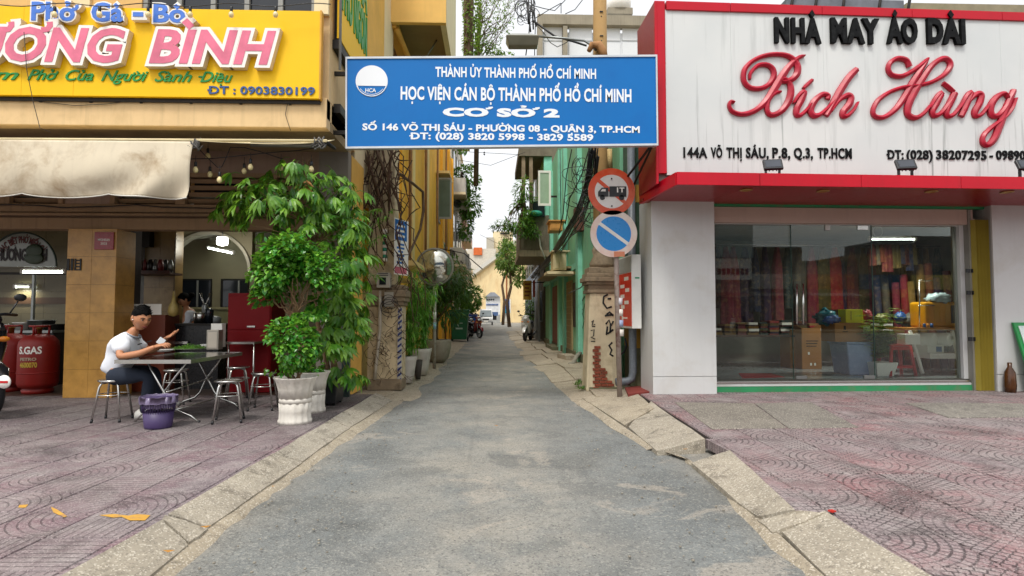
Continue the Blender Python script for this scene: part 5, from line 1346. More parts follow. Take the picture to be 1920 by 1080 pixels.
# house behind the balcony, fence
rh = block('narrow_house', 'shabby brown house beyond the overhanging balcony on the right', 2.35, 9, 27.2, 36, 9.5, OC, -1, 3, balc=False)
fn = E('corrugated_fence', (2.2, 32, 0), 'grey blue corrugated metal fence beyond the green house', 'fence')
for i in range(22):
    y_ = 27+i*.6; x_ = 2.12+.02*i/6
    MB().tube([(x_, y_, .03), (x_, y_, 3.6)], .16, 8, flat=.25, up=(1,0,0)).build('sheet', M('galvanised','#8d97a2',.5,.3,var=.2,streak=.4), fn)
block('narrow_house', 'grey house behind the corrugated fence', 2.8, 9, 36.2, 48, 8.5, GW, -1, 3, balc=False)
block('narrow_house', 'pale house at the far right of the alley', 3.4, 12, 48.4, 62, 6, WW, -1, 2, balc=False)
# yellow hanging board
ys = E('hanging_sign', (1.75, 26, 2.8), 'old yellow sign board hanging off the right wall above the scooter', 'sign')
p0, p1 = PY(981, 526, 25.5), PY(997, 562, 25.5)
MB().box(p0.x, p1.x, 25.5, 25.56, p1.z, p0.z).build('board', M('old_yellow', '#a8842c', .7, var=.3, dirt=('#6a4a22',.5,5)), ys)
MB().box(p1.x, 2.3, 25.52, 25.55, p0.z-.1, p0.z-.06).build('bracket', DARKM, ys)
for i in range(4): MB().box(p0.x+.06, p1.x-.06-.05*(i % 2), 25.49, 25.499, p0.z-.2-.16*i, p0.z-.13-.16*i).build('lettering', M('faded_brown','#6a3a1c',.7,bump=0), ys)
rs = E('red_hanging_sign', (1.9, 25, 3), 'narrow red and white sign next to the old yellow board', 'sign')
MB().box(p1.x+.03, p1.x+.13, 25.2, 25.25, p1.z+.1, p0.z).build('board', M('old_red','#9c3a2a',.6,var=.2), rs)
# meter cabinets on the green wall
for (px0, py0, px1, py1, y_, lab, mt) in ((1037,472,1062,506,16.5,'cream meter cabinet with doors fixed to the green wall', M('cabinet_cream','#c2b48e',.6,streak=.3)),(1031,415,1055,432,17.5,'small orange brown box under the black cables', M('orange_box','#c28a44',.6,streak=.2))):
    p0, p1 = PY(px0,py0,y_), PY(px1,py1,y_)
    cbx = E('meter_cabinet', (p0.x, y_, p1.z), lab, 'meter cabinet')
    MB().box(p0.x, p1.x, y_, y_+.7, p1.z, p0.z).build('cabinet', mt, cbx, .01)
    MB().box(p0.x+.04, (p0.x+p1.x)/2-.01, y_-.015, y_-.001, p1.z+.05, p0.z-.05).build('door', mt, cbx, .004); MB().box((p0.x+p1.x)/2+.01, p1.x-.04, y_-.015, y_-.001, p1.z+.05, p0.z-.05).build('door', mt, cbx, .004)
    MB().box(p0.x-.04, p1.x+.1, y_-.06, y_+.75, p0.z+.001, p0.z+.04).build('top', mt, cbx)
MB().box(p0.x-.2, 2.3, 16.3, 17.3, PY(0,512,16.5).z, PY(0,507,16.5).z).build('shelf_slab', CREAMW, gh)
# thick black cable bundle
cbu = E('cable_bundle', (1.8, 12, 3.5), 'thick drooping bundle of black cables along the green wall', 'cables')
mb = MB(); r6 = random.Random(4)
path = [(1112,280,9.9),(1108,330,10.4),(1098,360,11),(1085,400,12.2),(1070,425,13.5),(1052,455,15.5),(1035,480,18),(1012,505,21),(998,520,25)]
for i in range(16):
    ox, oy = r6.uniform(-.09,.09), r6.uniform(-.12,.12)
    pts = [PY(px+r6.uniform(-2,2), py+r6.uniform(-3,3), y_)+Vector((ox,0,oy)) for px, py, y_ in path]; mb.tube(pts, .014, 4)
tag(mb.build('cables', BLACK, cbu), kind='stuff')
for i in range(26):
    c = PY(1100+r6.uniform(-22,16), 300+r6.uniform(0,110), 9.9+r6.uniform(0,1.0)); ra, rb = r6.uniform(.08,.3), r6.uniform(.1,.35); ph = r6.uniform(0,6)
    mb2 = MB().tube([c+Vector((ra*math.cos(ph+t*.42), .05*math.sin(t), rb*math.sin(ph+t*.42))) for t in range(r6.randint(7, 15))], .006, 4); mb2.build('cable_loop', BLACK, cbu)
for pts_ in ([(1104,280,10.2),(1090,330,10.6),(1068,372,11),(1060,420,11.5)], [(1072,280,11.2),(1062,330,11.6),(1056,400,12),(1048,440,12.5)], [(1105,400,10),(1088,430,10.3),(1068,445,10.8)], [(1050,280,15),(1052,415,15)], [(1110,520,10.2),(1088,540,11),(1066,550,12)]):
    MB().tube([PY(*q_) for q_ in pts_], .011, 5).build('cable', BLACK, cbu)
# trees / plants on the balcony
tree('balcony_plant', 'spiky plant and trailing shrubs spilling from the overhanging balcony', (1.15, 22.8, 5.3), [([(0,0,0),(-.05,0,.6)], [.04,.03])], .05,
     [((0,0,.9),(.35,.4,.5),260),((.1,0,.2),(.55,.4,.5),420),((-.1,0,-.5),(.6,.5,.5),500),((-.7,0,-.5),(.5,.3,.25),140),((.4,0,-.7),(.4,.4,.3),200)], .2, .05, L_MID, 41, cat='plant')
tree('balcony_plant', 'thin drooping twigs with dark leaves reaching left from the balcony', (.6, 22.8, 4.7), [([(.5,0,0),(0,0,.05),(-.5,0,.1)], [.03,.02,.01])], .03, [((-.3,0,0),(.55,.3,.12),60),((0,0,-.4),(.3,.3,.45),70)], .14, .05, L_DARK, 42, cat='plant')
bush = tree('potted_shrub', 'small green shrub behind the white scooter', (2.05, 30.5, .04), [([(0,0,0),(0,0,.9)], [.05,.03])], .04, [((0,0,1.6),(.4,.4,.6),300)], .2, .08, L_DARK, 43, cat='shrub')
# ---- old gate pillar right, with capital, graffiti, bricks
gy0 = 9.75
OLD2 = M('old_plaster_right', '#d4c6a6', .9, var=.14, vs=2.2, dirt=('#8a7454', .55, 3), streak=.45, bump=.45, bs=26)
rg = E('gate_pillar', (1.85, 10, .05), 'old plastered gate pillar with black graffiti and exposed bricks at its foot', 'pillar')
xa, xb = PY(1104, 600, gy0).x, PY(1158, 600, gy0).x+.05
MB().hexa([(xa-.05,gy0,.03),(xb,gy0,.03),(xb,gy0+.5,.03),(xa-.05,gy0+.5,.03)],[(xa+.02,gy0+.01,1.66),(xb,gy0+.01,1.66),(xb,gy0+.5,1.66),(xa+.02,gy0+.5,1.66)]).build('shaft', OLD2, rg, .02)
zc1 = 1.66
for (e, z0, z1) in ((.02,1.66,1.72),(-.0,1.72,1.80),(.04,1.80,1.85),(.075,1.85,1.93),(.035,1.93,2.0),(-.01,2.0,2.1)):
    MB().box(xa-e, xb+e*.3, gy0-e, gy0+.5, z0, z1).build('moulding', OLDD, rg, .012)
MB().lathe([(.22,2.1),(.24,2.16),(.17,2.3),(.19,2.4),(.12,2.55)], ((xa+xb)/2+.02, gy0+.22, 0), 18).build('finial', OLDD, rg)
BRK = M('brick_red', '#8c4630', .9, var=.3, vs=7, dirt=('#4a2c20',.5,9), bump=.5, islands=.4)
zz = .06; row = 0
while zz < .74:
    wdt = .30 if zz < .2 else max(.06, .19*(1-(zz-.2)/.62)); x_ = xa+.06+(.03 if row % 2 else 0)
    while x_ < xa+.06+wdt:
        MB().box(x_, x_+.10, gy0-.022-rnd.uniform(0,.012), gy0+.02, zz, zz+.042).build('brick', BRK, rg, .004); x_ += .11
    zz += .052; row += 1
MB().box(xa+.0, xb+.05, gy0-.03, gy0+.1, .02, .10).build('footing', MOSS, rg, .01)
GRF = M('graffiti_black', '#15151a', .6, var=.1, bump=0)
def graf(lines, par, w_=.011, nm='graffiti'):
    for ln in lines:
        m_ = MB(); pts = [PY(px, py, gy0-.004) for px, py in ln]
        m_.tube(pts, w_, 5, flat=.25, up=(0,1,0)); m_.build(nm, GRF, par)
def gy_at(z): return gy0-.004
graf([[(1140,552),(1132,556),(1131,568),(1138,578),(1147,575)],[(1139,560),(1146,560)],[(1137,590),(1143,585),(1150,592)],[(1134,592),(1150,590)],
      [(1136,608),(1142,600),(1146,612),(1150,602)],[(1137,628),(1139,612)],[(1139,626),(1150,618)],[(1144,624),(1145,606)],
      [(1148,642),(1142,648),(1147,656),(1144,664),(1150,668)],[(1160,668),(1170,660),(1175,648),(1172,634)]], rg, .016)
graf([[(1109,604),(1113,600),(1110,610),(1116,608)],[(1110,612),(1116,612)],[(1108,620),(1114,618),(1113,630),(1108,632),(1116,636)],[(1108,640),(1116,640)]], rg, .009)
# graffiti on the green wall
for ln in ([(1096,556),(1088,570),(1092,580),(1085,596)],[(1098,565),(1092,588),(1096,600),(1090,622)],[(1100,580),(1099,610)]):
    m_ = MB().tube([PX(px, py, 2.312) for px, py in ln], .02, 4, flat=.3, up=(1,0,0)); m_.build('graffiti', GRF, gh)
# ---- utility pole
up_ = E('utility_pole', (1.93, 10.6, 0), 'ochre concrete utility pole rising behind the blue street sign', 'utility pole')
PC = M('pole_concrete', '#a08050', .85, var=.15, dirt=('#7a5c30', .4, 5))
x0_, x1_ = PY(1127, 500, 10.5).x, PY(1125, 0, 10.5).x
MB().tube([(x0_,10.5,0),(x0_*.5+x1_*.5,10.5,4.5),(x1_,10.5,9.5)], [.15,.135,.11], 20).build('shaft', PC, up_)
for i in range(8):
    z_ = 5.9+i*.45; MB().box(x1_-.03,x1_+.03,10.36,10.40,z_,z_+.014).build('step_slot', BLACK, up_); MB().ball((x1_,10.385,z_-.08), .016, 8, 5).build('bolt_hole', BLACK, up_)
lampy = 10.35
arm = [PY(1118,95,lampy), PY(1108,84,lampy), PY(1095,76,lampy), PY(1060,72,lampy), PY(1010,68,lampy)]
lm_ = E('street_lamp', tuple(arm[-1]), 'grey street lamp head on a thin arm above the blue sign', 'street lamp')
MB().tube(arm, .022, 8).build('arm', STEELD, lm_)
h0, h1 = PY(948, 70, lampy), PY(1010, 72, lampy); zt_ = PY(0, 49, lampy).z; zb_ = PY(0, 74, lampy).z; zm = PY(0,57,lampy).z
m_ = MB().hexa([(h0.x+.03,lampy-.13,zm),(h1.x,lampy-.13,zm),(h1.x,lampy+.2,zm),(h0.x+.03,lampy+.2,zm)],[(h0.x+.1,lampy-.03,zt_),(h1.x-.1,lampy-.03,zt_),(h1.x-.1,lampy+.1,zt_),(h0.x+.1,lampy+.1,zt_)]); m_.build('housing', M('lamp_grey','#9a9c98',.5), lm_, .02)
m_ = MB().hexa([(h0.x+.06,lampy-.06,zb_),(h1.x-.02,lampy-.06,zb_+.01),(h1.x-.02,lampy+.12,zb_+.01),(h0.x+.06,lampy+.12,zb_)],[(h0.x,lampy-.15,zm-.003),(h1.x,lampy-.15,zm-.003),(h1.x,lampy+.22,zm-.003),(h0.x,lampy+.22,zm-.003)]); m_.build('diffuser', M('lamp_bowl','#7f7c6a',.15,bump=0), lm_, .02)
clp = E('pole_wrapping', (x1_-.05, 10.3, 5.9), 'rusty tape wrapped bracket where lamp arm meets the pole', 'bracket')
MB().tube([PY(1104,96,10.3), PY(1110,84,10.3), PY(1122,84,10.3), PY(1130,95,10.3), PY(1133,110,10.3)], [.04,.06,.075,.08,.07], 10).build('wrap', M('tape_tan','#a07448',.8,var=.25,vs=12), clp)
for i in range(7): 
    z_ = PY(0, 88+i*5, 10.3).z; MB().lathe([(.14,-.012),(.155,0),(.14,.012)], (x1_, 10.5, z_), 16).build('band', M('rope_tan','#c0a878',.9), clp)
MB().tube([PY(1143,280,10.2), PY(1144,315,10.2)], .045, 8).build('rope', M('rope_tan2','#b89f6c',.9,var=.3,vs=30), clp)
# ---- overhead wires
ow = E('overhead_wires', (1.2, 11, 6), 'tangled black wires crossing the sky over the alley', 'cables')
def wire(pts, r_=.008, y_=11):
    MB().tube([PY(px, py, (q_ if (q_ := (rest[0] if rest else y_)) else y_)) for px, py, *rest in pts], r_, 5).build('wire', BLACK, ow)
wire([(998,38),(1040,68),(1075,78),(1100,86)], .02); wire([(998,38),(1020,62),(1032,80),(1045,88),(1058,82),(1070,74)]); wire([(1004,34),(1030,18),(1052,6)]); wire([(1052,6),(1052,25)]); wire([(1060,0),(1040,20),(1020,16),(998,10)]); wire([(1092,0),(1078,18),(1060,26)])
wire([(995,10),(992,60),(985,110)], .012); wire([(1000,0),(1004,40),(1002,110)], .009); wire([(1218,60),(1212,108)], .008)
wire([(880,285,20),(920,287,20),(975,290,20)]); wire([(860,300,20),(920,310,20),(985,285,20)]); wire([(900,440,30),(940,460,30),(975,470,30)]); wire([(820,465,24),(870,475,24),(905,505,24)], .02)
for i, (x_, y1_) in enumerate(((991,60),(996,55),(987,45),(1001,50))): wire([(x_,0),(x_+3*math.sin(i),25),(x_+4,y1_)], .016)
for i in range(12):
    c = PY(988+r6.uniform(-14,12), 22+r6.uniform(-14,18), 11); ra = r6.uniform(.04,.14)
    MB().tube([c+Vector((ra*math.cos(t*.5), 0, ra*1.2*math.sin(t*.5))) for t in range(12)], .007, 4).build('wire', BLACK, ow)
hb = E('hanging_beads', (0, 25, 7), 'thin string of small dark flags hanging in the sky gap', 'decoration')
for px in (892, 908):
    a, b_ = PY(px, 280, 25), PY(px, 368 if px < 900 else 292, 25); MB().tube([a, b_], .004, 4).build('string', BLACK, hb)
    for i in range(9 if px < 900 else 2): MB().cb(a.lerp(b_, (i+.6)/9 if px < 900 else .5+i*.3), (.07,.02,.06), (0,i,0)).build('flag', BLACK, hb)
# ---- green / yellow banded side wall, pipe, light box, road signs
sw = E('banded_wall', (2.5, 9.6, .1), 'dark green wall with ochre bands beside the white shop pillar', 'wall')
DG = M('dark_green_wall', '#3a5746', .8, var=.2, streak=.4, dirt=('#6a7a64',.35,7), bump=.3); OB = M('ochre_band', '#b38a36', .8, var=.15, streak=.3)
wx0 = PY(1194, 600, 9.5).x; 
zz_ = [.08, PY(0,655,9.5).z, PY(0,615,9.5).z, PY(0,372,9.5).z, PY(0,338,9.5).z, 4.6]
for i, mt in enumerate((MOSS, OB, DG, OB, DG)): MB().box(wx0-(.005 if i % 2 else 0), 2.9, 9.5-(.005 if i % 2 else 0), 10.4, zz_[i]+.001, zz_[i+1]).build('band', mt, sw)
pp = E('drain_pipe', (PY(1186,700,9.42).x, 9.42, .1), 'grey plastic drain pipe with an elbow beside the shop', 'pipe')
a = PY(1187, 715, 9.38); 
MB().tube([(a.x, a.y, 4.4),(a.x, a.y, a.z+.15),(a.x-.02, a.y, a.z+.04),(a.x-.10, a.y, a.z-.0),(a.x-.28, a.y, a.z-.01)], .062, 14).build('pipe', M('pipe_grey','#5f666e',.45,var=.2,dirt=('#8c9096',.4,30)), pp)
lb = E('lightbox_sign', (2.15, 9.2, 1.1), 'narrow upright lightbox with a red face and white edge beside the pipe', 'sign')
p0, p1 = PY(1184, 477, 8.95), PY(1203, 616, 8.95); xr0 = PY(1166, 480, 9.6).x
BX = [(p0.x-.0,8.95),(p1.x,8.95),(p1.x-.02,9.7),(p0.x-.045,9.7)]
MB().hexa([(x,y,p1.z) for x,y in BX],[(x,y,p0.z) for x,y in BX]).build('casing', M('casing_white','#d8d8d4',.4,bump=0), lb, .004)
def lbf(v0, v1, off, mat, nm, u0=.02, u1=.98):
    def f(u): return Vector((p0.x-.045*u-off, 8.95+.75*u, 0))
    a_, b2 = f(u0), f(u1); z0, z1 = p1.z+(p0.z-p1.z)*v0, p1.z+(p0.z-p1.z)*v1
    MB().hexa([(a_.x,a_.y,z0),(a_.x+off*.8,a_.y,z0),(b2.x+off*.8,b2.y,z0),(b2.x,b2.y,z0)],[(a_.x,a_.y,z1),(a_.x+off*.8,a_.y,z1),(b2.x+off*.8,b2.y,z1),(b2.x,b2.y,z1)]).build(nm, mat, lb)
lbf(.03,.76,.008, M('lb_red','#d8341c',.4,bump=0), 'red_face'); lbf(.77,.98,.008, M('lb_grey','#9ea2a0',.4,bump=0), 'grey_face')
for (v, u0, u1) in ((.66,.2,.5),(.56,.5,.8),(.5,.15,.42),(.42,.5,.78),(.33,.2,.5),(.27,.5,.75)): lbf(v, v+.05, .012, LW, 'lettering', u0, u1)
lbf(.13,.15,.012, LW, 'arrow', .3, .7); lbf(.115,.165,.013, LW, 'arrow', .6, .7)
MB().box(p0.x+.05, p0.x+.12, 8.944, 8.949, PY(0,520,8.95).z, PY(0,517,8.95).z).build('label', M('label_green','#3f8a6a',.5,bump=0), lb)
for z_ in (p1.z+.05, p0.z-.05): MB().box(p0.x, p1.x, 9.7, 9.9, z_-.015, z_+.015).build('bracket', DARKM, lb)
# red mat / broken tile beside the pole
q_ = [PZ(x, y_, .13) for x, y_ in ((1172,728),(1205,724),(1218,736),(1178,741))]
tag(MB().slab([(p.x,p.y) for p in q_][::-1], .09, .145).build('red_slab', M('red_mat','#7c2f28',.8,var=.3)), 'dull red slab lying at the foot of the pipe', 'slab')
# road signs
rsx = PZ(1162, 742, .1); rsg = E('road_sign_post', (rsx.x, rsx.y, .08), 'rusty post carrying a no trucks sign above a no parking sign', 'road sign')
yq = rsx.y
zt2 = PY(1160, 330, yq).z
RU = M('rusty_post', '#9a8c84', .85, var=.2, vs=5, dirt=('#5c2a16', .95, 7), bump=.5)
tp = PY(1152, 340, yq); MB().tube([(rsx.x, yq, .06), (PY(1155,480,yq).x, yq, PY(1155,480,yq).z), (tp.x, yq, tp.z)], .038, 12).build('post', RU, rsg)
for i, (z_, mt) in enumerate(((1.45,'#c8c6cc'),(1.28,'#d8d4cc'),(1.12,'#8c9ab8'),(.98,'#cfc9c0'))):
    pz = PY(1155+ (1162-1155)*(1-(z_-.1)/2.0), 0, yq).x; MB().tube([(pz, yq-.0, z_), (pz+.003, yq-.0, z_+.1)], .0405, 12).build('sticker', M('sticker%d' % i, mt, .6, dirt=('#7a4a30',.7,9)), rsg)
def disc(c, R_, y_, th, mat, nm, par, seg=48, r_in=0):
    m_ = MB()
    if r_in: m_.lathe([(r_in,0),(r_in,th),(R_,th),(R_,0),(r_in,0)], (c.x, y_, c.z), seg, sm=False, rot=RX, cap=False)
    else: m_.lathe([(1e-4,0),(R_,0),(R_,th),(1e-4,th)], (c.x, y_, c.z), seg, sm=False, rot=RX)
    return m_.build(nm, mat, par)
SR = M('sign_red_orange', '#cf4a22', .35, var=.12, vs=2, dirt=('#d98a6c', .5, 3), bump=0); SW = M('sign_white', '#d9d6d2', .35, var=.06, dirt=('#b0a8a0',.35,4), bump=0); SB = M('sign_blue_round', '#1580c8', .3, var=.05, bump=0); SK = M('sign_black', '#16161a', .4, bump=0)
c1 = PY(1147, 359, yq-.08); R1 = (PY(1191,359,yq-.08).x-PY(1103,359,yq-.08).x)/2
n1 = disc(c1, R1, yq-.05, .02, STEELD, 'no_trucks_sign', rsg)
disc(c1, R1, yq-.07, .005, SR, 'red_ring', n1, r_in=R1*.72); disc(c1, R1*.72, yq-.0705, .004, SW, 'white_face', n1)
def rot2(pts, c, an): return [(c.x+p[0]*math.cos(an)-p[1]*math.sin(an), c.z+p[0]*math.sin(an)+p[1]*math.cos(an)) for p in pts]
def bar(c, L_, w_, an, y0, y1, mat, nm, par): MB().prism(rot2([(-L_,-w_),(L_,-w_),(L_,w_),(-L_,w_)], c, an), y0, y1).build(nm, mat, par)
bar(c1, R1*.76, R1*.075, -math.radians(40), yq-.0785, yq-.0752, SR, 'slash', n1)
s_ = R1
tb = MB().prism([(c1.x-.1*s_,c1.z-.22*s_),(c1.x+.62*s_,c1.z-.22*s_),(c1.x+.62*s_,c1.z+.22*s_),(c1.x-.1*s_,c1.z+.22*s_)], yq-.083, yq-.079)
tb.prism([(c1.x-.58*s_,c1.z-.22*s_),(c1.x-.14*s_,c1.z-.22*s_),(c1.x-.14*s_,c1.z+.16*s_),(c1.x-.42*s_,c1.z+.16*s_),(c1.x-.58*s_,c1.z-.02*s_)], yq-.083, yq-.079)
for dx in (-.4,.42): tb.lathe([(1e-4,0),(.11*s_,0),(.11*s_,.004),(1e-4,.004)], (c1.x+dx*s_, yq-.079, c1.z-.26*s_), 16, sm=False, rot=RX)
tb.build('truck', SK, n1)
MB().prism([(c1.x-.48*s_,c1.z-.0*s_),(c1.x-.26*s_,c1.z-.0*s_),(c1.x-.26*s_,c1.z+.1*s_),(c1.x-.40*s_,c1.z+.1*s_)], yq-.085, yq-.0835).build('cab_window', SW, n1)
lettering('1T', c1.x+.22*s_, c1.x+.54*s_, c1.z-.03*s_, c1.z+.16*s_, yq-.083, [LW], n1, .002, .03, name='lettering', per=True)
for dz in (.55,-.62): MB().ball((c1.x, yq-.08, c1.z+dz*s_), .012, 8, 5).build('bolt', DARKM, n1)
c2 = PY(1151, 438, yq-.08); R2 = (PY(1195,438,yq-.08).x-PY(1107,438,yq-.08).x)/2
n2 = disc(c2, R2, yq-.05, .02, STEELD, 'no_parking_sign', rsg)
SFR = M('faded_red_ring', '#dccfc6', .4, var=.08, vs=1.5, dirt=('#cc6a48', .6, 1.6), bump=0)
disc(c2, R2, yq-.07, .005, SFR, 'faded_ring', n2, r_in=R2*.74); disc(c2, R2*.74, yq-.0705, .004, SB, 'blue_face', n2)
bar(c2, R2*.75, R2*.07, -math.radians(36), yq-.0785, yq-.0752, SW, 'slash', n2)
MB().prism([(c2.x+.0,c2.z-R2*.98),(c2.x+.16,c2.z-R2*.98),(c2.x+.16,c2.z-R2*.76),(c2.x+.0,c2.z-R2*.76)], yq-.078, yq-.0755).build('worn_patch', M('worn_red','#c77c5c',.5,bump=0), n2)
# ---- weeds
wd = MB(); r8 = random.Random(9)
for (px, py) in ((1083,722),(1090,730),(1086,718)):
    c = PZ(px, py, .05)
    for i in range(26): leaf_add(wd, c+Vector((r8.uniform(-.05,.05), r8.uniform(-.05,.05), .0)), rdir(r8,.3,1), (0,0,1), .09, .02)
tag(wd.build('weeds', L_MID), 'tuft of green weeds at the foot of the right gate pillar', kind='stuff')
# ================================================================ white framed building, tank, tree above
wf = E('white_framed_building', (6, 40, 0), 'white panelled building with a grey concrete frame rising behind the utility pole', 'building')
D = 42
def wq(x0, y0, x1, y1, d, th, nm, mat): return fbx(x0, y0, x1, y1, d, th, nm, mat, wf)
WPN = M('white_panel', '#d6d9dc', .3, var=.04, vs=.3, bump=0); CF = M('concrete_frame', '#8f8776', .9, var=.2, vs=.8, streak=.3, bump=.3)
wq(1011, 60, 1225, 300, D+.3, 6, 'body', WPN)
wq(1008, 26, 1240, 48, D-.3, .8, 'top_beam', CF); wq(1008, 26, 1018, 300, D-.31, .8, 'column', CF); wq(1056, 48, 1065, 300, D-.28, .8, 'column', CF)
for (x0, x1) in ((1020,1054),(1067,1110),(1112,1163),(1167,1213)):
    for (y0, y1) in ((49,76),(79,106),(109,140)): wq(x0, y0, x1, y1, D+.2, .1, 'panel', WPN)
tk = E('water_tank', (9, 44, 21), 'pale domed water tank on the roof of the white framed building', 'water tank')
c = PY(1159, 26, 44); r_ = .95
MB().lathe([(r_,.3),(r_*1.05,1.1),(r_*.9,1.45),(r_*.45,1.6),(.05,1.65)], (c.x, 44, c.z-.2), 20).build('tank', LW, tk); MB().box(c.x-r_, c.x+r_, 43.2, 44.8, c.z-.4, c.z+.08).build('stand', CF, tk)
# creeper-clad pole and sparse tree
cp_ = E('creeper_post', (-.75, 17, 0), 'tall post covered with green creeper above the blue sign', 'plant')
xx = PY(885, 50, 17); bp = PY(885, 106, 17)
lf = MB(); r7 = random.Random(17)
for i in range(1500):
    z_ = r7.uniform(7.0, 11.0); a_ = r7.uniform(0,6.28); r_ = .22*r7.uniform(.6,1.15); leaf_add(lf, (xx.x+r_*math.cos(a_), 17+r_*math.sin(a_), z_), (math.cos(a_), math.sin(a_), r7.uniform(-1,.4)), (0,0,1), .10, .06)
tag(lf.build('foliage', L_PALE, cp_), kind='stuff'); MB().tube([(xx.x-.1,17,6.6),(xx.x-.1,17,12)], .15, 8).build('post', BARK, cp_)
MB().box(-2.3, xx.x+.1, 16.9, 17.1, 6.5, 6.68).build('beam', YW, cp_)
st_ = E('sparse_tree', (.2, 18, 6), 'thin branched tree with scattered leaves against the white sky', 'tree')
tb_ = MB(); tl = MB(); r10 = random.Random(12)
base = PY(893, 110, 18)
for i in range(15):
    px = r10.uniform(890, 990); py = r10.uniform(-60, 60); e = PY(px, py, 18+r10.uniform(-.6,.6))
    pts = limb(tb_, base+Vector((r10.uniform(-.05,.25),0,r10.uniform(-.2,.9))), e, .02, .004, .05, 7, 4, r=r10)
    for p in pts[2:]:
        for k in range(3):
            q_ = p+rdir(r10)*r10.uniform(.1,.45); tb_.tube([p, (p+q_)/2+rdir(r10)*.04, q_], .004, 3)
            for j in range(3): leaf_add(tl, q_+rdir(r10)*.06, rdir(r10), (0,0,1), .085, .04)
for (px, py, n) in ((930,100,240),(905,85,130),(950,108,120)): crown(tl, PY(px, py, 18), (.28,.3,.22), n, .1, .05, r10, .3)
tb_.tube([base-Vector((0,0,4)), base+Vector((0.05,0,.2)), base+Vector((.12,0,1.8))], [.08,.07,.03], 7)
tb_.build('trunk', BARK, st_); tag(tl.build('foliage', L_PALE, st_), kind='stuff')
# ================================================================ TAILOR SHOP (right), built in a frame turned 1.6 degrees
frame_on(Matrix.Translation((2.4, 8.8, 0)) @ Matrix.Rotation(math.radians(1.6), 4, 'Z') @ Matrix.Translation((-2.4, -8.8, 0)))
def glassmat(name, tint, refl):
    m = bpy.data.materials.new(name); m.use_nodes = True; MATS[name] = m; t = NT(m); out = t.n['Material Output']; t.n.remove(t.n['Principled BSDF'])
    fr = t.new('ShaderNodeFresnel', i_IOR=1.43); tr = t.new('ShaderNodeBsdfTransparent'); tr.inputs[0].default_value = hx(tint); gl = t.new('ShaderNodeBsdfGlossy'); gl.inputs['Roughness'].default_value = .0; gl.inputs[0].default_value = (.95,1,.98,1)
    df = t.new('ShaderNodeBsdfDiffuse'); df.inputs[0].default_value = (.5,.48,.42,1)
    f = t.math('ADD', t.math('MULTIPLY', fr.outputs[0], 1.), refl, clamp=True)
    mx1 = t.new('ShaderNodeMixShader'); t.k(f, mx1.inputs[0]); t.k(tr.outputs[0], mx1.inputs[1]); t.k(gl.outputs[0], mx1.inputs[2])
    mx2 = t.new('ShaderNodeMixShader'); t.k(t.math('MULTIPLY', t.ramp(t.noise(t.pos(), 1.4, 6, .7), .45, .8), .05), mx2.inputs[0]); t.k(mx1.outputs[0], mx2.inputs[1]); t.k(df.outputs[0], mx2.inputs[2])
    t.k(mx2.outputs[0], out.inputs[0]); return m
GLS = glassmat('shop_glass', '#eef2f0', .0)
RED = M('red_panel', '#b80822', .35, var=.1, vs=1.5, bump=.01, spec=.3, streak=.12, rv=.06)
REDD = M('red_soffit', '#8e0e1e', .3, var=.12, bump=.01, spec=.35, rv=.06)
WPL = M('white_cladding', '#cbcccb', .35, var=.04, vs=1.2, bump=.01, streak=.05, dirt=('#a79a86', .3, 1.6), rv=.08)
SGW = bpy.data.materials.new('sign_face_white'); SGW.use_nodes = True
def _sgw():
    t = NT(SGW); b = t.n['Principled BSDF']; p = t.pos(); s = t.sep(p)
    c = t.mix(t.ramp(t.noise(p, .8, 4), .3, .7), hx('#c6caca'), hx('#d3d5d3'))
    st = t.noise(t.vec(p, (3.2, 3.2, .2)), 1.7, 7, .65); st2 = t.noise(t.vec(p, (9, 9, .3)), 1.5, 5, .6)
    m1 = t.math('MULTIPLY', t.ramp(st, .55, .75), .42)
    # rain runs are heavier below the raised words
    lo = t.math('SUBTRACT', 1., t.ramp(s[2], 3.9, 4.9))
    m2 = t.math('MULTIPLY', t.math('MULTIPLY', t.ramp(st2, .6, .74), .42), t.math('ADD', .5, t.math('MULTIPLY', lo, 1.3)))
    c = t.mix(m1, c, hx('#8c918e')); c = t.mix(m2, c, hx('#5c605c'))
    t.k(c, b.inputs['Base Color']); b.inputs['Roughness'].default_value = .35
_sgw()
BY = 7.94
sh = E('shop_building', (6, 8.7, .12), 'white clad tailor shop on the right corner with glass front', 'building')
def sb(nm, mat, x0, x1, y0, y1, z0, z1, bev=0, par=None): return box_obj(nm, mat, par or sh, x0, x1, y0, y1, z0, z1, bev)
XL = PY(1225, 740, 8.65).x; XP = PY(1344, 740, 8.65).x
ZJ = PY(1280, 706, 8.65).z; ZT2 = 3.06
pc = sb('pillar', WPL, XL, XP-.002, 8.66, 9.3, .12, ZT2)
sb('panel', WPL, XL-.004, XP, 8.64, 8.66, .125, ZJ-.004, .002, pc); sb('panel', WPL, XL-.004, XP, 8.64, 8.66, ZJ+.004, ZT2, .002, pc)
XR0 = PY(1872, 740, 8.65).x; XR1 = XR0+3.2
pc2 = sb('pillar', M('grey_cladding', '#a3a29e', .4, var=.08, streak=.2), XR0-.0, XR1, 8.68, 9.3, .12, ZT2)
sb('panel', WPL, XR0+.0, XR1, 8.65, 8.68, .125, ZJ-.004, .002, pc2); sb('panel', WPL, XR0+.0, XR1, 8.65, 8.68, ZJ+.004, ZT2, .002, pc2)
GB = M('green_band', '#2e8a58', .5, var=.15, dirt=('#7a6a50',.5,6)); PNK = M('pale_beam', '#b9a396', .6, var=.06, streak=.1)
XG0 = XP; XG1 = PY(1816, 600, 8.95).x; XE = PY(1855, 600, 8.8).x
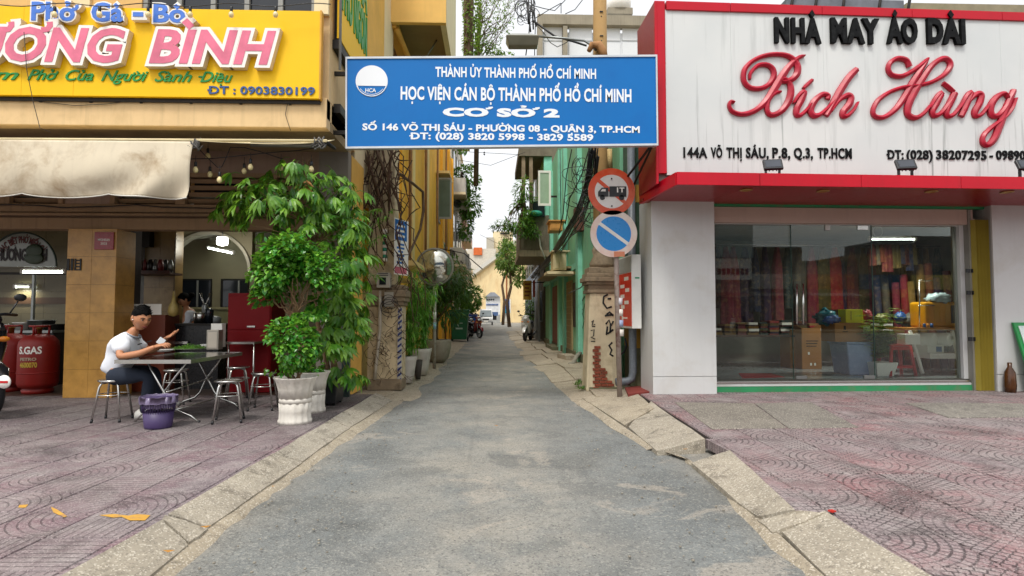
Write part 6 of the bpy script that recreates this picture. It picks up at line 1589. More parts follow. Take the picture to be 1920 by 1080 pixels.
sb('green_trim', GB, XG0, XE, 8.78, 8.86, ZT2-.10, ZT2-.02); sb('header_beam', PNK, XG0, XG1, 8.80, 9.1, PY(1500,418,8.8).z, ZT2-.105, .004)
zg1 = PY(1500, 418, 8.95).z; zs = PY(1500, 712, 8.9).z
sb('frame_top', WPL, XG0, XG1, 8.9, 8.98, zg1-.035, zg1+.02); sb('plinth', WPL, XG0, XG1, 8.84, 9.2, .12, zs-.05)
nplt = 9
for i in range(nplt): 
    x0 = XG0+(XG1-XG0)*i/nplt; sb('tile', WPL, x0+.002, x0+(XG1-XG0)/nplt-.002, 8.828, 8.84, .21, zs-.06, .001)
sb('green_kerb', GB, XG0, XG1+.15, 8.815, 8.839, .12, .205); sb('sill', STEEL, XG0, XG1, 8.83, 9.02, zs-.05, zs-.015, .004)
sb('sill_track', M('track_dark','#5c5a54',.4,.6), XG0, XG1, 8.86, 8.99, zs-.0145, zs+.0)
# frame on the right, channel, gate
sb('frame_post', WPL, PY(1800,600,8.92).x, PY(1813,600,8.92).x, 8.88, 8.98, zs, zg1); sb('channel', M('grey_channel','#8a8880',.5,.3), PY(1815,600,8.85).x, PY(1820,600,8.85).x, 8.78, 9.1, .12, ZT2-.11)
sb('channel', M('dark_channel','#4c4a44',.5,.3), PY(1820,600,8.87).x+.004, PY(1824,600,8.87).x, 8.84, 9.1, .12, ZT2-.11); sb('door_jamb', WPL, PY(1824,600,8.86).x+.004, PY(1829,600,8.86).x, 8.8, 9.1, .12, ZT2-.25)
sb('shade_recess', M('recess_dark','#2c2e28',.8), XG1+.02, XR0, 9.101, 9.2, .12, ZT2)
for (z_) in (PY(0,500,8.85).z, PY(0,545,8.85).z, PY(0,640,8.85).z):
    for px in (1817, 1827): sb('hinge', BLACK, PY(px,600,8.78).x-.03, PY(px,600,8.78).x+.03, 8.76, 8.779, z_-.03, z_+.03)
fg = E('yellow_folding_gate', (PY(1842,740,8.75).x, 8.75, .12), 'folded mustard yellow metal gate at the right end of the shop window', 'gate')
x0, x1 = PY(1829, 600, 8.74).x, PY(1856, 600, 8.74).x; MUS = M('mustard', '#a3913a', .5, .1, var=.12, streak=.25)
n = 9
for i in range(n):
    a = x0+(x1-x0)*i/n; b2 = x0+(x1-x0)*(i+1)/n; y0_, y1_ = (8.70, 8.80) if i % 2 else (8.80, 8.70)
    MB().hexa([(a,y0_,.13),(b2,y1_,.13),(b2,y1_+.012,.13),(a,y0_+.012,.13)],[(a,y0_,2.78),(b2,y1_,2.78),(b2,y1_+.012,2.78),(a,y0_+.012,2.78)]).build('slat', MUS, fg)
# glass panes
pn = [(1344, 1486), (1487, 1638), (1640, 1800)]
for i, (a, b2) in enumerate(pn):
    yy = 8.94 if i != 1 else 8.90
    x0, x1 = PY(a, 600, yy).x, PY(b2, 600, yy).x; g_ = sb('glass_pane' if i != 1 else 'glass_door', GLS, x0, x1, yy, yy+.008, zs+.004, zg1-.036)
    if i == 1:
        for (hx0, hx1) in ((1490,1510),(1617,1637)): box_obj('patch_fitting', STEELD, g_, PY(hx0,600,yy).x, PY(hx1,600,yy).x, yy-.012, yy+.02, zs+.006, zs+.06, .003)
        box_obj('patch_fitting', STEEL, g_, PY(1612,600,yy).x, PY(1632,600,yy).x, yy-.012, yy+.02, zg1-.11, zg1-.04, .003)
        box_obj('door_lock', WPL, g_, PY(1551,600,yy).x, PY(1560,600,yy).x, yy-.014, yy-.001, zg1-.12, zg1-.04)
    sb('pane_edge', M('glass_edge','#3f5a50',.3,bump=0), x1-.004, x1+.004, yy-.004, yy+.012, zs+.003, zg1-.036, 0, g_)
for px in (1494, 1506):
    a, b2 = PY(px, 532, 8.84), PY(px, 608, 8.84); MB().tube([a, b2], .016, 10).tube([a-Vector((0,0,.08)), a+Vector((0,.06,-.08))], .008, 6).tube([b2+Vector((0,0,.06)), b2+Vector((0,.06,.06))], .008, 6).build('door_handle', STEEL, sh)
# upper structure behind the sign so that nothing shows through
sb('upper_block', M('upper_block','#8c8578',.85,var=.2,dirt=('#5c564a',.4,2)), 2.55, 14, 8.82, 12.9, 3.12, 5.3)
# --- sign box
bx = E('shop_signboard', (7, BY, 3.1), 'big white shop sign framed in red with black and red raised lettering', 'sign')
X0b = PY(1229, 200, BY).x; XW = PY(1248, 200, BY).x; X1b = 12.5
zb0 = PY(1300, 326, BY).z; ztop = PY(1300, 5, BY).z; zin = PY(1300, 21, BY).z
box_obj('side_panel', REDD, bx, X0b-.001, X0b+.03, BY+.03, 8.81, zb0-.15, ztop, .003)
box_obj('side_panel_low', RED, bx, X0b-.003, X0b+.03, BY-.02, BY+.029, zb0-.15, ztop, .003)
box_obj('left_border', RED, bx, X0b+.031, XW, BY-.02, BY+.05, zb0, ztop, .003)
pxs = [1248, 1368, 1539, 1707, 1875, 2080, 2300]
for i in range(len(pxs)-1):
    xa, xb = PY(pxs[i], 10, BY).x+.003, PY(pxs[i+1], 10, BY).x-.003
    box_obj('top_border', RED, bx, xa, xb, BY-.03, BY+.3, zin, ztop, .003)
wx = [PY(p, 200, BY).x for p in (1249, 1372, 1546, 1712, 1880, 2100)]
for i in range(len(wx)-1): box_obj('face_panel', SGW, bx, wx[i]+.001, wx[i+1]-.001, BY, BY+.04, zb0-.02, zin+.01)
box_obj('back', M('back_grey','#77736c',.8), bx, X0b+.032, X1b, BY+.05, 8.80, zb0-.1, ztop-.01)
# lip under the sign, carrying the floodlights
LYF = 7.45; zl0, zl1 = PY(1268, 346, LYF).z, PY(1268, 322, LYF).z
lip = E('red_canopy', (7, LYF, zl0), 'glossy red canopy ledge below the shop sign with recessed lights', 'canopy')
XLp = PY(1268, 340, LYF).x
jx = [PY(p, 340, LYF).x for p in (1269, 1425, 1615, 1802, 2000, 2250)]
for i in range(len(jx)-1): box_obj('front_panel', RED, lip, jx[i]+.003, jx[i+1]-.003, LYF, LYF+.03, zl0, zl1, .003)
MB().hexa([(X0b-.0,8.79,zl0),(XLp,LYF+.03,zl0),(XLp+.03,LYF+.03,zl0),(X0b+.06,8.79,zl0)],[(X0b-.0,8.79,zl1+.0),(XLp,LYF+.03,zl1),(XLp+.03,LYF+.03,zl1),(X0b+.06,8.79,zl1+.0)]).build('end_panel', RED, lip)
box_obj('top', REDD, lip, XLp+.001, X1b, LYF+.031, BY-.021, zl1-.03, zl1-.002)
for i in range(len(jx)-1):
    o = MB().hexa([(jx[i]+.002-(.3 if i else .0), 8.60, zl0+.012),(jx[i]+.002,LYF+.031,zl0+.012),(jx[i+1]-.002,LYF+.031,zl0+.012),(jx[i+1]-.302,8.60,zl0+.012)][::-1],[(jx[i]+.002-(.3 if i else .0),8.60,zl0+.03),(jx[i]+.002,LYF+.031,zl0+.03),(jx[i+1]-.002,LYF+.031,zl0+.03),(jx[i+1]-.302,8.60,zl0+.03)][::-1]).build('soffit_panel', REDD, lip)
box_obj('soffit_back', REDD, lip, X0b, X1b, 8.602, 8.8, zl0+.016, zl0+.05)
GOLD = M('gold_trim', '#b88a52', .35, .6)
for px, py in ((1399,357),(1543,359),(1746,360),(1888,361)):
    q_ = PZ(px, py, zl0+.0); MB().lathe([(.075,.012),(.085,0),(.06,-.004),(.05,.008),(1e-4,.009)], (q_.x, q_.y, zl0+.0), 22).build('downlight', GOLD, lip)
for k_, (px, lab) in enumerate(((1449,'left floodlight on the red canopy aimed at the sign'),(1698,'middle floodlight on the red canopy under the phone number'),(1925,'right floodlight at the edge of the photo on the red canopy'))):
    c = PY(px, 309, LYF+.08); fl_ = E('floodlight', (c.x, c.y, zl1), lab, 'floodlight', 'floodlights lighting the shop sign')
    R_ = Euler((math.radians(58),0,math.radians(-14))).to_matrix()
    MB().cb(c, (.24,.17,.045), R_).build('housing', BLACK, fl_, .008)
    m_ = MB()
    for i in range(5): m_.cb(c+R_ @ Vector((-.09+.045*i,0,-.03)), (.01,.15,.03), R_)
    m_.build('cooling_fins', BLACK, fl_)
    MB().cb(c+R_ @ Vector((0,0,.0235)), (.19,.12,.004), R_).build('lens', M('flood_lens','#3c4048',.1,bump=0), fl_)
    MB().box(c.x-.10,c.x-.085,c.y-.01,c.y+.03,zl1-.002,c.z).box(c.x+.085,c.x+.10,c.y-.01,c.y+.03,zl1-.002,c.z).box(c.x-.1,c.x+.1,c.y-.01,c.y+.03,zl1-.002,zl1+.008).build('bracket', BLACK, fl_)
# --- lettering of the sign
BK = M('letter_black', '#0a0b0d', .6, var=.25, vs=7, bump=.1, spec=.15, dirt=('#3a3c3c',.35,14)); BKS = M('letter_black_side', '#08090a', .7, spec=.1)
def SBX(px, py=60): return PY(px, py, BY).x
def words(items, yb_, yc_, mats, dep, bold, shear=0, dy=0, sp_=1.08):
    for (s_, xa, xb, *o_) in items:
        k = (xa-1250)/670*dy
        lettering(s_, SBX(xa), SBX(xb), PY(xa, yb_+k, BY).z, PY(xa, yc_+k, BY).z, BY-.002, mats, bx, dep, bold, shear, per=True, space=sp_)
words((('NHÀ',1450,1536),('MAY',1555,1645),('ÁO',1660,1716),('DÀI',1735,1805)), 78, 37, [BK, BKS], .05, .05, 0, 3.5, 1.13)
words((('144A',1278,1322),('VÕ',1329,1350),('THỊ',1358,1386),('SÁU,',1394,1436),('P.8,',1443,1476),('Q.3,',1483,1518),('TP.HCM',1527,1590)), 295, 277, [BK, BKS], .012, .03, 0, 3)
words((('ĐT:',1655,1686),('(028)',1692,1740),('38207295',1747,1840),('-',1846,1852),('0989031...'[:6],1858,1922)), 296, 280, [BK, BKS], .012, .03, 0, 3)
RL = M('letter_crimson', '#a80a2a', .35, var=.25, vs=6, bump=.06, spec=.4, dirt=('#c8405a',.3,5), rv=.08)
def cs_(pts): return [((lambda p: (p.x, p.z))(PY(1200+x/2.6667, y/2.6667, BY))) for x, y in pts]
def stroke(name_lines):
    m_ = MB()
    for j, (pts, ws) in enumerate(name_lines):
        if not hasattr(ws, '__len__'): ws = [ws]*len(pts)
        k = 1/2.6667/1100*8*1.12
        ribbon(m_, cs_(pts), [q*k for q in ws], BY-.062+.0015*j, BY-.001)
    m_.build('letter', RL, bx)
stroke([([(468,515),(450,512),(443,535),(462,562),(510,574),(570,556),(625,510),(668,445),(705,385),(745,330),(790,292),(818,282)], [6,8,8,9,10,12,15,17,17,13,9,4]),
        ([(545,400),(550,368),(585,332),(630,328),(660,350),(664,385),(640,425),(595,446),(545,440),(515,405),(520,350),(560,308),(620,282),(690,275),(745,288),(780,325),(782,368),(755,400),(715,412),(695,405)], [6,8,9,10,12,12,11,10,10,11,11,9,9,9,11,14,15,13,9,6]),
        ([(695,405),(720,398),(745,425),(750,465),(735,515),(700,560),(655,578),(632,555),(638,505),(670,470),(700,462)], [6,9,12,15,15,13,11,11,10,8,5])])
stroke([([(762,520),(790,480),(815,465),(800,505),(780,545),(778,575),(800,578),(830,550),(850,522)], [5,9,14,15,14,12,9,7,5]), ([(812,446),(832,426),(856,404)], [7,9,8])])
stroke([([(932,500),(935,480),(905,476),(868,508),(848,550),(862,580),(895,575),(935,540),(965,505)], [11,10,11,14,15,13,9,7,5])])
stroke([([(925,582),(955,530),(1000,450),(1040,390),(1078,350)], [12,15,16,15,13]), ([(950,560),(990,505),(1030,480),(1050,490),(1040,525),(1012,560),(1010,583),(1035,580),(1065,550),(1084,515)], [6,9,12,14,15,14,12,9,7,5])])
stroke([([(1342,338),(1325,305),(1280,296),(1245,318),(1236,352),(1255,378),(1300,385),(1345,365),(1395,330),(1432,296)], [12,12,10,10,10,10,10,10,9,5]),
        ([(1432,300),(1395,355),(1355,420),(1315,490),(1270,550),(1215,588),(1172,585),(1160,555),(1185,505),(1240,465),(1310,440),(1390,430),(1460,410),(1520,372),(1546,330),(1530,300),(1495,300),(1450,335),(1405,400),(1365,465),(1335,530),(1335,575),(1370,592),(1410,572),(1445,530)], [6,12,15,14,12,10,10,10,10,9,8,8,9,11,13,12,11,12,14,16,16,14,11,8,5])])
stroke([([(1440,545),(1475,490),(1500,470),(1475,520),(1455,560),(1468,582),(1505,562),(1550,500),(1568,468),(1545,515),(1525,560),(1535,585),(1565,572),(1600,525)], [5,9,13,15,13,11,9,9,14,15,13,11,8,6]), ([(1508,418),(1535,438),(1562,462)], [9,10,8])])
stroke([([(1590,545),(1625,485),(1648,468),(1630,515),(1598,585)], [5,9,13,14,13]), ([(1605,560),(1645,500),(1680,472),(1700,480),(1690,520),(1668,560),(1672,583),(1700,575),(1735,530)], [6,9,12,14,14,14,11,8,5])])
stroke([([(1832,490),(1815,470),(1780,485),(1748,530),(1750,575),(1780,582),(1815,545),(1840,495),(1862,455)], [8,9,12,15,14,11,9,10,12]), ([(1862,455),(1830,530),(1795,620),(1765,695),(1730,728),(1708,715),(1712,680),(1750,640),(1810,595),(1850,550),(1872,495)], [12,16,17,15,12,11,10,9,9,8,6])])
# --- interior
ZF = zs-.06
inr = E('shop_interior', (5.5, 11, .3), 'dim shop room lined with shelves behind the glass front', 'room')
FLT = M('shop_floor_tile', '#a8b0b4', .15, var=.06, bump=0, rv=.05)
IWL = M('shop_inner_wall', '#a09a8c', .6, var=.15)
MB().box(XG0-.1, XG1+2.6, 9.31, 13.4, .05, ZF).box(XG0-.1, XG1, 9.02, 9.309, .05, ZF).build('floor_base', GROUT, inr)
for i in range(12):
    for j in range(8): 
        MB().box(XG0+.02+.56*i, XG0+.575+.56*i, 9.03+.54*j, 9.565+.54*j, ZF, ZF+.006).build('floor_tile', FLT, inr)
MB().box(XG0-.2, XG1+2.7, 13.2, 13.3, ZF, 3.1).build('rear_wall', IWL, inr); MB().box(XG0-.22, XG0-.12, 9.3, 13.2, ZF, 3.1).build('left_wall', IWL, inr); MB().box(XG1+2.5, XG1+2.6, 9.31, 13.2, ZF, 3.1).build('right_wall', IWL, inr); MB().box(XG0-.2, XG1+2.6, 9.1, 13.3, 3.0, 3.1).build('ceiling', IWL, inr)
# rails with hanging garments
gcol = ['#5d1420','#8a2228','#3c1018','#7c5a26','#4c421e','#1c2440','#2e1a3a','#6c3020','#341820','#742434','#203434','#4c473c','#8a6c34','#261628','#541818']
GMs = [M('fabric%d' % i, c, .8, var=.3, vs=9, bump=.15, dirt=('#c8a050', .25, 12)) for i, c in enumerate(gcol)]
rl = E('clothes_rail', (5.6, 12.4, 2.2), 'long metal rail across the shop with folded cloth hanging', 'clothes rail')
MB().tube([(3.9,12.3,2.8),(9.9,12.3,2.8)], .015, 6).build('rod', STEEL, rl)
p0, p1 = PY(1632, 449, 11.2), PY(1716, 449, 11.2); MB().tube([p0, p1], .014, 6).build('rod', STEEL, rl)
tube_lamp('fluorescent_lamp', 'added white tube light brightening the tailor shop above the hanging scarves', PY(1630,449,10.3), PY(1716,449,10.3), .009, 40)  # tube and area light added to brighten the dim shop room
rr_ = random.Random(3)
ON = 'first second third fourth fifth sixth seventh eighth ninth tenth eleventh twelfth thirteenth fourteenth fifteenth sixteenth seventeenth eighteenth nineteenth twentieth'.split()
def ORD(i): return ON[i] if i < 20 else 'twenty-'+ON[i-20]
def garment(x, y, zt_, L_, w_, mat, lab):
    def f(u, v):
        a = u*2*math.pi; fold = 1+.25*math.sin(a*5+x*3)*(.3+.7*v); ww = w_*(.35+.65*min(1, v*4))*(1+.15*v)
        return Vector((x+ww*.5*math.cos(a)*fold, y+.06*math.sin(a)*fold, zt_-L_*v))
    o = MB().grid(f, 22, 8).build('garment', mat); tag(o, lab, 'garment', 'garments hanging in the tailor shop'); return o
names = {0:'dark red',1:'red',2:'maroon',3:'ochre',4:'olive',5:'navy blue',6:'purple',7:'rust',8:'wine red',9:'crimson',10:'teal',11:'taupe',12:'golden',13:'plum',14:'deep red'}
x = 4.0; i = 0
while x < 9.8:
    k = rr_.randrange(15); garment(x, 12.3+rr_.uniform(-.05,.05), 2.75, rr_.uniform(1.3,1.95), rr_.uniform(.16,.26), GMs[k], '%s garment, %s from the left on the rear rail of the shop' % (names[k], ORD(i))); x += rr_.uniform(.16,.27); i += 1
x = p0.x+.03; i = 0
while x < p1.x:
    k = rr_.randrange(15); garment(x, p0.y, p0.z-.1, rr_.uniform(.35,.55), .1, GMs[k], '%s scarf, %s from the left on the short steel rail' % (names[k], ORD(i))); x += .085; i += 1
ct_ = E('cloth_table', (6, 11.6, ZF), 'long low table in the shop stacked with folded cloth', 'table'); MB().box(4.3, 8.6, 11.4, 11.9, ZF+.62, ZF+.66).build('tabletop', WOOD, ct_)
for x in (4.4, 6.4, 8.4): MB().box(x, x+.05, 11.45, 11.5, ZF+.006, ZF+.62).build('leg', WOOD, ct_)
x = 4.4; i = 0
while x < 8.4:
    w2 = rr_.uniform(.16,.3); k = rr_.randrange(15); m_ = MB(); z_ = ZF+.661
    for j in range(rr_.randint(3, 8)): h_ = rr_.uniform(.025,.05); m_.box(x+rr_.uniform(0,.03), x+w2-rr_.uniform(0,.03), 11.42+rr_.uniform(0,.04), 11.8, z_, z_+h_, j % 3); z_ += h_+.001
    tag(m_.build('folded_cloth', [GMs[k], GMs[(k+5) % 15], [LW, GMs[(k+9) % 15], TT][i % 3]]), 'stack of folded cloth, %s from the left on the low shop table' % ORD(i), 'cloth', 'stacks of folded cloth'); x += w2+.02; i += 1
# bolts of fabric standing on right
for i in range(9):
    k = rr_.randrange(15); b0 = Vector((8.0+.14*i, 11.6-.06*i, ZF)); o = MB().tube([b0, b0+Vector((rr_.uniform(-.05,.05), .1, 1.9+rr_.uniform(-.2,.3)))], .07, 10).build('fabric_roll', GMs[k]); tag(o, '%s fabric roll, %s from the left by the right shop wall' % (names[k], ORD(i)), 'fabric roll', 'fabric rolls standing in the shop')
CARD = M('cardboard', '#a3703c', .85, var=.1, streak=.06, bump=.1); CARDD = M('cardboard_flap', '#8c5c2e', .85, var=.12)
def floorpt(px, py, z=None): return PZ(px, py, ZF+.006 if z is None else z)
def carton(lab, pa, pb, dep, pt, skew=0):
    """front-left, front-right base pixels; depth; top pixel y"""
    a, b2 = floorpt(*pa), floorpt(*pb); y_ = min(a.y, b2.y); h = PY(pa[0], pt, y_).z-ZF-.006
    c_ = E('carton', (a.x, y_, ZF+.006), lab, 'cardboard box')
    z0, z1 = ZF+.006, ZF+.006+h
    MB().box(a.x, b2.x, y_, y_+dep, z0, z1).build('box', CARD, c_, .006); return c_, a.x, b2.x, y_, z0, z1
c_, xa, xb, y_, z0, z1 = carton('tall open brown carton just right of the door handles', (1503,692), (1541,692), .45, 616)
for (sx_) in (-1, 1): MB().cb(((xa if sx_ < 0 else xb)+sx_*.03, y_+.2, z1+.03), (.14,.4,.006), (0,sx_*-.5,0)).build('flap', CARDD, c_)
for k in range(3): MB().box(xa+.09, xb-.06-.02*k, y_-.003, y_-.0005, z1-.25-.05*k, z1-.235-.05*k).build('print', BLK, c_)
for (dx, dz) in ((.12,.28),(.16,.07),(.24,.07)): MB().box(xa+dx, xa+dx+.035, y_-.004, y_-.001, z0+dz, z0+dz+.05).build('sticker', LW, c_)
c2_, xa, xb, y_, z0, z1 = carton('tall carton leaning behind the first one by the door', (1482,690), (1502,690), .4, 618)
# plastic tub with a carton on it
tbp0, tbp1 = floorpt(1553, 698), floorpt(1643, 704); ty = tbp1.y+.02
tub = E('storage_tub', ((tbp0.x+tbp1.x)/2, ty, ZF+.006), 'bluish translucent plastic storage tub on the shop floor', 'storage tub')
TBM = M('tub_plastic', '#8fa2c4', .25, var=.08, vs=4, bump=.02); xa, xb = tbp0.x, tbp1.x; zt_ = PY(1560, 645, ty).z
MB().hexa([(xa+.05,ty+.03,ZF+.006),(xb-.05,ty+.03,ZF+.006),(xb-.05,ty+.5,ZF+.006),(xa+.05,ty+.5,ZF+.006)],[(xa,ty,zt_),(xb,ty,zt_),(xb,ty+.55,zt_),(xa,ty+.55,zt_)]).build('body', TBM, tub, .025)
MB().box(xa-.02, xb+.02, ty-.02, ty+.57, zt_-.0, zt_+.03).build('rim', TBM, tub, .008)
cb2 = E('carton', (xa, ty+.08, zt_+.03), 'brown carton with white label resting on the plastic tub', 'cardboard box'); x0, x1 = PY(1550,0,ty+.08).x, PY(1616,0,ty+.08).x; zq = PY(0,607,ty+.08).z
MB().box(x0, x1, ty+.08, ty+.5, zt_+.032, zq).build('box', CARD, cb2, .006); MB().box(x1-.14, x1-.02, ty+.076, ty+.0795, zq-.17, zq-.06).build('label', LW, cb2); MB().box(x1-.12, x1-.05, ty+.073, ty+.0755, zq-.14, zq-.12).box(x1-.12, x1-.07, ty+.073, ty+.0755, zq-.11, zq-.095).build('print', BLK, cb2)
MB().box(x0+.16, x0+.20, ty+.077, ty+.0795, zq-.12, zq-.05).box(x0+.14, x0+.24, ty+.077, ty+.0795, zq-.16, zq-.145).build('print', BLK, cb2)
yb_ = E('yellow_box', (x0+.2, ty+.2, zq), 'bright yellow open box on top of the labelled carton', 'box'); a, b2 = PY(1583, 603, ty+.15), PY(1617, 580, ty+.15)
MB().hexa([(a.x+.03,ty+.15,zq+.002),(b2.x,ty+.12,zq+.002),(b2.x,ty+.35,zq+.002),(a.x+.03,ty+.35,zq+.002)],[(a.x,ty+.1,b2.z),(b2.x-.03,ty+.1,b2.z),(b2.x-.03,ty+.33,b2.z),(a.x,ty+.33,b2.z)]).build('box', M('bright_yellow','#e0d818',.5,bump=0), yb_, .004)
MB().box(a.x+.08, a.x+.1, ty+.09, ty+.095, zq+.05, b2.z-.03).build('fold', M('yellow_fold','#a89c10',.5,bump=0), yb_)
def lump(nm, lab, cat, c, r, mat, s=(1,1,1), seed=0):
    m_ = MB(); 
    def f(u, v):
        th, ph = u*2*math.pi, v*math.pi; d = Vector((math.sin(ph)*math.cos(th), math.sin(ph)*math.sin(th), -math.cos(ph)))
        k = r*(1+.55*noise.noise(d*2.6+Vector((seed,0,0)))+.3*noise.noise(d*6+Vector((seed,0,0)))); return Vector(c)+Vector((d.x*k*s[0], d.y*k*s[1], d.z*k*s[2]))
    m_.grid(f, 22, 12); o = m_.build(nm, mat); tag(o, lab, cat); return o
TEAL = M('teal_plastic_bag', '#146470', .35, var=.35, vs=9, bump=.3); BLP = M('blue_wrap', '#24508a', .4, var=.4, vs=9, bump=.3)
zc = zq+.07
lump('bag', 'crumpled teal bag between the cartons', 'bag', PY(1548, 596, ty+.3), .16, TEAL, (1.2,.8,.8), 2)
lump('bag', 'pale blue wrapped bundle in front of the teal bag', 'bag', PY(1560, 600, ty+.15), .10, BLP, (1.5,.7,.7), 5)
lump('bag', 'red bag beside the yellow box', 'bag', PY(1625, 596, ty+.2), .11, M('red_cloth','#8a1c22',.6,var=.2), (1,.7,1.2), 7)
lump('bag', 'brown rag heap on the tall open carton', 'cloth', PY(1520, 612, y_+.2), .14, M('brown_rag','#6a5036',.9,var=.4,vs=20), (1.6,.8,.4), 9)
lump('bag', 'small blue ball of cloth further right on the work table', 'cloth', PY(1688, 596, 10.6), .10, BLP, (1,.8,1), 12)
lump('bag', 'grey wrapped pile on the work table', 'cloth', PY(1712, 600, 10.8), .2, M('grey_wrap2','#5c5a50',.5,var=.4,vs=14,bump=.4), (1.4,.8,.6), 15)
lump('bag', 'clear plastic bag on the yellow machine cover', 'bag', PY(1760, 560, 10.2), .17, M('clear_bag','#a9bcc0',.2,var=.3,vs=14,bump=.5), (1.1,.8,.6), 19)
MB().lathe([(.14,0),(.17,.4)], PY(1547, 672, ty+.7), 18)
bk_ = E('blue_bucket', tuple(floorpt(1547, 685)), 'tall blue plastic container behind the open carton', 'container'); 
q_ = floorpt(1548, 683); MB().lathe([(.13,0),(.16,.1),(.16,.5),(.14,.55)], (q_.x, q_.y+.6, ZF), 20).build('body', M('blue_can','#2c6a86',.4), bk_)
# potted plant in the window
q_ = floorpt(1650, 704); pw = E('window_plant', (q_.x, q_.y+.12, ZF+.006), 'small palm like plant in a white square pot behind the glass', 'potted plant')
MB().hexa([(-.12,-.12,0),(.12,-.12,0),(.12,.12,0),(-.12,.12,0)],[(-.16,-.16,.19),(.16,-.16,.19),(.16,.16,.19),(-.16,.16,.19)]).build('pot', LW, pw, .01, local=True)
ls = MB(); rq = random.Random(77)
for i in range(60):
    a_ = rq.uniform(0,6.28); d = Vector((math.cos(a_)*rq.uniform(.1,.55), math.sin(a_)*rq.uniform(.1,.5), rq.uniform(.6,1.05))); d *= rq.uniform(.55,.95)
    for k in range(1, 9):
        t = k/9; c = Vector((d.x*t*t, d.y*t*t, .2+d.z*t-.12*t*t))
        for s2 in (-1, 1): leaf_add(ls, c, (s2*math.sin(a_)+d.x, -s2*math.cos(a_)+d.y, .35), (0,0,1), .13*(1-.4*t), .042)
tag(ls.build('foliage', leafmat('window_leaf', '#3c7a24', '#b0b83a', .4, .3), pw, local=True), kind='stuff')
lump('bag', 'yellow green bag behind the window plant', 'bag', PY(1652, 598, ty+.5), .11, M('lime_bag','#67671c',.5,var=.2), (1,.7,.8), 23)
pw.scale = (1.25,)*3; pw.location.y -= .12
# red plastic stool
q0_, q1_ = floorpt(1672, 706), floorpt(1722, 706); rsx0, rsx1 = q0_.x, q1_.x; ry = q0_.y+.03; hz = PY(0, 652, ry).z
rst = E('plastic_stool', ((rsx0+rsx1)/2, ry+.15, ZF+.006), 'red plastic stool with a white box on it behind the glass', 'stool'); RPL = M('red_stool_plastic', '#b8141c', .35, var=.08, bump=0)
MB().box(rsx0+.05, rsx1-.05, ry+.03, ry+.3, hz-.03, hz).build('seat', RPL, rst, .012)
for (ax, ay_, bx_, by_) in ((rsx0,ry,rsx0+.06,ry+.04),(rsx1,ry,rsx1-.06,ry+.04),(rsx0,ry+.34,rsx0+.06,ry+.29),(rsx1,ry+.34,rsx1-.06,ry+.29)):
    MB().tube([(ax,ay_,ZF+.006),(bx_,by_,hz-.02)], .03, 6).build('leg', RPL, rst)
MB().box(rsx0+.02, rsx1-.02, ry+.01, ry+.03, ZF+.14, ZF+.19).build('stretcher', RPL, rst); MB().box(rsx0+.06, rsx1-.06, ry+.02, ry+.04, hz-.09, hz-.031).build('apron', RPL, rst)
wb = MB().box(PY(1678,0,ry+.1).x, PY(1706,0,ry+.1).x, ry+.1, ry+.3, hz+.001, PY(0,630,ry+.1).z).build('white_box', LW, None, .005); tag(wb, 'small white box on the red stool', 'box')
# sewing table
tyy = 10.0; tx0, tx1 = PY(1690,0,tyy).x, PY(1806,0,tyy).x; tz = PY(0, 617, tyy).z
swt = E('work_table', ((tx0+tx1)/2, tyy+.3, ZF), 'sewing work table with an orange wooden top and white slanted legs', 'table')
MB().box(tx0, tx1, tyy, tyy+.65, tz-.04, tz).build('tabletop', M('orange_wood','#b87a30',.5,var=.15,vs=7), swt, .004)
MB().tube([PY(1706,620,tyy-.02), PY(1730,700,tyy-.02)], .03, 4, sm=False).build('leg', LW, swt); MB().tube([PY(1785,620,tyy+.02), PY(1800,690,tyy+.02)], .03, 4, sm=False).build('leg', LW, swt)
MB().box(PY(1722,0,tyy).x, tx1, tyy, tyy+.4, PY(0,681,tyy).z, PY(0,670,tyy).z).build('shelf', LW, swt)
ymc = E('yellow_machine', (tx1-.4, tyy+.2, tz), 'yellow sewing machine cover with a dark window on the work table', 'machine cover'); a, b2 = PY(1736, 612, tyy+.1), PY(1800, 566, tyy+.1)
MB().box(a.x, b2.x, tyy+.1, tyy+.5, tz, b2.z).build('cover', M('machine_yellow','#c48a14',.4,var=.08), ymc, .04); MB().box(b2.x-.18, b2.x-.02, tyy+.085, tyy+.099, tz+.08, b2.z-.06).build('window', GLASSD, ymc)
ths = E('thread_stand', tuple(PY(1724, 616, tyy+.05)), 'tall metal thread stand with blue spools on the work table', 'thread stand')
MB().tube([PY(1724,616,tyy+.05), PY(1724,526,tyy+.05)], .012, 6).tube([PY(1722,527,tyy+.05), PY(1748,526,tyy+.05)], .008, 5).tube([PY(1722,573,tyy+.05), PY(1752,573,tyy+.05)], .01, 5).build('pole', STEEL, ths)
for i in range(3): MB().lathe([(.03,0),(.02,.07)], PY(1733+7*i, 614, tyy+.02), 10).build('spool', [BLP, M('orange_thread','#d08a30',.7), BLP][i], ths)
for (px, lab) in ((1728,'left white round canister under the work table'),(1757,'right white round canister under the work table')):
    c = PY(px, 636, tyy+.2); o = MB().lathe([(.11,-.1),(.12,0),(.12,.2),(.1,.22)], c, 20, rot=Euler((math.pi/2,0,.5)).to_matrix()).build('canister', LW); tag(o, lab, 'canister', 'white canisters under the work table')
bxs = MB().box(PY(1722,0,tyy).x, PY(1752,0,tyy).x, tyy+.05, tyy+.3, PY(0,670,tyy).z+.002, PY(0,652,tyy+.05).z).build('photo_box', LW); tag(bxs, 'white box with a blue picture on the lower shelf', 'box'); MB().box(PY(1738,0,tyy).x, PY(1748,0,tyy).x, tyy+.044, tyy+.049, PY(0,667,tyy).z, PY(0,656,tyy).z).build('picture', BLP, bxs)
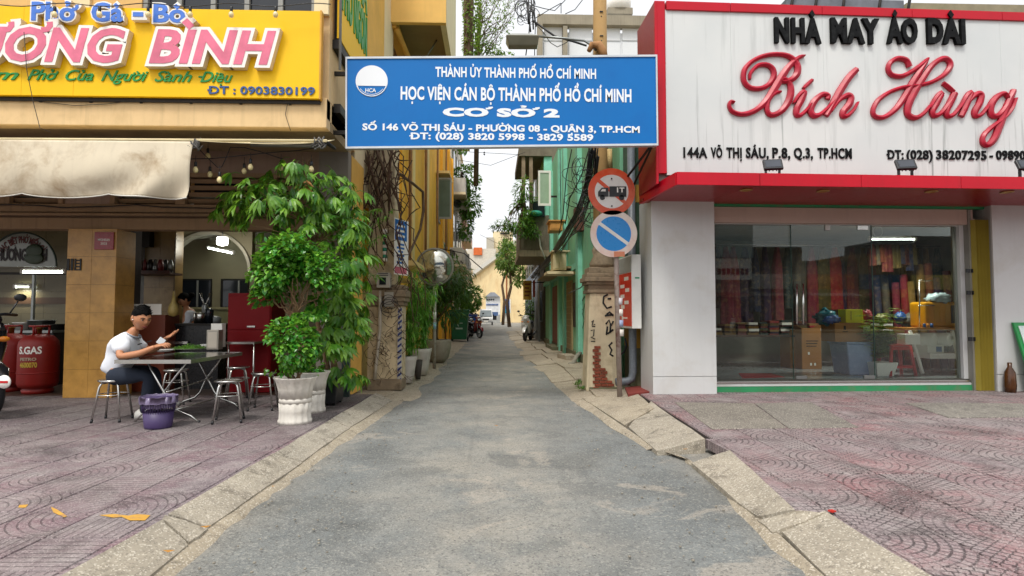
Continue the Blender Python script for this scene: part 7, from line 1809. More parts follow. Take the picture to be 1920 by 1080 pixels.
# dark shelf rack at the left of the window, mat and tray
shf = E('low_shelf', tuple(floorpt(1410, 690)), 'low white edged shelf near the left end of the glass', 'shelf'); q_ = floorpt(1397, 672); y_ = q_.y+.2
for py in (638, 664, 690): p0_, p1_ = PY(1396, py, y_), PY(1423, py, y_); MB().box(p0_.x, p1_.x, y_, y_+.4, p0_.z-.02, p0_.z+.02).build('board', LW, shf)
for px in (1396, 1423): MB().box(PY(px,0,y_).x-.01, PY(px,0,y_).x+.01, y_+.01, y_+.03, ZF+.006, PY(0,636,y_).z).build('post', STEELD, shf)
for i in range(4): MB().box(PY(1400+6*i,0,y_).x, PY(1404+6*i,0,y_).x, y_+.03, y_+.2, PY(0,662,y_).z, PY(0,646,y_).z).build('packet', GMs[[3,11,12,7][i]], shf)
q_ = [floorpt(x_, y2, ZF+.009) for x_, y2 in ((1385,700),(1445,700),(1472,707),(1392,709))]; tag(MB().slab([(p.x,p.y) for p in q_][::-1], ZF+.006, ZF+.012).build('red_mat', M('red_mat2','#a01c28',.8)), 'red floor mat inside the shop entrance', 'mat')
# hung white board and ring
MB().tube([PY(1646+9*math.cos(t*.4), 434+10*math.sin(t*.4), 9.6) for t in range(17)], .007, 5).build('cable_ring', LW, inr)
# right hand side: leaning sign board and jug
lsb = E('leaning_board', tuple(PZ(1915, 738, .125)), 'green framed white board leaning on the right shop pillar', 'board')
p = PY(1935, 738, 8.4); MB().hexa([(p.x+.02,8.35,.125),(p.x+.9,8.35,.125),(p.x+.9,8.39,.125),(p.x+.02,8.39,.125)],[(p.x-.06,8.60,1.18),(p.x+.9,8.60,1.18),(p.x+.9,8.635,1.18),(p.x-.06,8.635,1.18)]).build('frame', M('frame_green','#12803c',.4,bump=0), lsb)
MB().hexa([(p.x+.07,8.337,.17),(p.x+.85,8.337,.17),(p.x+.85,8.348,.17),(p.x+.07,8.348,.17)],[(p.x-.0,8.575,1.13),(p.x+.85,8.575,1.13),(p.x+.85,8.588,1.13),(p.x-.0,8.588,1.13)]).build('face', M('board_face','#c8d4d0',.4,dirt=('#3a7a9a',.5,8)), lsb)
jg = E('amber_jug', tuple(PZ(1907, 738, .125)), 'brown and amber bottle standing behind the green framed board', 'bottle'); q_ = PZ(1911, 738, .125)
MB().lathe([(.07,0),(.08,.1),(.07,.3),(.03,.38),(.03,.45)], (q_.x, 8.55, .125), 16, ).build('bottle', M('amber_glass','#4c2c12',.2,var=.5,vs=9), jg)
frame_off()
# ---- a wall-mounted graffiti scuff on the right pillar is in the cladding dirt; top items above the shop sign
tf = E('rooftop_frame', (6.5, 12, 5.4), 'grey tarpaulin bundle and posts above the shop sign', 'tarpaulin')
p0, p1 = PY(1475, 8, 11), PY(1695, 12, 11)
MB().box(p0.x, p1.x, 11, 12, p0.z-1.2, p0.z+.12).build('tarp', M('tarp_grey','#6c7078',.7,var=.3,vs=4,bump=.4), tf)
for px in (1475, 1520, 1572, 1640, 1695): a = PY(px, 12, 10.9); MB().tube([(a.x,10.9,a.z-.5),(a.x+.2,10.9,a.z+.6)], .03, 5).build('post', DARKM, tf)
bh = tag(MB().box(PY(1700,5,20).x, 30, 20, 28, 0, PY(1750,6,20).z).build('rear_building', M('rear_concrete','#8a8068',.9,var=.2,dirt=('#5c6a3c',.4,.8))), 'mossy grey building rising behind the shop sign', 'building')
# ================================================================ far side of the main road (seen mirrored in the glass)
op = E('opposite_shops', (12, -28, 0), 'row of shops across the main road mirrored in the glass', 'building')
cols = ['#8f8a7e','#55504a','#6e7468','#8c7a60','#4a4c50','#7a6a58','#938f88']
x = -14
for i in range(12):
    w2 = 4.6; MB().box(x, x+w2-.03, -36, -28, 0, 5.9+rr_.uniform(-.3,2.4)).build('wall', M('opp%d' % (i % 7), cols[i % 7], .85, var=.2, streak=.3), op)
    MB().box(x+.3, x+w2-.4, -27.98, -27.7, 0, 2.7).build('shop_opening', M('opp_dark','#1c1b1a',.8), op)
    for k in range(7):
        MB().box(x+.5+.5*k, x+.85+.5*k, -27.69, -27.6, .6, 2.4).build('hanging_goods', GMs[(i*5+k*3) % 15], op)
    MB().hexa([(x+.1,-27.99,3.0),(x+w2-.2,-27.99,3.0),(x+w2-.2,-26.9,2.8),(x+.1,-26.9,2.8)][::-1],[(x+.1,-27.99,3.1),(x+w2-.2,-27.99,3.1),(x+w2-.2,-26.9,2.85),(x+.1,-26.9,2.85)][::-1]).build('awning', M('opp_awn%d' % (i % 3), ['#a8a49c','#7c3a30','#8a8478'][i % 3], .8), op)
    if i not in (7,): MB().box(x+.2, x+w2-.3, -27.9, -27.75, 3.4, 4.6).build('sign_panel', M('opp_sign%d' % (i % 4), ['#b8b4a8','#a85a28','#4c6a8a','#b0a05a'][i % 4], .6, streak=.2), op)
    x += 4.6
MB().box(18.8, 22.8, -27.6, -27.4, 4.1, 5.8).build('sign_panel', LW, op); MB().box(18.6, 23, -27.55, -27.5, 5.9, 8.8).build('white_board', M('opp_board','#aebcc0',.5), op)
for i in range(9): MB().box(19.2+.38*i, 19.45+.38*i, -27.39, -27.35, 4.5, 5.0).build('lettering', MR, op)
MB().box(15.6, 15.9, -27.6, -27.3, 3, 9).build('orange_frame', M('opp_orange','#b4552c',.6), op)
tag(MB().box(-60, 90, -27.5, -22.5, 0, .14).build('opposite_pavement', CONC), 'grey pavement across the main road', kind='structure')
scooter('white motor scooter on the far side of the main road', (17.2, -20, 0), 1.4, WP, accent=RP); scooter('black scooter on the far side of the main road', (21, -21, 0), 1.7, BP); scooter('red scooter on the far side of the main road', (10.5, -21, 0), 1.5, RP)
# ================================================================ THINGS IN FRONT OF THE EATERY
def stool(label, px, py, Y_, rz=0.):
    """px,py: seat centre pixel"""
    c = PY(px, py, Y_); r_ = E('stool', (c.x, Y_, .123), label, 'stool', 'round stainless steel stools', rz)
    h = .455
    MB().lathe([(.02,h-.02),(.135,h-.022),(.15,h-.012),(.152,h),(.14,h+.004),(.10,h-.002),(1e-4,h-.004)], (0,0,0), 30).build('seat', STEEL, r_, local=True)
    for k in range(4):
        a = math.pi/4+k*math.pi/2; d = Vector((math.cos(a), math.sin(a), 0))
        MB().tube([d*.06+Vector((0,0,h-.03)), d*.115+Vector((0,0,h-.035)), d*.135+Vector((0,0,h-.07)), d*.2+Vector((0,0,.02))], .0115, 8).build('leg', STEEL, r_, local=True)
        MB().tube([d*.196+Vector((0,0,.035)), d*.202+Vector((0,0,.0))], .0145, 8).build('foot_cap', BLACK, r_, local=True)
    MB().tube([(.151*math.cos(t*math.pi/12), .151*math.sin(t*math.pi/12), h-.16) for t in range(25)], .006, 6).build('ring', STEEL, r_, local=True)
    return r_
stool('steel stool the seated man sits on', 213, 717, 6.72, .1)
stool('empty steel stool nearest the camera right of the table', 430, 714, 6.62, .3)
stool('steel stool beside the white urn further back', 495, 693, 7.45, .1)
stool('steel stool behind the table near the red cabinet', 446, 675, 8.3, .5)
stool('steel stool half hidden under the far side of the table', 330, 696, 7.95, .2)
# table
TY0, TY1 = 6.45, 7.72; TX0, TX1 = PY(218, 671, TY0).x, PY(357, 671, TY0).x; TZ = .815
tb = E('folding_table', ((TX0+TX1)/2, 7.0, .123), 'stainless steel folding table the man sits at', 'table')
MIR = M('table_steel', '#8e9090', .12, 1., var=.12, bump=.01, rv=.05)
MB().box(TX0, TX1, TY0, TY1, TZ-.006, TZ).build('tabletop', MIR, tb); 
for (a, b_, c, d) in ((TX0, TX1, TY0-.012, TY0),(TX0, TX1, TY1, TY1+.012),(TX0-.012, TX0, TY0-.012, TY1+.012),(TX1, TX1+.012, TY0-.012, TY1+.012)): MB().box(a, b_, c, d, TZ-.04, TZ+.002).build('edge_band', STEEL, tb)
def legset(pts, Y_, r=.0125): MB().tube([PY(px, py, Y_) for px, py in pts], r, 8).build('leg', STEEL, tb)
legset([(274,674),(300,722),(320,758),(328,768),(345,775),(358,780),(373,792)], 6.58); legset([(352,676),(330,705),(306,738),(280,765),(262,780),(249,795)], 6.62)
legset([(370,670),(392,715),(402,735),(410,746),(428,752),(440,757),(447,765)], 7.5); legset([(420,662),(402,690),(386,712),(376,735),(366,745),(345,752),(334,762)], 7.54)
for (p, q) in (((330,768,6.6),(410,746,7.5)),((262,778,6.62),(338,757,7.54)),((312,735,6.6),(398,708,7.5))): MB().tube([PY(*p), PY(*q)], .009, 6).build('stretcher', STEEL, tb)
for (px, py, Y_) in ((373,793,6.58),(249,796,6.62),(447,766,7.5)): MB().ball(PY(px, py-2, Y_), .018, 8, 6).build('foot_cap', BLACK, tb)
# things on the table
def TP_(px, py): return PZ(px, py, TZ)
PLW = M('porcelain', '#d8d6d0', .2, var=.03, bump=0, coat=.4)
def dish(nm, lab, px, py, r, h, cat='bowl'):
    c = TP_(px, py); r_ = E(nm, (c.x, c.y, TZ+.003), lab, cat); MB().lathe([(r*.5,0),(r*.6,.003),(r,h),(r*.96,h),(r*.55,.010),(1e-4,.009)], (0,0,0), 24).build('dish', PLW, r_, local=True); return r_
dish('plate', 'white plate on the table in front of the man', 307, 660, .13, .03, 'plate')
hp = dish('herb_plate', 'round tray piled with fresh green herbs on the table', 356, 656, .21, .02, 'plate')
hm = MB(); rh_ = random.Random(6)
for i in range(420):
    a, q = rh_.uniform(0,6.28), .2*math.sqrt(rh_.random()); leaf_add(hm, (q*math.cos(a), q*math.sin(a), .015+.07*(1-q/.2)*rh_.random()), rdir(rh_,-.1,.7), (0,0,1), .055, .018)
tag(hm.build('herbs', leafmat('herb','#3c8a1c','#8cc850',.4,.3), hp, local=True), kind='stuff')
dish('small_bowl', 'small white bowl behind the herb tray', 386, 652, .08, .05)
tbx = E('napkin_holder', tuple(TP_(413, 656)), 'brushed steel napkin holder at the far corner of the table', 'napkin holder'); c = TP_(413, 656)
x0, x1 = PY(402,0,c.y).x, PY(424,0,c.y).x; MB().box(x0, x1, c.y, c.y+.14, TZ+.003, PY(0,619,c.y).z).build('case', M('tin','#9c958a',.4,.6,var=.1), tbx, .006); MB().box(x0+.02, x1-.02, c.y-.004, c.y-.0005, TZ+.03, PY(0,623,c.y).z).build('face', M('tin_face','#b8aea0',.5), tbx)
nb = MB().box(PY(410,0,c.y+.3).x, PY(430,0,c.y+.3).x, c.y+.3, c.y+.42, TZ+.02, PY(0,607,c.y+.3).z).build('napkin_box', LW); tag(nb, 'white napkin box standing behind the steel holder', 'box')
cp = E('cup', tuple(TP_(378, 645)), 'blue plastic cup behind the herbs', 'cup'); c = TP_(378, 646); MB().lathe([(.03,0),(.042,.085),(.038,.085),(.027,.008),(1e-4,.008)], (c.x,c.y,TZ), 16).build('cup', M('cup_blue','#2468c0',.3,bump=0), cp)
jr = E('chilli_jar', tuple(TP_(391, 650)), 'small glass jar of chilli sauce next to the napkin holder', 'jar'); c = TP_(391, 650); MB().lathe([(.028,0),(.03,.06),(.022,.075)], (c.x,c.y,TZ), 14).build('jar', M('chilli','#8a6a5a',.2,bump=0), jr); MB().lathe([(.025,.075),(.025,.095)], (c.x,c.y,TZ), 14).build('lid', DARKM, jr)
# purple bin
c = PZ(284, 806, .123); pbn = E('waste_basket', (c.x, c.y+.12, .123), 'purple slatted plastic waste basket with a liner bag', 'waste basket')
PUR = M('purple_plastic', '#43345f', .5, var=.1, bump=0); H_ = .31
MB().lathe([(.125,0),(.13,.02),(.145,.17)], (0,0,0), 32).build('lower_body', PUR, pbn, local=True)
sl = MB()
for i in range(40):
    a = i*2*math.pi/40; sl.tube([(.145*math.cos(a), .145*math.sin(a), .165), (.162*math.cos(a), .162*math.sin(a), H_-.02)], .0045, 4)
tag(sl.build('slats', PUR, pbn, local=True), kind='stuff')
MB().lathe([(.158,H_-.04),(.17,H_-.02),(.172,H_),(.165,H_)], (0,0,0), 32).build('rim', PUR, pbn, local=True)
lnr = M('liner', '#6f6480', .3, var=.3, vs=30, bump=.3)
def lf_(u, v): 
    a = u*6.283; r = (.155+.012*noise.noise(Vector((math.cos(a)*4, math.sin(a)*4, v*3))))*(1-.0*v)+(.022 if v < .35 else -.006); z = H_+.025*math.sin(v*9) - .15*max(0, v-.3) - (.05 if v < .12 else 0)+.012*noise.noise(Vector((math.cos(a)*6, math.sin(a)*6, 1)))
    return Vector((r*math.cos(a), r*math.sin(a), z))
MB().grid(lf_, 48, 8).build('liner', lnr, pbn, local=True)
# green bucket under the table
c = PZ(355, 722, .127); gbk = E('green_bucket', (c.x, c.y+.12, .127), 'lime green bucket on the ground behind the table', 'bucket'); MB().lathe([(.1,0),(.14,.3),(.145,.3),(.135,.28),(.1,.02)], (0,0,0), 24).build('bucket', M('lime','#7ab020',.4,bump=0), gbk, local=True)
# urns
def urn(label, px, py, Y_, r0, r1, H):
    c = PY(px, py, Y_); r_ = E('urn_planter', (c.x, Y_, .122), label, 'plant pot', 'white fluted urns'); fl_ = lambda a: .035*math.cos(a*14)
    MB().lathe([(r0*1.05,0),(r0*1.06,.04),(r0*1.0,.05),(r0*.98,H*.25),(r0*1.02,H*.45)], (0,0,0), 64, flute=fl_).build('base', POTW, r_, local=True)
    MB().lathe([(r0*1.02,H*.45),(r0*1.03,H*.5),(r0*1.02,H*.55)], (0,0,0), 64).build('band', POTW, r_, local=True)
    MB().lathe([(r0*1.02,H*.55),(r0*1.08,H*.75),(r1*.9,H*.92),(r1,H*.985),(r1*1.01,H),(r1*.93,H),(r1*.88,H*.9)], (0,0,0), 64, flute=fl_).build('bowl', POTW, r_, local=True)
    MB().lathe([(1e-4,H*.91),(r1*.88,H*.905)], (0,0,0), 24).build('soil', SOIL, r_, local=True)
    return r_
u1 = urn('nearest white fluted urn holding a round shrub', 553, 800, 6.52, .165, .225, .50)
u2 = urn('white fluted urn standing behind the nearest one', 583, 780, 7.25, .16, .22, .49)
def U(px, py, Y_): return PY(px, py, Y_)
# round leaf shrub in urn 1
s1 = E('round_shrub', (u1.location.x, 6.52, .57), 'low round shrub with glossy leaves in the nearest white urn', 'shrub')
stm = MB(); rt = random.Random(31); c0 = u1.location+Vector((0,0,.46))
ctr = U(540, 652, 6.5)
for i in range(9): limb(stm, c0+Vector((rt.uniform(-.06,.06), rt.uniform(-.05,.05), 0)), ctr+rdir(rt)*.16, .012, .005, .06, 5, 5, r=rt)
stm.build('stems', BARKP, s1)
fo = MB(); crown(fo, ctr+Vector((.0,0,.02)), (.31,.28,.30), 1150, .062, .05, rt, .72, .35, 1.0, .7); tag(fo.build('foliage', L_TOP, s1), kind='stuff')
s2 = E('topiary_tree', (u2.location.x, 7.25, .57), 'taller glossy leaved topiary with twisted pale trunk above the urns', 'tree')
stm = MB(); ct = U(548, 520, 7.1); b0 = u2.location+Vector((-.03,0,.44))
for (dx, dy) in ((-.05,0),(.05,.04),(0,-.05)):
    pts = [b0+Vector((dx,dy,0))]
    for k in range(1, 9): t = k/8; pts.append(b0.lerp(U(552, 590, 7.15), t)+Vector((.05*math.sin(t*9+dx*90), .04*math.cos(t*9+dx*90), 0)))
    stm.tube(pts, [.026-.0015*k for k in range(9)], 7)
    for k in range(5): limb(stm, pts[-1], ct+Vector((rt.uniform(-.4,.4), rt.uniform(-.2,.2), rt.uniform(-.25,.2))), .014, .005, .08, 6, 5, r=rt)
stm.build('trunk', BARKP, s2)
fo = MB()
for (px, py, rx, rz, n) in ((535,500,.34,.32,1000),(590,515,.30,.30,800),(505,510,.26,.24,550),(520,560,.28,.22,600),(590,565,.26,.2,450),(550,470,.3,.2,500)): crown(fo, U(px, py, 7.0+rt.uniform(-.1,.15)), (rx,.3,rz), n, .068, .055, rt, .7, .35, 1., .8)
tag(fo.build('foliage', L_TOP, s2), kind='stuff')
fo = MB(); crown(fo, U(583, 690, 7.2), (.18,.15,.10), 160, .06, .05, rt, .6, .2); tag(fo.build('low_foliage', L_TOP, s2), kind='stuff')
# black square planter with the big money tree
c = PZ(617, 762, .122); bpx = E('square_planter', (c.x, c.y+.2, .122), 'black square planter under the tall money tree', 'plant pot')
a, b_ = PY(590, 0, c.y).x-c.x, PY(643, 0, c.y).x-c.x
MB().hexa([(a+.03,-.2,.03),(b_-.03,-.2,.03),(b_-.03,.2,.03),(a+.03,.2,.03)],[(a,-.2,.44),(b_,-.2,.44),(b_,.2,.44),(a,.2,.44)]).build('box', M('planter_black','#1d1f22',.35,var=.1), bpx, .01, local=True)
for (x_, y_) in ((a+.06,-.15),(b_-.06,-.15),(a+.06,.15),(b_-.06,.15)): MB().box(x_-.02, x_+.02, y_-.02, y_+.02, 0, .03).build('foot', BLACK, bpx, local=True)
MB().box(a+.02, b_-.02, -.18, .18, .40, .425).build('soil', SOIL, bpx, local=True)
mt = E('money_tree', (c.x-.05, 8.0, .5), 'tall money tree with drooping hand shaped leaves reaching the beam', 'tree')
tk_ = MB(); rm_ = random.Random(77); b0 = Vector((c.x-.0, c.y+.2, .5)); topp = U(565, 330, 7.8)
trunks = []
for dx in (-.06, .05, .0):
    pts = [b0+Vector((dx, 0, 0))]
    for k in range(1, 10): t = k/9; pts.append(b0.lerp(topp, t)+Vector((.04*math.sin(t*8+dx*60)+dx, .03*math.cos(t*7), 0)))
    tk_.tube(pts, [.035-.0022*k for k in range(10)], 8); trunks.append(pts)
# leaf mesh: seven leaflets radiating from the end of a petiole
def palm_mesh(seed):
    r = random.Random(seed); m_ = MB(); n = r.choice((5, 6, 6, 7))
    m_.tube([(0,0,0), (0,-.06,.02), (0,-.12,.0)], .004, 4)
    for i in range(n):
        an = (i-(n-1)/2)*(2.6/n)+r.uniform(-.1,.1); d = Vector((math.sin(an), -math.cos(an)*.8, -.45-.15*abs(an)))
        leaf_add(m_, (0,-.12,0), d, (0,-.3,1), .19*(1-.16*abs(an))*r.uniform(.9,1.1), .052, .22, .38)
    return m_.mesh('leaf', L_PACH)
PM = [palm_mesh(i) for i in range(7)]
spec = []   # (px, py, Y, spread_px, count)
for (px, py, Y_, sx_, sy_, n) in ((560,345,7.7,60,28,46),(510,360,7.6,45,30,34),(455,375,7.9,30,30,24),(620,375,7.8,45,35,42),(585,420,7.75,60,45,50),(650,420,7.9,22,40,26),(640,480,7.8,32,40,46),(625,540,7.75,38,40,48),(645,600,7.85,28,40,38),(615,640,7.7,32,34,30),(640,690,7.9,26,18,16),(560,300,7.6,18,10,5),(480,400,7.8,30,22,14)):
    for i in range(n): spec.append((px+rm_.gauss(0, .55)*sx_, py+rm_.gauss(0, .55)*sy_, Y_+rm_.uniform(-.35,.3)))
stf = MB()
order = sorted(spec, key=lambda q: q[2])
for i, (px, py, Y_) in enumerate(order):
    if px > 690: px = 690
    p = U(px, py, Y_); axis = topp.lerp(b0, min(1, max(0, (py-330)/420))); out = (p-axis); out.z = 0
    rz = math.atan2(out.y, out.x)+math.pi/2+rm_.uniform(-.7,.7); s_ = rm_.uniform(.75,1.2)
    if i < 300: inst(PM[i % 7], 'leaf', mt, p-mt.location, (rm_.uniform(-.5,.8), rm_.uniform(-.6,.6), rz), (s_,)*3)
    else:
        R_ = Euler((rm_.uniform(-.2,.5), rm_.uniform(-.3,.3), rz)).to_matrix()
        me = PM[i % 7]; b_i = len(stf.v)
        stf.v += [tuple(R_ @ v.co*s_+p) for v in me.vertices]
        for f in me.polygons: stf.f.append(tuple(b_i+j for j in f.vertices)); stf.m.append(0); stf.s.append(False)
    if i % 4 == 0:
        k = min(9, max(2, int((1-(py-300)/450)*9))); limb(tk_, trunks[i % 3][k], p, .010, .004, .05, 5, 4, r=rm_)
if stf.v: tag(stf.build('inner_leaves', L_PACH, mt), kind='stuff')
for i in range(7): limb(tk_, topp, U(560+rm_.uniform(-25,35), 290+rm_.uniform(-8,15), 7.5), .008, .004, .05, 5, 4, r=rm_)
tk_.build('trunk', BARKP, mt)
dl = MB(); 
for i in range(26): leaf_add(dl, U(568+rm_.uniform(-8,12), 345+rm_.uniform(-10,8), 7.35), rdir(rm_, -1, -.4), (0,1,0), .12, .025)
tag(dl.build('withered_leaves', M('withered','#b0804a',.8,var=.3), mt), kind='stuff')
# light thin bamboo-like twigs poking past the yellow strip
tw = E('slender_plant', tuple(U(700, 700, 8.9)), 'slender pale green twigs poking past the yellow wall strip', 'plant')
ts, tl_ = MB(), MB()
for (p0_, p1_) in (((668,440),(735,395)),((665,470),(720,440)),((668,400),(712,392)),((668,500),(712,520)),((672,630),(690,620)),((668,455),(700,500))):
    a, b_ = U(*p0_, 8.3), U(*p1_, 8.5); pts = limb(ts, a, b_, .006, .003, .05, 6, 4, r=rm_)
    for p in pts[1:]:
        for k in range(8): leaf_add(tl_, p, rdir(rm_, -.8, .4), (0,0,1), rm_.uniform(.08,.15), .016)
limb(ts, U(655, 560, 8.2), U(668, 400, 8.3), .01, .005, .04, 6, 5, r=rm_)
ts.build('stems', L_BAM, tw); tag(tl_.build('foliage', L_BAM, tw), kind='stuff')
# ---- gas cylinders
def gas(label, px, py, Y_, s=1.):
    c = PY(px, py, Y_); r_ = E('gas_cylinder', (c.x, Y_, .127), label, 'gas cylinder', 'red gas cylinders in the kitchen', 0)
    GR = M('gas_red', '#8a160e', .5, var=.12, dirt=('#5c1a12',.4,5), bump=.05)
    MB().lathe([(.19,0),(.2,.06),(.17,.07),(.235,.10),(.255,.16),(.255,.70),(.24,.78),(.18,.85),(.08,.885)], (0,0,0), 32).build('body', GR, r_, local=True)
    MB().lathe([(.257,.30),(.262,.31),(.257,.32)], (0,0,0), 32).build('weld_ring', GR, r_, local=True)
    for k in range(3):
        a = k*2.1+.5; MB().tube([(.11*math.cos(a), .11*math.sin(a), .86), (.12*math.cos(a), .12*math.sin(a), 1.0)], .015, 6).build('collar_post', GR, r_, local=True)
    MB().tube([(.12*math.cos(t*.35), .12*math.sin(t*.35), 1.0) for t in range(19)], .015, 6).build('collar_ring', GR, r_, local=True)
    MB().lathe([(.03,.88),(.03,.96),(.045,.965),(.045,.98)], (0,0,0), 12).build('valve', M('brass','#8c6a30',.35,.8), r_, local=True)
    return r_
def wrap(c, R_): 
    def f(p): an = (p.x-c.x)/R_-math.pi/2; rr_ = R_-(p.y-c.y); return Vector((c.x+rr_*math.cos(an), c.y+rr_*math.sin(an), p.z))
    return f
g1 = gas('red gas cylinder with white lettering in the left bay', 70, 742, 9.1); gas('second red gas cylinder behind on the far left', 18, 735, 9.35)
for (s_, z0, z1, w_, mt_) in (('S.GAS', .60, .70, .2, LW), ('PETRO', .50, .54, .14, M('gas_print','#b8a890',.6,bump=0)), ('4600070', .40, .47, .15, M('gas_yellow','#c8a838',.6,bump=0))):
    c = g1.location; lettering(s_, c.x-.02-w_*.4, c.x+w_, z0+.127, z1+.127, c.y, [mt_], g1, .003, .03, name='lettering', dxf=wrap(c, .258))
# ---- kitchen clutter
kc = E('kitchen_counter', (-6.9, 10.2, .127), 'steel food counter with glass top in the left bay', 'counter')
MB().box(-11, PY(122,0,10).x, 10.0, 10.6, .127, 1.0).build('cabinet', M('counter_dark','#241c1a',.5), kc); MB().box(-11, PY(124,0,10).x, 9.95, 10.65, 1.0, 1.04).build('worktop', STEELD, kc)
MB().box(PY(62,0,10).x, PY(66,0,10).x, 10.2, 10.25, 1.04, 2.6).build('post', STEELD, kc); MB().box(-11, PY(122,0,10).x, 10.2, 10.25, 1.98, 2.02).build('rail', DARKM, kc)
MB().box(PY(2,0,9.9).x, PY(5,0,9.9).x, 9.9, 9.95, 1.04, 2.3).build('post', DARKM, kc)
for (px, r_, h_, lab, mt_) in ((46,.16,.13,'white enamel pot on the left kitchen counter', PLW),(78,.2,.17,'wide steel pot on the left kitchen counter', STEELD),(104,.18,.10,'dark wok on the left kitchen counter', DARKM),(10,.2,.1,'shallow steel tray pot at the far left of the counter', STEEL)):
    c = PY(px, 600, 10.25); o = MB().lathe([(r_*.8,0),(r_,h_),(r_*1.06,h_),(r_*.95,h_-.02),(r_*.7,.02)], (c.x, 10.25, 1.041), 24).build('cooking_pot', mt_); tag(o, lab, 'cooking pot')
nc = E('noodle_counter', tuple(PY(360, 700, 9.6)), 'dark stove counter with stacked pots behind the seated man', 'counter')
x0, x1 = PY(300,0,9.5).x, PY(424,0,9.5).x; zc_ = PY(0, 607, 9.5).z
MB().box(x0, x1, 9.5, 10.15, .127, zc_-.03).build('cabinet', M('stove_black','#131417',.25,var=.2), nc); MB().box(x0-.02, x1+.02, 9.46, 10.18, zc_-.03, zc_).build('worktop', DARKM, nc)
MB().box(x0+.05, x0+.6, 9.455, 9.4595, zc_-.32, zc_-.28).build('chrome_bar', STEEL, nc)
for i, (px, r_, h_, mt_, lab) in enumerate(((375,.1,.16,STEEL,'shiny steel pot on the stove counter'),(392,.07,.22,M('bottle_dark','#1c2228',.2,bump=0),'dark sauce bottle on the stove counter'),(384,.05,.30,STEELD,'tall utensil holder on the stove counter'),(404,.09,.09,M('bowl_white','#9aa0a0',.3),'stack of bowls on the stove counter'))):
    c = PY(px, 600, 9.8+.04*i); o = MB().lathe([(r_*.9,0),(r_,h_),(r_*.9,h_+.01),(.02,h_+.03)], (c.x, c.y, zc_), 18).build('counter_item', mt_); o.name = ['cooking_pot','sauce_bottle','utensil_holder','bowl_stack'][i]; tag(o, lab, ['pot','bottle','holder','bowls'][i])
    for k in range(5 if i == 2 else 0): MB().tube([(c.x, c.y, zc_+.25), (c.x+rm_.uniform(-.12,.12), c.y, zc_+.5)], .007, 4).build('ladle', STEEL, o)
# red cabinet
rc = E('red_cabinet', tuple(PY(470, 720, 9.0)), 'tall dark red cabinet behind the big plants', 'cabinet'); x0, x1 = PY(440,0,9.0).x, PY(520,0,9.0).x
RC = M('cabinet_red', '#7e0810', .5, spec=.2, var=.08, bump=.02); MB().box(x0, x1, 9.0, 9.6, .13, PY(0,549,9.0).z).build('body', RC, rc, .01)
MB().box(x0+.02, x1-.02, 8.985, 8.999, PY(0,618,9).z, PY(0,553,9).z).build('door', RC, rc, .004); MB().box(x0+.02, x1-.02, 8.985, 8.999, .35, PY(0,622,9).z).build('door', RC, rc, .004); MB().box(x0+.3, x0+.42, 8.97, 8.984, PY(0,614,9).z, PY(0,611,9).z).build('handle', STEEL, rc)
ft = E('far_table', tuple(PY(455, 700, 8.7)), 'small steel topped table in front of the red cabinet', 'table'); z_ = PY(0,641,8.6).z
MB().box(PY(440,0,8.5).x, PY(492,0,8.5).x, 8.45, 8.95, z_-.03, z_).build('tabletop', STEEL, ft)
for (px, Y_) in ((443,8.5),(489,8.5),(443,8.9),(489,8.9)): a = PY(px,0,Y_); MB().tube([(a.x,Y_,.127),(a.x,Y_,z_-.03)], .012, 6).build('leg', STEEL, ft)
# lower wall / bench under the shelves, poster, shelf
ps = E('poster_board', tuple(PY(268, 590, 9.15)), 'white poster board behind the seated man', 'poster'); a, b_ = PY(232, 570, 9.18), PY(303, 590, 9.18)
MB().box(a.x, b_.x, 9.165, 9.18, b_.z, a.z).build('sheet', LW, ps); MB().box(a.x+.17, b_.x-.16, 9.16, 9.1645, a.z-.05, a.z-.035).build('heading', BLK, ps)
MB().box(a.x-.02, b_.x+.05, 9.19, 9.6, .127, b_.z-.005).build('cabinet', M('brown_cabinet','#6b2f1c',.4,var=.15), tag(E('brown_cabinet', (a.x, 9.3, .127), 'reddish brown cabinet below the white poster', 'cabinet')))
nt_ = E('paper_notice', tuple(PY(228, 516, 9.19)), 'small white paper notice on the tan tiled pier', 'notice'); a, b_ = PY(217, 507, 9.19), PY(238, 526, 9.19)
MB().box(a.x, b_.x, 9.185, 9.193, b_.z, a.z).build('paper', LW, nt_)
for i in range(4): MB().box(a.x+.03, b_.x-.03-.02*(i % 2), 9.182, 9.1845, a.z-.035-.03*i, a.z-.025-.03*i).build('print', NAVY, nt_)
wsh = E('wall_shelf', tuple(PY(290, 512, 9.9)), 'brown wooden shelf with small items on the inner wall', 'shelf'); a, b_ = PY(240, 505, 9.8), PY(318, 514, 9.8)
MB().box(a.x, b_.x, 9.8, 10.2, b_.z, b_.z+.035).build('board', WOOD, wsh); MB().box(a.x, b_.x, 9.8, 9.82, b_.z+.036, b_.z+.06).build('lip', WOOD, wsh)
for i in range(7):
    r_ = rm_.uniform(.03,.06); x_ = a.x+.1+.085*i; o = MB().lathe([(r_,0),(r_,rm_.uniform(.08,.2)),(r_*.5,.22)], (x_, 9.95, b_.z+.036), 12).build('jar', [STEELD, M('jar_red','#6c2420',.4), M('jar_dark','#2a2622',.3)][i % 3]); tag(o, 'small %s jar, %s from the left on the wooden wall shelf' % (['steel','red','dark'][i % 3], ORD(i)), 'jar', 'jars on the wooden wall shelf')
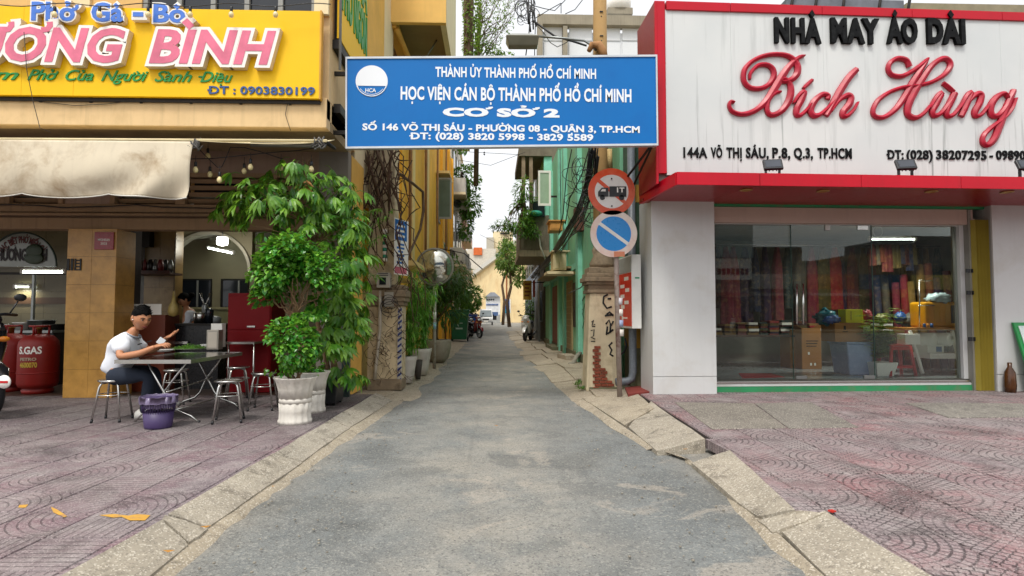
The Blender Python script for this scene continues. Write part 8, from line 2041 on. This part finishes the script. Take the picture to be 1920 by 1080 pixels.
hng = E('hanging_cabinet', tuple(PY(255, 470, 10)), 'dark altar cabinet above the wooden shelf', 'cabinet'); MB().box(PY(243,0,10).x, PY(266,0,10).x, 10.0, 10.19, PY(0,498,10).z, PY(0,440,10).z).build('body', M('altar_dark','#3a1616',.4,var=.3), hng); MB().box(PY(276,0,10.1).x, PY(296,0,10.1).x, 10.05, 10.19, PY(0,462,10.1).z, PY(0,433,10.1).z).build('speaker', DARKM, hng)
nbg = E('net_bag', tuple(PY(322, 600, 9.3)), 'hanging net bag of yellow noodles near the counter', 'bag'); c = PY(325, 582, 9.3)
MB().lathe([(1e-4,-.1),(.06,-.08),(.08,-.02),(.07,.06),(.03,.14),(.01,.3)], c, 16).build('bag', M('bag_clear','#b09a58',.4,var=.3,vs=14,bump=.4), nbg); MB().tube([c+Vector((0,0,.29)), (c.x, c.y, 2.5)], .005, 4).build('cord', BLACK, nbg)
# ================================================================ scooter at the left edge
sc = scooter('black scooter nose with a round red and white badge at the left edge', (-6.34, 7.25, .12), math.radians(60), BP, scale=1.12)
bd = PY(8, 716, 6.66); k_ = MB().lathe([(.075,0),(.07,.012),(1e-4,.014)], bd, 20, rot=RX).build('badge', LW, sc); 
bpy.context.view_layer.update()
def reattach(o, par):       # keep world place although the parent is turned
    wm = Matrix.Translation(o.location+par.location); o.matrix_parent_inverse = Matrix.Identity(4)
    pm = Matrix.LocRotScale(par.location, par.rotation_euler, par.scale); o.matrix_basis = pm.inverted() @ wm
reattach(k_, sc)
m_ = MB().box(bd.x-.05, bd.x+.05, bd.y-.018, bd.y-.0145, bd.z-.012, bd.z+.012).build('badge_mark', M('badge_red','#c01c20',.3,bump=0), sc); reattach(m_, sc)
# ================================================================ PEOPLE
SKIN = M('skin', '#b9805c', .5, var=.05, bump=.03, rv=.08); HAIR = M('hair', '#060505', .85, spec=.15, var=.3, vs=60, bump=.4, bs=160); LIP = M('lips', '#8c4038', .45, bump=0); EYEW = M('eye_white', '#d8d0c8', .3, bump=0)
SHIRT = M('white_tshirt', '#dfe3ea', .85, var=.05, vs=4, bump=.6, bs=9); TROU = M('navy_trousers', '#1c2534', .9, var=.2, bump=.2); SHOE = M('white_shoe', '#c8c6c0', .5, var=.06)
def skin_mesh(J, edges, root, sub=2):
    names = list(J); me = bpy.data.meshes.new('sk'); me.from_pydata([tuple(J[n][0]) for n in names], [(names.index(a), names.index(b)) for a, b in edges], [])
    o = bpy.data.objects.new('sk', me); COL.objects.link(o); m = o.modifiers.new('s', 'SKIN'); m.use_smooth_shade = True
    for i, n in enumerate(names):
        r = J[n][1]; r = (r, r) if not hasattr(r, '__len__') else r
        me.skin_vertices[0].data[i].radius = r; me.skin_vertices[0].data[i].use_root = (n == root)
    ss = o.modifiers.new('d', 'SUBSURF'); ss.levels = sub; ss.render_levels = sub
    dg = bpy.context.evaluated_depsgraph_get(); dg.update(); em = bpy.data.meshes.new_from_object(o.evaluated_get(dg))
    vs = [v.co.copy() for v in em.vertices]; fs = [tuple(p.vertices) for p in em.polygons]
    bpy.data.objects.remove(o); bpy.data.meshes.remove(me); bpy.data.meshes.remove(em); return vs, fs
def head(mb, c, R_, s=1., mouth_open=0):
    """face towards local -Y, crown +Z; R_ rotates, c centre of the skull; materials 0 skin 1 lips 2 eye white 3 dark"""
    def surf(d):
        x, y, z = d; r = Vector((.076*x, .096*y, .118*z))
        if z < 0: k = 1-.30*(-z)**1.4; r.x *= k; r.y *= (1-.14*(-z)) if y < 0 else (1-.38*(-z))
        fx = max(0, -y)
        def g(cx, cz, sx, sz): return math.exp(-((x-cx)/sx)**2-((z-cz)/sz)**2)*fx
        r.y -= .022*g(0,-.14,.13,.17)+.008*g(0,.08,.10,.2)          # nose
        r.y -= .005*g(0,.22,.6,.09)                                # brow
        r.y += .010*(g(.36,.08,.2,.12)+g(-.36,.08,.2,.12))          # sockets
        r.y -= .007*g(0,-.47,.26,.12)+.010*g(0,-.82,.3,.2)          # mouth, chin
        r.y += .004*g(0,-.62,.3,.06)
        r.x += math.copysign(.004, x)*math.exp(-((abs(x)-.75)/.3)**2-((z+.1)/.25)**2)*fx
        return r
    def f(u, v):
        th, ph = u*2*math.pi, v*math.pi; d = Vector((math.sin(ph)*math.sin(th), math.sin(ph)*math.cos(th), -math.cos(ph)))
        return Vector(c)+R_ @ (surf(d)*s)
    mb.grid(f, 40, 30, 0)
    def P(x, y, z): return Vector(c)+R_ @ (Vector((x, y, z))*s)
    for sx in (-1, 1):
        mb.ball(P(sx*.030,-.080,.010), .0105*s, 10, 6, 2, sy=.6, sz=.55, rot=R_); mb.ball(P(sx*.030,-.0865,.009), .0055*s, 8, 5, 3, sy=.4, rot=R_)
        mb.tube([P(sx*.014,-.093,.026), P(sx*.032,-.092,.032), P(sx*.050,-.080,.027)], .0035*s, 5, 3)
        mb.tube([P(sx*.019,-.089,.015), P(sx*.031,-.090,.0165), P(sx*.043,-.084,.013)], .002*s, 4, 3)
        mb.ball(P(sx*.078,.012,-.002), .028*s, 10, 8, 0, sx=.35, sy=.65, sz=1.05, rot=R_)
    mb.tube([P(-.024,-.087,-.055), P(-.008,-.096,-.051), P(.008,-.096,-.051), P(.024,-.087,-.055)], [.002*s,.0045*s,.0045*s,.002*s], 6, 1)
    mb.tube([P(-.020,-.087,-.060), P(0,-.094,-.0655), P(.020,-.087,-.060)], [.002*s,.006*s,.002*s], 6, 1)
def hair(c, R_, s, par, long=False):
    mb = MB()
    def f(u, v):
        th = u*2*math.pi; front = max(0, -math.cos(th)); lim = (.52+.13*max(0, math.cos(th))-.15*front) if not long else (.58-.2*front)
        side = abs(math.sin(th)); lim = lim-.05*side*(math.cos(th) < .3)+.035*noise.noise(Vector((math.cos(th)*4, math.sin(th)*4, 1))); ph = math.pi*(1-lim*v) ; d = Vector((math.sin(ph)*math.sin(th), math.sin(ph)*math.cos(th), -math.cos(ph)))
        k = 1.035+.07*max(0, d.z)+.02*noise.noise(d*9); 
        e = 1 if v < .93 else .96
        r = Vector((.078*d.x*k*e, .099*d.y*k*e, .118*d.z*(k+.03*max(0,-d.y)))); 
        if d.z < 0 and d.y > 0: r.y *= 1-.3*(-d.z)
        return Vector(c)+R_ @ (r*s)
    mb.grid(f, 56, 18)
    rh2 = random.Random(5)
    for i in range(150):      # short tufts break the outline
        u, v = rh2.random(), rh2.uniform(0,.85); p = f(u, v); n_ = (p-Vector(c)).normalized(); q = p+n_*.007*s+R_ @ Vector((rh2.uniform(-.006,.006), -.012, 0))*s
        mb.tube([p-n_*.004, q], [.004*s, .0012*s], 4)
    if long: mb.ball(Vector(c)+R_ @ (Vector((0,.115,.06))*s), .05*s, 12, 8)
    return mb.build('hair', HAIR, par)
def hand(mb, wrist, d, nrm, curl, s=1., m=0, spread=.2, thumb_side=1, curls=None):
    """d: pointing direction of the palm, nrm: back-of-hand normal"""
    d = Vector(d).normalized(); nrm = Vector(nrm); nrm = (nrm-d*nrm.dot(d)).normalized(); sd = d.cross(nrm)
    w_ = Vector(wrist); L_ = .085*s
    rows = []
    for t, hw, ht in ((-.1,.026,.019),(.25,.036,.017),(.7,.043,.015),(1.0,.041,.012)):
        rows.append([w_+d*L_*t+sd*hw*s*math.cos(a)+nrm*ht*s*math.sin(a) for a in [k*math.pi/5 for k in range(10)]])
    vs = [p for r in rows for p in r]; fs = [(i*10+k, i*10+(k+1) % 10, (i+1)*10+(k+1) % 10, (i+1)*10+k) for i in range(3) for k in range(10)]+[tuple(range(9,-1,-1)), tuple(30+k for k in range(10))]
    mb.add(vs, fs, m, True)
    for i, (off, ln) in enumerate(((-.031,.066),(-.010,.076),(.011,.072),(.030,.056))):
        p = w_+d*L_*.95+sd*off*s*thumb_side; dd = (d+sd*(i-1.5)*spread*thumb_side*.5).normalized(); pts = [p-dd*.02*s, p]; ang = 0
        for k, fr in enumerate((.42,.32,.26)):
            ang += (curls[i] if curls else curl)*(.7 if k == 0 else 1); q = dd*math.cos(ang)-nrm*math.sin(ang); p = p+q*ln*s*fr; pts.append(p)
        mb.tube(pts, [.0095*s,.0095*s,.0085*s,.0078*s,.006*s], 7, m)
    tb0 = w_+d*L_*.3-sd*.032*s*thumb_side; mb.tube([tb0+sd*.012*s*thumb_side, tb0-sd*.012*s*thumb_side+d*.025*s-nrm*.006*s, tb0-sd*.022*s*thumb_side+d*.052*s-nrm*.014*s, tb0-sd*.018*s*thumb_side+d*.075*s-nrm*.018*s], [.013*s,.011*s,.0095*s,.007*s], 7, m)
def clean(vsfs, mb, m): mb.add(vsfs[0], vsfs[1], m, True)
# --- seated man
man = E('person', (PY(215,790,6.75).x, 6.75, .123), 'person in white t-shirt and dark trousers sitting at the table looking at a phone', 'person')
def Q(px, py, Y_): return PY(px, py, Y_)
J = {}
J['hip'] = (Q(216,700,6.80), (.15,.125)); J['belly'] = (Q(222,678,6.80), .125); J['chest'] = (Q(236,648,6.80), (.15,.125)); J['neck0'] = (Q(248,628,6.80), .065); J['neck1'] = (Q(256,612,6.79), .05)
J['shR'] = (Q(226,638,6.64), .07); J['elR'] = (Q(224,670,6.52), .045); J['foR'] = (Q(262,663,6.50), .04); J['wrR'] = (Q(292,650,6.50), .027)
J['shL'] = (Q(252,634,6.98), .07); J['elL'] = (Q(282,660,7.08), .045); J['foL'] = (Q(300,648,7.05), .037); J['wrL'] = (Q(313,633,6.98), .026)
J['thR'] = (Q(222,706,6.68), .10); J['thR2'] = (Q(252,704,6.66), .095); J['knR'] = (Q(281,704,6.66), .07); J['caR'] = (Q(278,735,6.70), .06); J['anR'] = (Q(272,776,6.78), .042)
J['thL'] = (Q(228,702,6.94), .10); J['thL2'] = (Q(258,698,6.97), .09); J['knL'] = (Q(290,696,6.98), .07); J['caL'] = (Q(292,728,7.0), .058); J['anL'] = (Q(296,752,7.02), .042)
ED = [('hip','belly'),('belly','chest'),('chest','neck0'),('neck0','neck1'),('chest','shR'),('shR','elR'),('elR','foR'),('foR','wrR'),('chest','shL'),('shL','elL'),('elL','foL'),('foL','wrL'),
      ('hip','thR'),('thR','thR2'),('thR2','knR'),('knR','caR'),('caR','anR'),('hip','thL'),('thL','thL2'),('thL2','knL'),('knL','caL'),('caL','anL')]
body = MB()
J0 = dict(J); J['shR'] = (J['shR'][0], .045); J['shL'] = (J['shL'][0], .045)
JB = {k: (v[0], (v[1]*.8 if not hasattr(v[1],'__len__') else (v[1][0]*.8, v[1][1]*.8)) if k not in ('neck0','neck1','foR','wrR','foL','wrL','elR','elL') else v[1]) for k, v in J.items()}
clean(skin_mesh(JB, ED, 'hip'), body, 0); J = J0
HC = Q(265, 597, 6.76); HR = Euler((math.radians(18), 0, 0)).to_matrix(); HZ = Euler((0, 0, math.radians(58))).to_matrix(); HR = HZ @ HR
head(body, HC, HR, 1.16)
hand(body, J['wrR'][0], (.9,-.05,.25), (-.25,-.3,.9), .55, 1.05, thumb_side=1, curls=[.45,.55,.6,.65])
hand(body, J['wrL'][0], (.85,-.2,.35), (.25,.35,-.8), .22, 1.05, thumb_side=-1, spread=.5)
body.build('body', [SKIN, LIP, EYEW, BLK], man)
hair(HC+HR @ Vector((0,.004,.008)), HR, 1.16, man)
# t-shirt
JS = {'a': (Q(214,706,6.80), (.185,.16)), 'b': (Q(221,680,6.80), (.165,.145)), 'c': (Q(236,648,6.80), (.165,.135)), 'n': (Q(247,628,6.80), .085),
      'sr': (Q(230,642,6.67), .098), 'er': (Q(225,663,6.55), .092), 'sl': (Q(251,640,6.95), .09), 'el': (Q(272,652,7.06), .08)}
sm_ = MB(); clean(skin_mesh(JS, [('a','b'),('b','c'),('c','n'),('c','sr'),('sr','er'),('c','sl'),('sl','el')], 'a'), sm_, 0)
for i, v in enumerate(sm_.v):      # cloth folds running across the back and belly
    p = Vector(v); k = noise.noise(Vector((p.x*7-p.z*9, p.y*4, p.z*5)))*.035+.010*math.sin(p.x*46-p.z*70+5*noise.noise(p*5))*noise.noise(p*3+Vector((4,0,0)))+noise.noise(p*14)*.008; d = (p-Q(230,668,6.8)).normalized(); sm_.v[i] = tuple(p+d*k)
so = sm_.build('t_shirt', SHIRT, man)
co = MB().tube([Q(250,628,6.8)+Vector((.075*math.cos(t*.36)*.9, .085*math.sin(t*.36), .03*math.cos(t*.36)*-1)) for t in range(19)], .012, 6).build('collar', M('collar_grey','#7c8088',.9), man)
for px, py in ((262,645),(280,640)):
    c = Q(px, py, 6.66); MB().cb(c, (.045,.006,.012), (0,-.3,.5)).build('chest_print', BLK, man)
# trousers
JT = {k: (v[0], (v[1]*1.06 if not hasattr(v[1],'__len__') else (v[1][0]*.95, v[1][1]*.95))) for k, v in J.items() if k in ('hip','thR','thR2','knR','caR','anR','thL','thL2','knL','caL','anL')}
JT['anR'] = (J['anR'][0], .062); JT['anL'] = (J['anL'][0], .062); JT['caR'] = (J['caR'][0], .072); JT['caL'] = (J['caL'][0], .07)
tm = MB(); clean(skin_mesh(JT, [e for e in ED if e[0] in JT and e[1] in JT], 'hip'), tm, 0); tm.build('trousers', TROU, man)
for (px, py, Y_, dz) in ((266,786,6.78,0),(300,755,6.98,.0)):
    c = Q(px, py, Y_); k = MB()
    z0 = .123 if Y_ < 6.9 else c.z-.03
    prof = [(-.10,.030,.045),(-.06,.042,.06),(0,.046,.055),(.08,.05,.04),(.15,.046,.032),(.19,.02,.02)]
    vs = []; 
    for (x_, hw, hh) in prof:
        for q in range(10): a = q*math.pi*2/10; vs.append((c.x+x_+.03, Y_+hw*math.cos(a), z0+hh+hh*math.sin(a)))
    k.add(vs, [(i*10+q, i*10+(q+1) % 10, (i+1)*10+(q+1) % 10, (i+1)*10+q) for i in range(5) for q in range(10)]+[tuple(range(9,-1,-1)), tuple(50+q for q in range(10))], 0, True); k.build('shoe', SHOE, man)
# phone and chopstick hand things
ph = tag(MB().cb(Q(302, 640, 6.60), (.07,.009,.14), (math.radians(-62), math.radians(35), .5)).build('phone', M('phone_white','#c9ccd0',.2,bump=0), None, .006), 'white phone held in the seated man hand', 'phone')
er = MB().ball(HC+HR @ Vector((-.092,-.004,-.012)), .008, 8, 6).build('earbud', LW, man)
# --- woman behind the counter
wo = E('person', (PY(352,600,10.3).x, 10.3, .127), 'person with dark bun hair and white top standing behind the stove counter', 'person')
wy = 10.35; wb_ = MB()
JW = {'hip': (PY(360,660,wy), .13), 'b': (PY(358,620,wy), .12), 'c': (PY(355,592,wy), .13), 'n0': (PY(350,578,wy), .05), 'n1': (PY(348,572,wy), .045), 'sr': (PY(362,590,wy-.15), .06), 'er': (PY(366,612,wy-.2), .045), 'wr': (PY(346,618,wy-.3), .03), 'sl': (PY(350,590,wy+.15), .06), 'el': (PY(352,614,wy+.1), .045),
      'k1': (Vector((PY(360,660,wy).x, wy, .5)), .09), 'k2': (Vector((PY(360,660,wy).x, wy, .15)), .06)}
clean(skin_mesh(JW, [('hip','b'),('b','c'),('c','n0'),('n0','n1'),('c','sr'),('sr','er'),('er','wr'),('c','sl'),('sl','el'),('hip','k1'),('k1','k2')], 'hip'), wb_, 0)
WH = PY(347, 563, wy); WR = Euler((0,0,math.radians(-60))).to_matrix() @ Euler((math.radians(14),0,0)).to_matrix(); head(wb_, WH, WR, 1.0); hand(wb_, JW['wr'][0], (-.9,-.2,-.2), (0,-.3,.9), .5, 1.)
wb_.build('body', [SKIN, LIP, EYEW, BLK], wo); hair(WH, WR, 1.02, wo, True)
JV = {'h': (PY(360,640,wy), .15), 'c': (PY(355,593,wy), .155), 'sr': (PY(362,591,wy-.16), .085), 'er': (PY(365,602,wy-.2), .075), 'n': (PY(351,583,wy), .075)}
vm = MB(); clean(skin_mesh(JV, [('h','c'),('c','sr'),('sr','er'),('c','n')], 'h'), vm, 0); vm.build('white_top', SHIRT, wo)
# ================================================================ BLUE STREET SIGN OVER THE ALLEY
y0 = 7.70
bs_ = E('blue_street_sign', (0, y0, 3.5), 'wide blue sign with white lettering spanning the alley mouth', 'sign')
A, B, C_, D_ = PY(648, 108, y0), PY(1232, 104, y0), PY(1234, 272, y0), PY(648, 278, y0)
BB = M('street_sign_blue', '#026ab4', .5, spec=.25, var=.04, vs=1.2, bump=.01, dirt=('#0c5ea8', .4, 1.5), streak=.03)
def lerp4(u, v): return A.lerp(B, u).lerp(D_.lerp(C_, u), v)
def qbox(u0, u1, v0, v1, ya, yb, mat, nm, par=None):
    p = [lerp4(u0, v1), lerp4(u1, v1), lerp4(u1, v0), lerp4(u0, v0)]
    return MB().prism([(q.x, q.z) for q in p], ya, yb).build(nm, mat, par or bs_)
qbox(.004,.996,.012,.988, y0+.002, y0+.07, BB, 'panel')
for (u0,u1,v0,v1) in ((0,1,-.006,.016),(0,1,.984,1.006),(0,.005,.016,.984),(.995,1,.016,.984)): qbox(u0,u1,v0,v1, y0-.012, y0+.075, M('alu_frame','#c4c8cc',.35,.3), 'frame')
WH_ = M('sign_letter_white', '#e4e8ec', .5, var=.02, bump=0)
def SL(s_, x0, x1, yb_, yc_, bold, shear=0):
    # baseline follows the slight slope of the board
    def f(p):
        px = (p.x-A.x)/(B.x-A.x); return Vector((p.x, p.y, p.z+px*.005))
    lettering(s_, PY(x0, 200, y0).x, PY(x1, 200, y0).x, PY(x0, yb_, y0).z, PY(x0, yc_, y0).z, y0+.002, [WH_], bs_, .004, bold, shear, name='letter', per=True, space=1.04)
SL('THÀNH ỦY THÀNH PHỐ HỒ CHÍ MINH', 816, 1118, 143.5, 126, .028)
SL('HỌC VIỆN CÁN BỘ THÀNH PHỐ HỒ CHÍ MINH', 751, 1184, 186, 163, .03)
SL('CƠ SỞ 2', 830, 1049, 217, 203, .06)
SL('SỐ 146 VÕ THỊ SÁU - PHƯỜNG 08 - QUẬN 3, TP.HCM', 680, 1199, 243.5, 232, .036)
SL('ĐT: (028) 3820 5998 - 3829 5589', 768, 1112, 260.5, 249, .036)
c = PY(697, 152, y0); R_ = PY(727, 152, y0).x-c.x
lg = MB(); n = 40
up = [(c.x+R_*math.cos(a), c.z+R_*math.sin(a)) for a in [math.radians(-18)+i*(math.pi+math.radians(36))/n for i in range(n+1)]]
lg.prism(up, y0-.003, y0+.001); lg.build('emblem_disc', WH_, bs_)
arc_ = [Vector((c.x+R_*.97*math.cos(a), y0-.001, c.z+R_*.97*math.sin(a))) for a in [math.radians(-20)-i*math.radians(140)/20 for i in range(21)]]
MB().tube(arc_, .008, 5).build('emblem_ring', WH_, bs_)
arc_ = [Vector((c.x+R_*.86*math.cos(a), y0-.001, c.z+R_*.86*math.sin(a))) for a in [math.radians(-35)-i*math.radians(110)/20 for i in range(21)]]
MB().tube(arc_, .004, 4).build('emblem_ring', WH_, bs_)
lettering('HCA', PY(687,0,y0).x, PY(707,0,y0).x, PY(697,173,y0).z, PY(697,166,y0).z, y0+.001, [WH_], bs_, .004, .02, name='lettering', per=True)
# brackets holding it to the two corners
for (x_, z_) in ((A.x-.0, 3.7), (A.x-.0, 4.5)): MB().box(x_-.2, x_+.03, y0+.076, y0+.12, z_, z_+.05).build('bracket', DARKM, bs_)
for z_ in (3.75, 4.55): MB().box(B.x-.1, B.x-.02, y0+.076, y0+.12, z_, z_+.05).build('bracket', DARKM, bs_)
MB().tube([(B.x-.06, y0+.1, 3.6), (B.x-.35, 9.6, 3.1)], .018, 6).tube([(B.x-.02, y0+.1, 3.65), (B.x-.12, 9.6, 2.95)], .015, 6).build('stay_wire', DARKM, bs_)
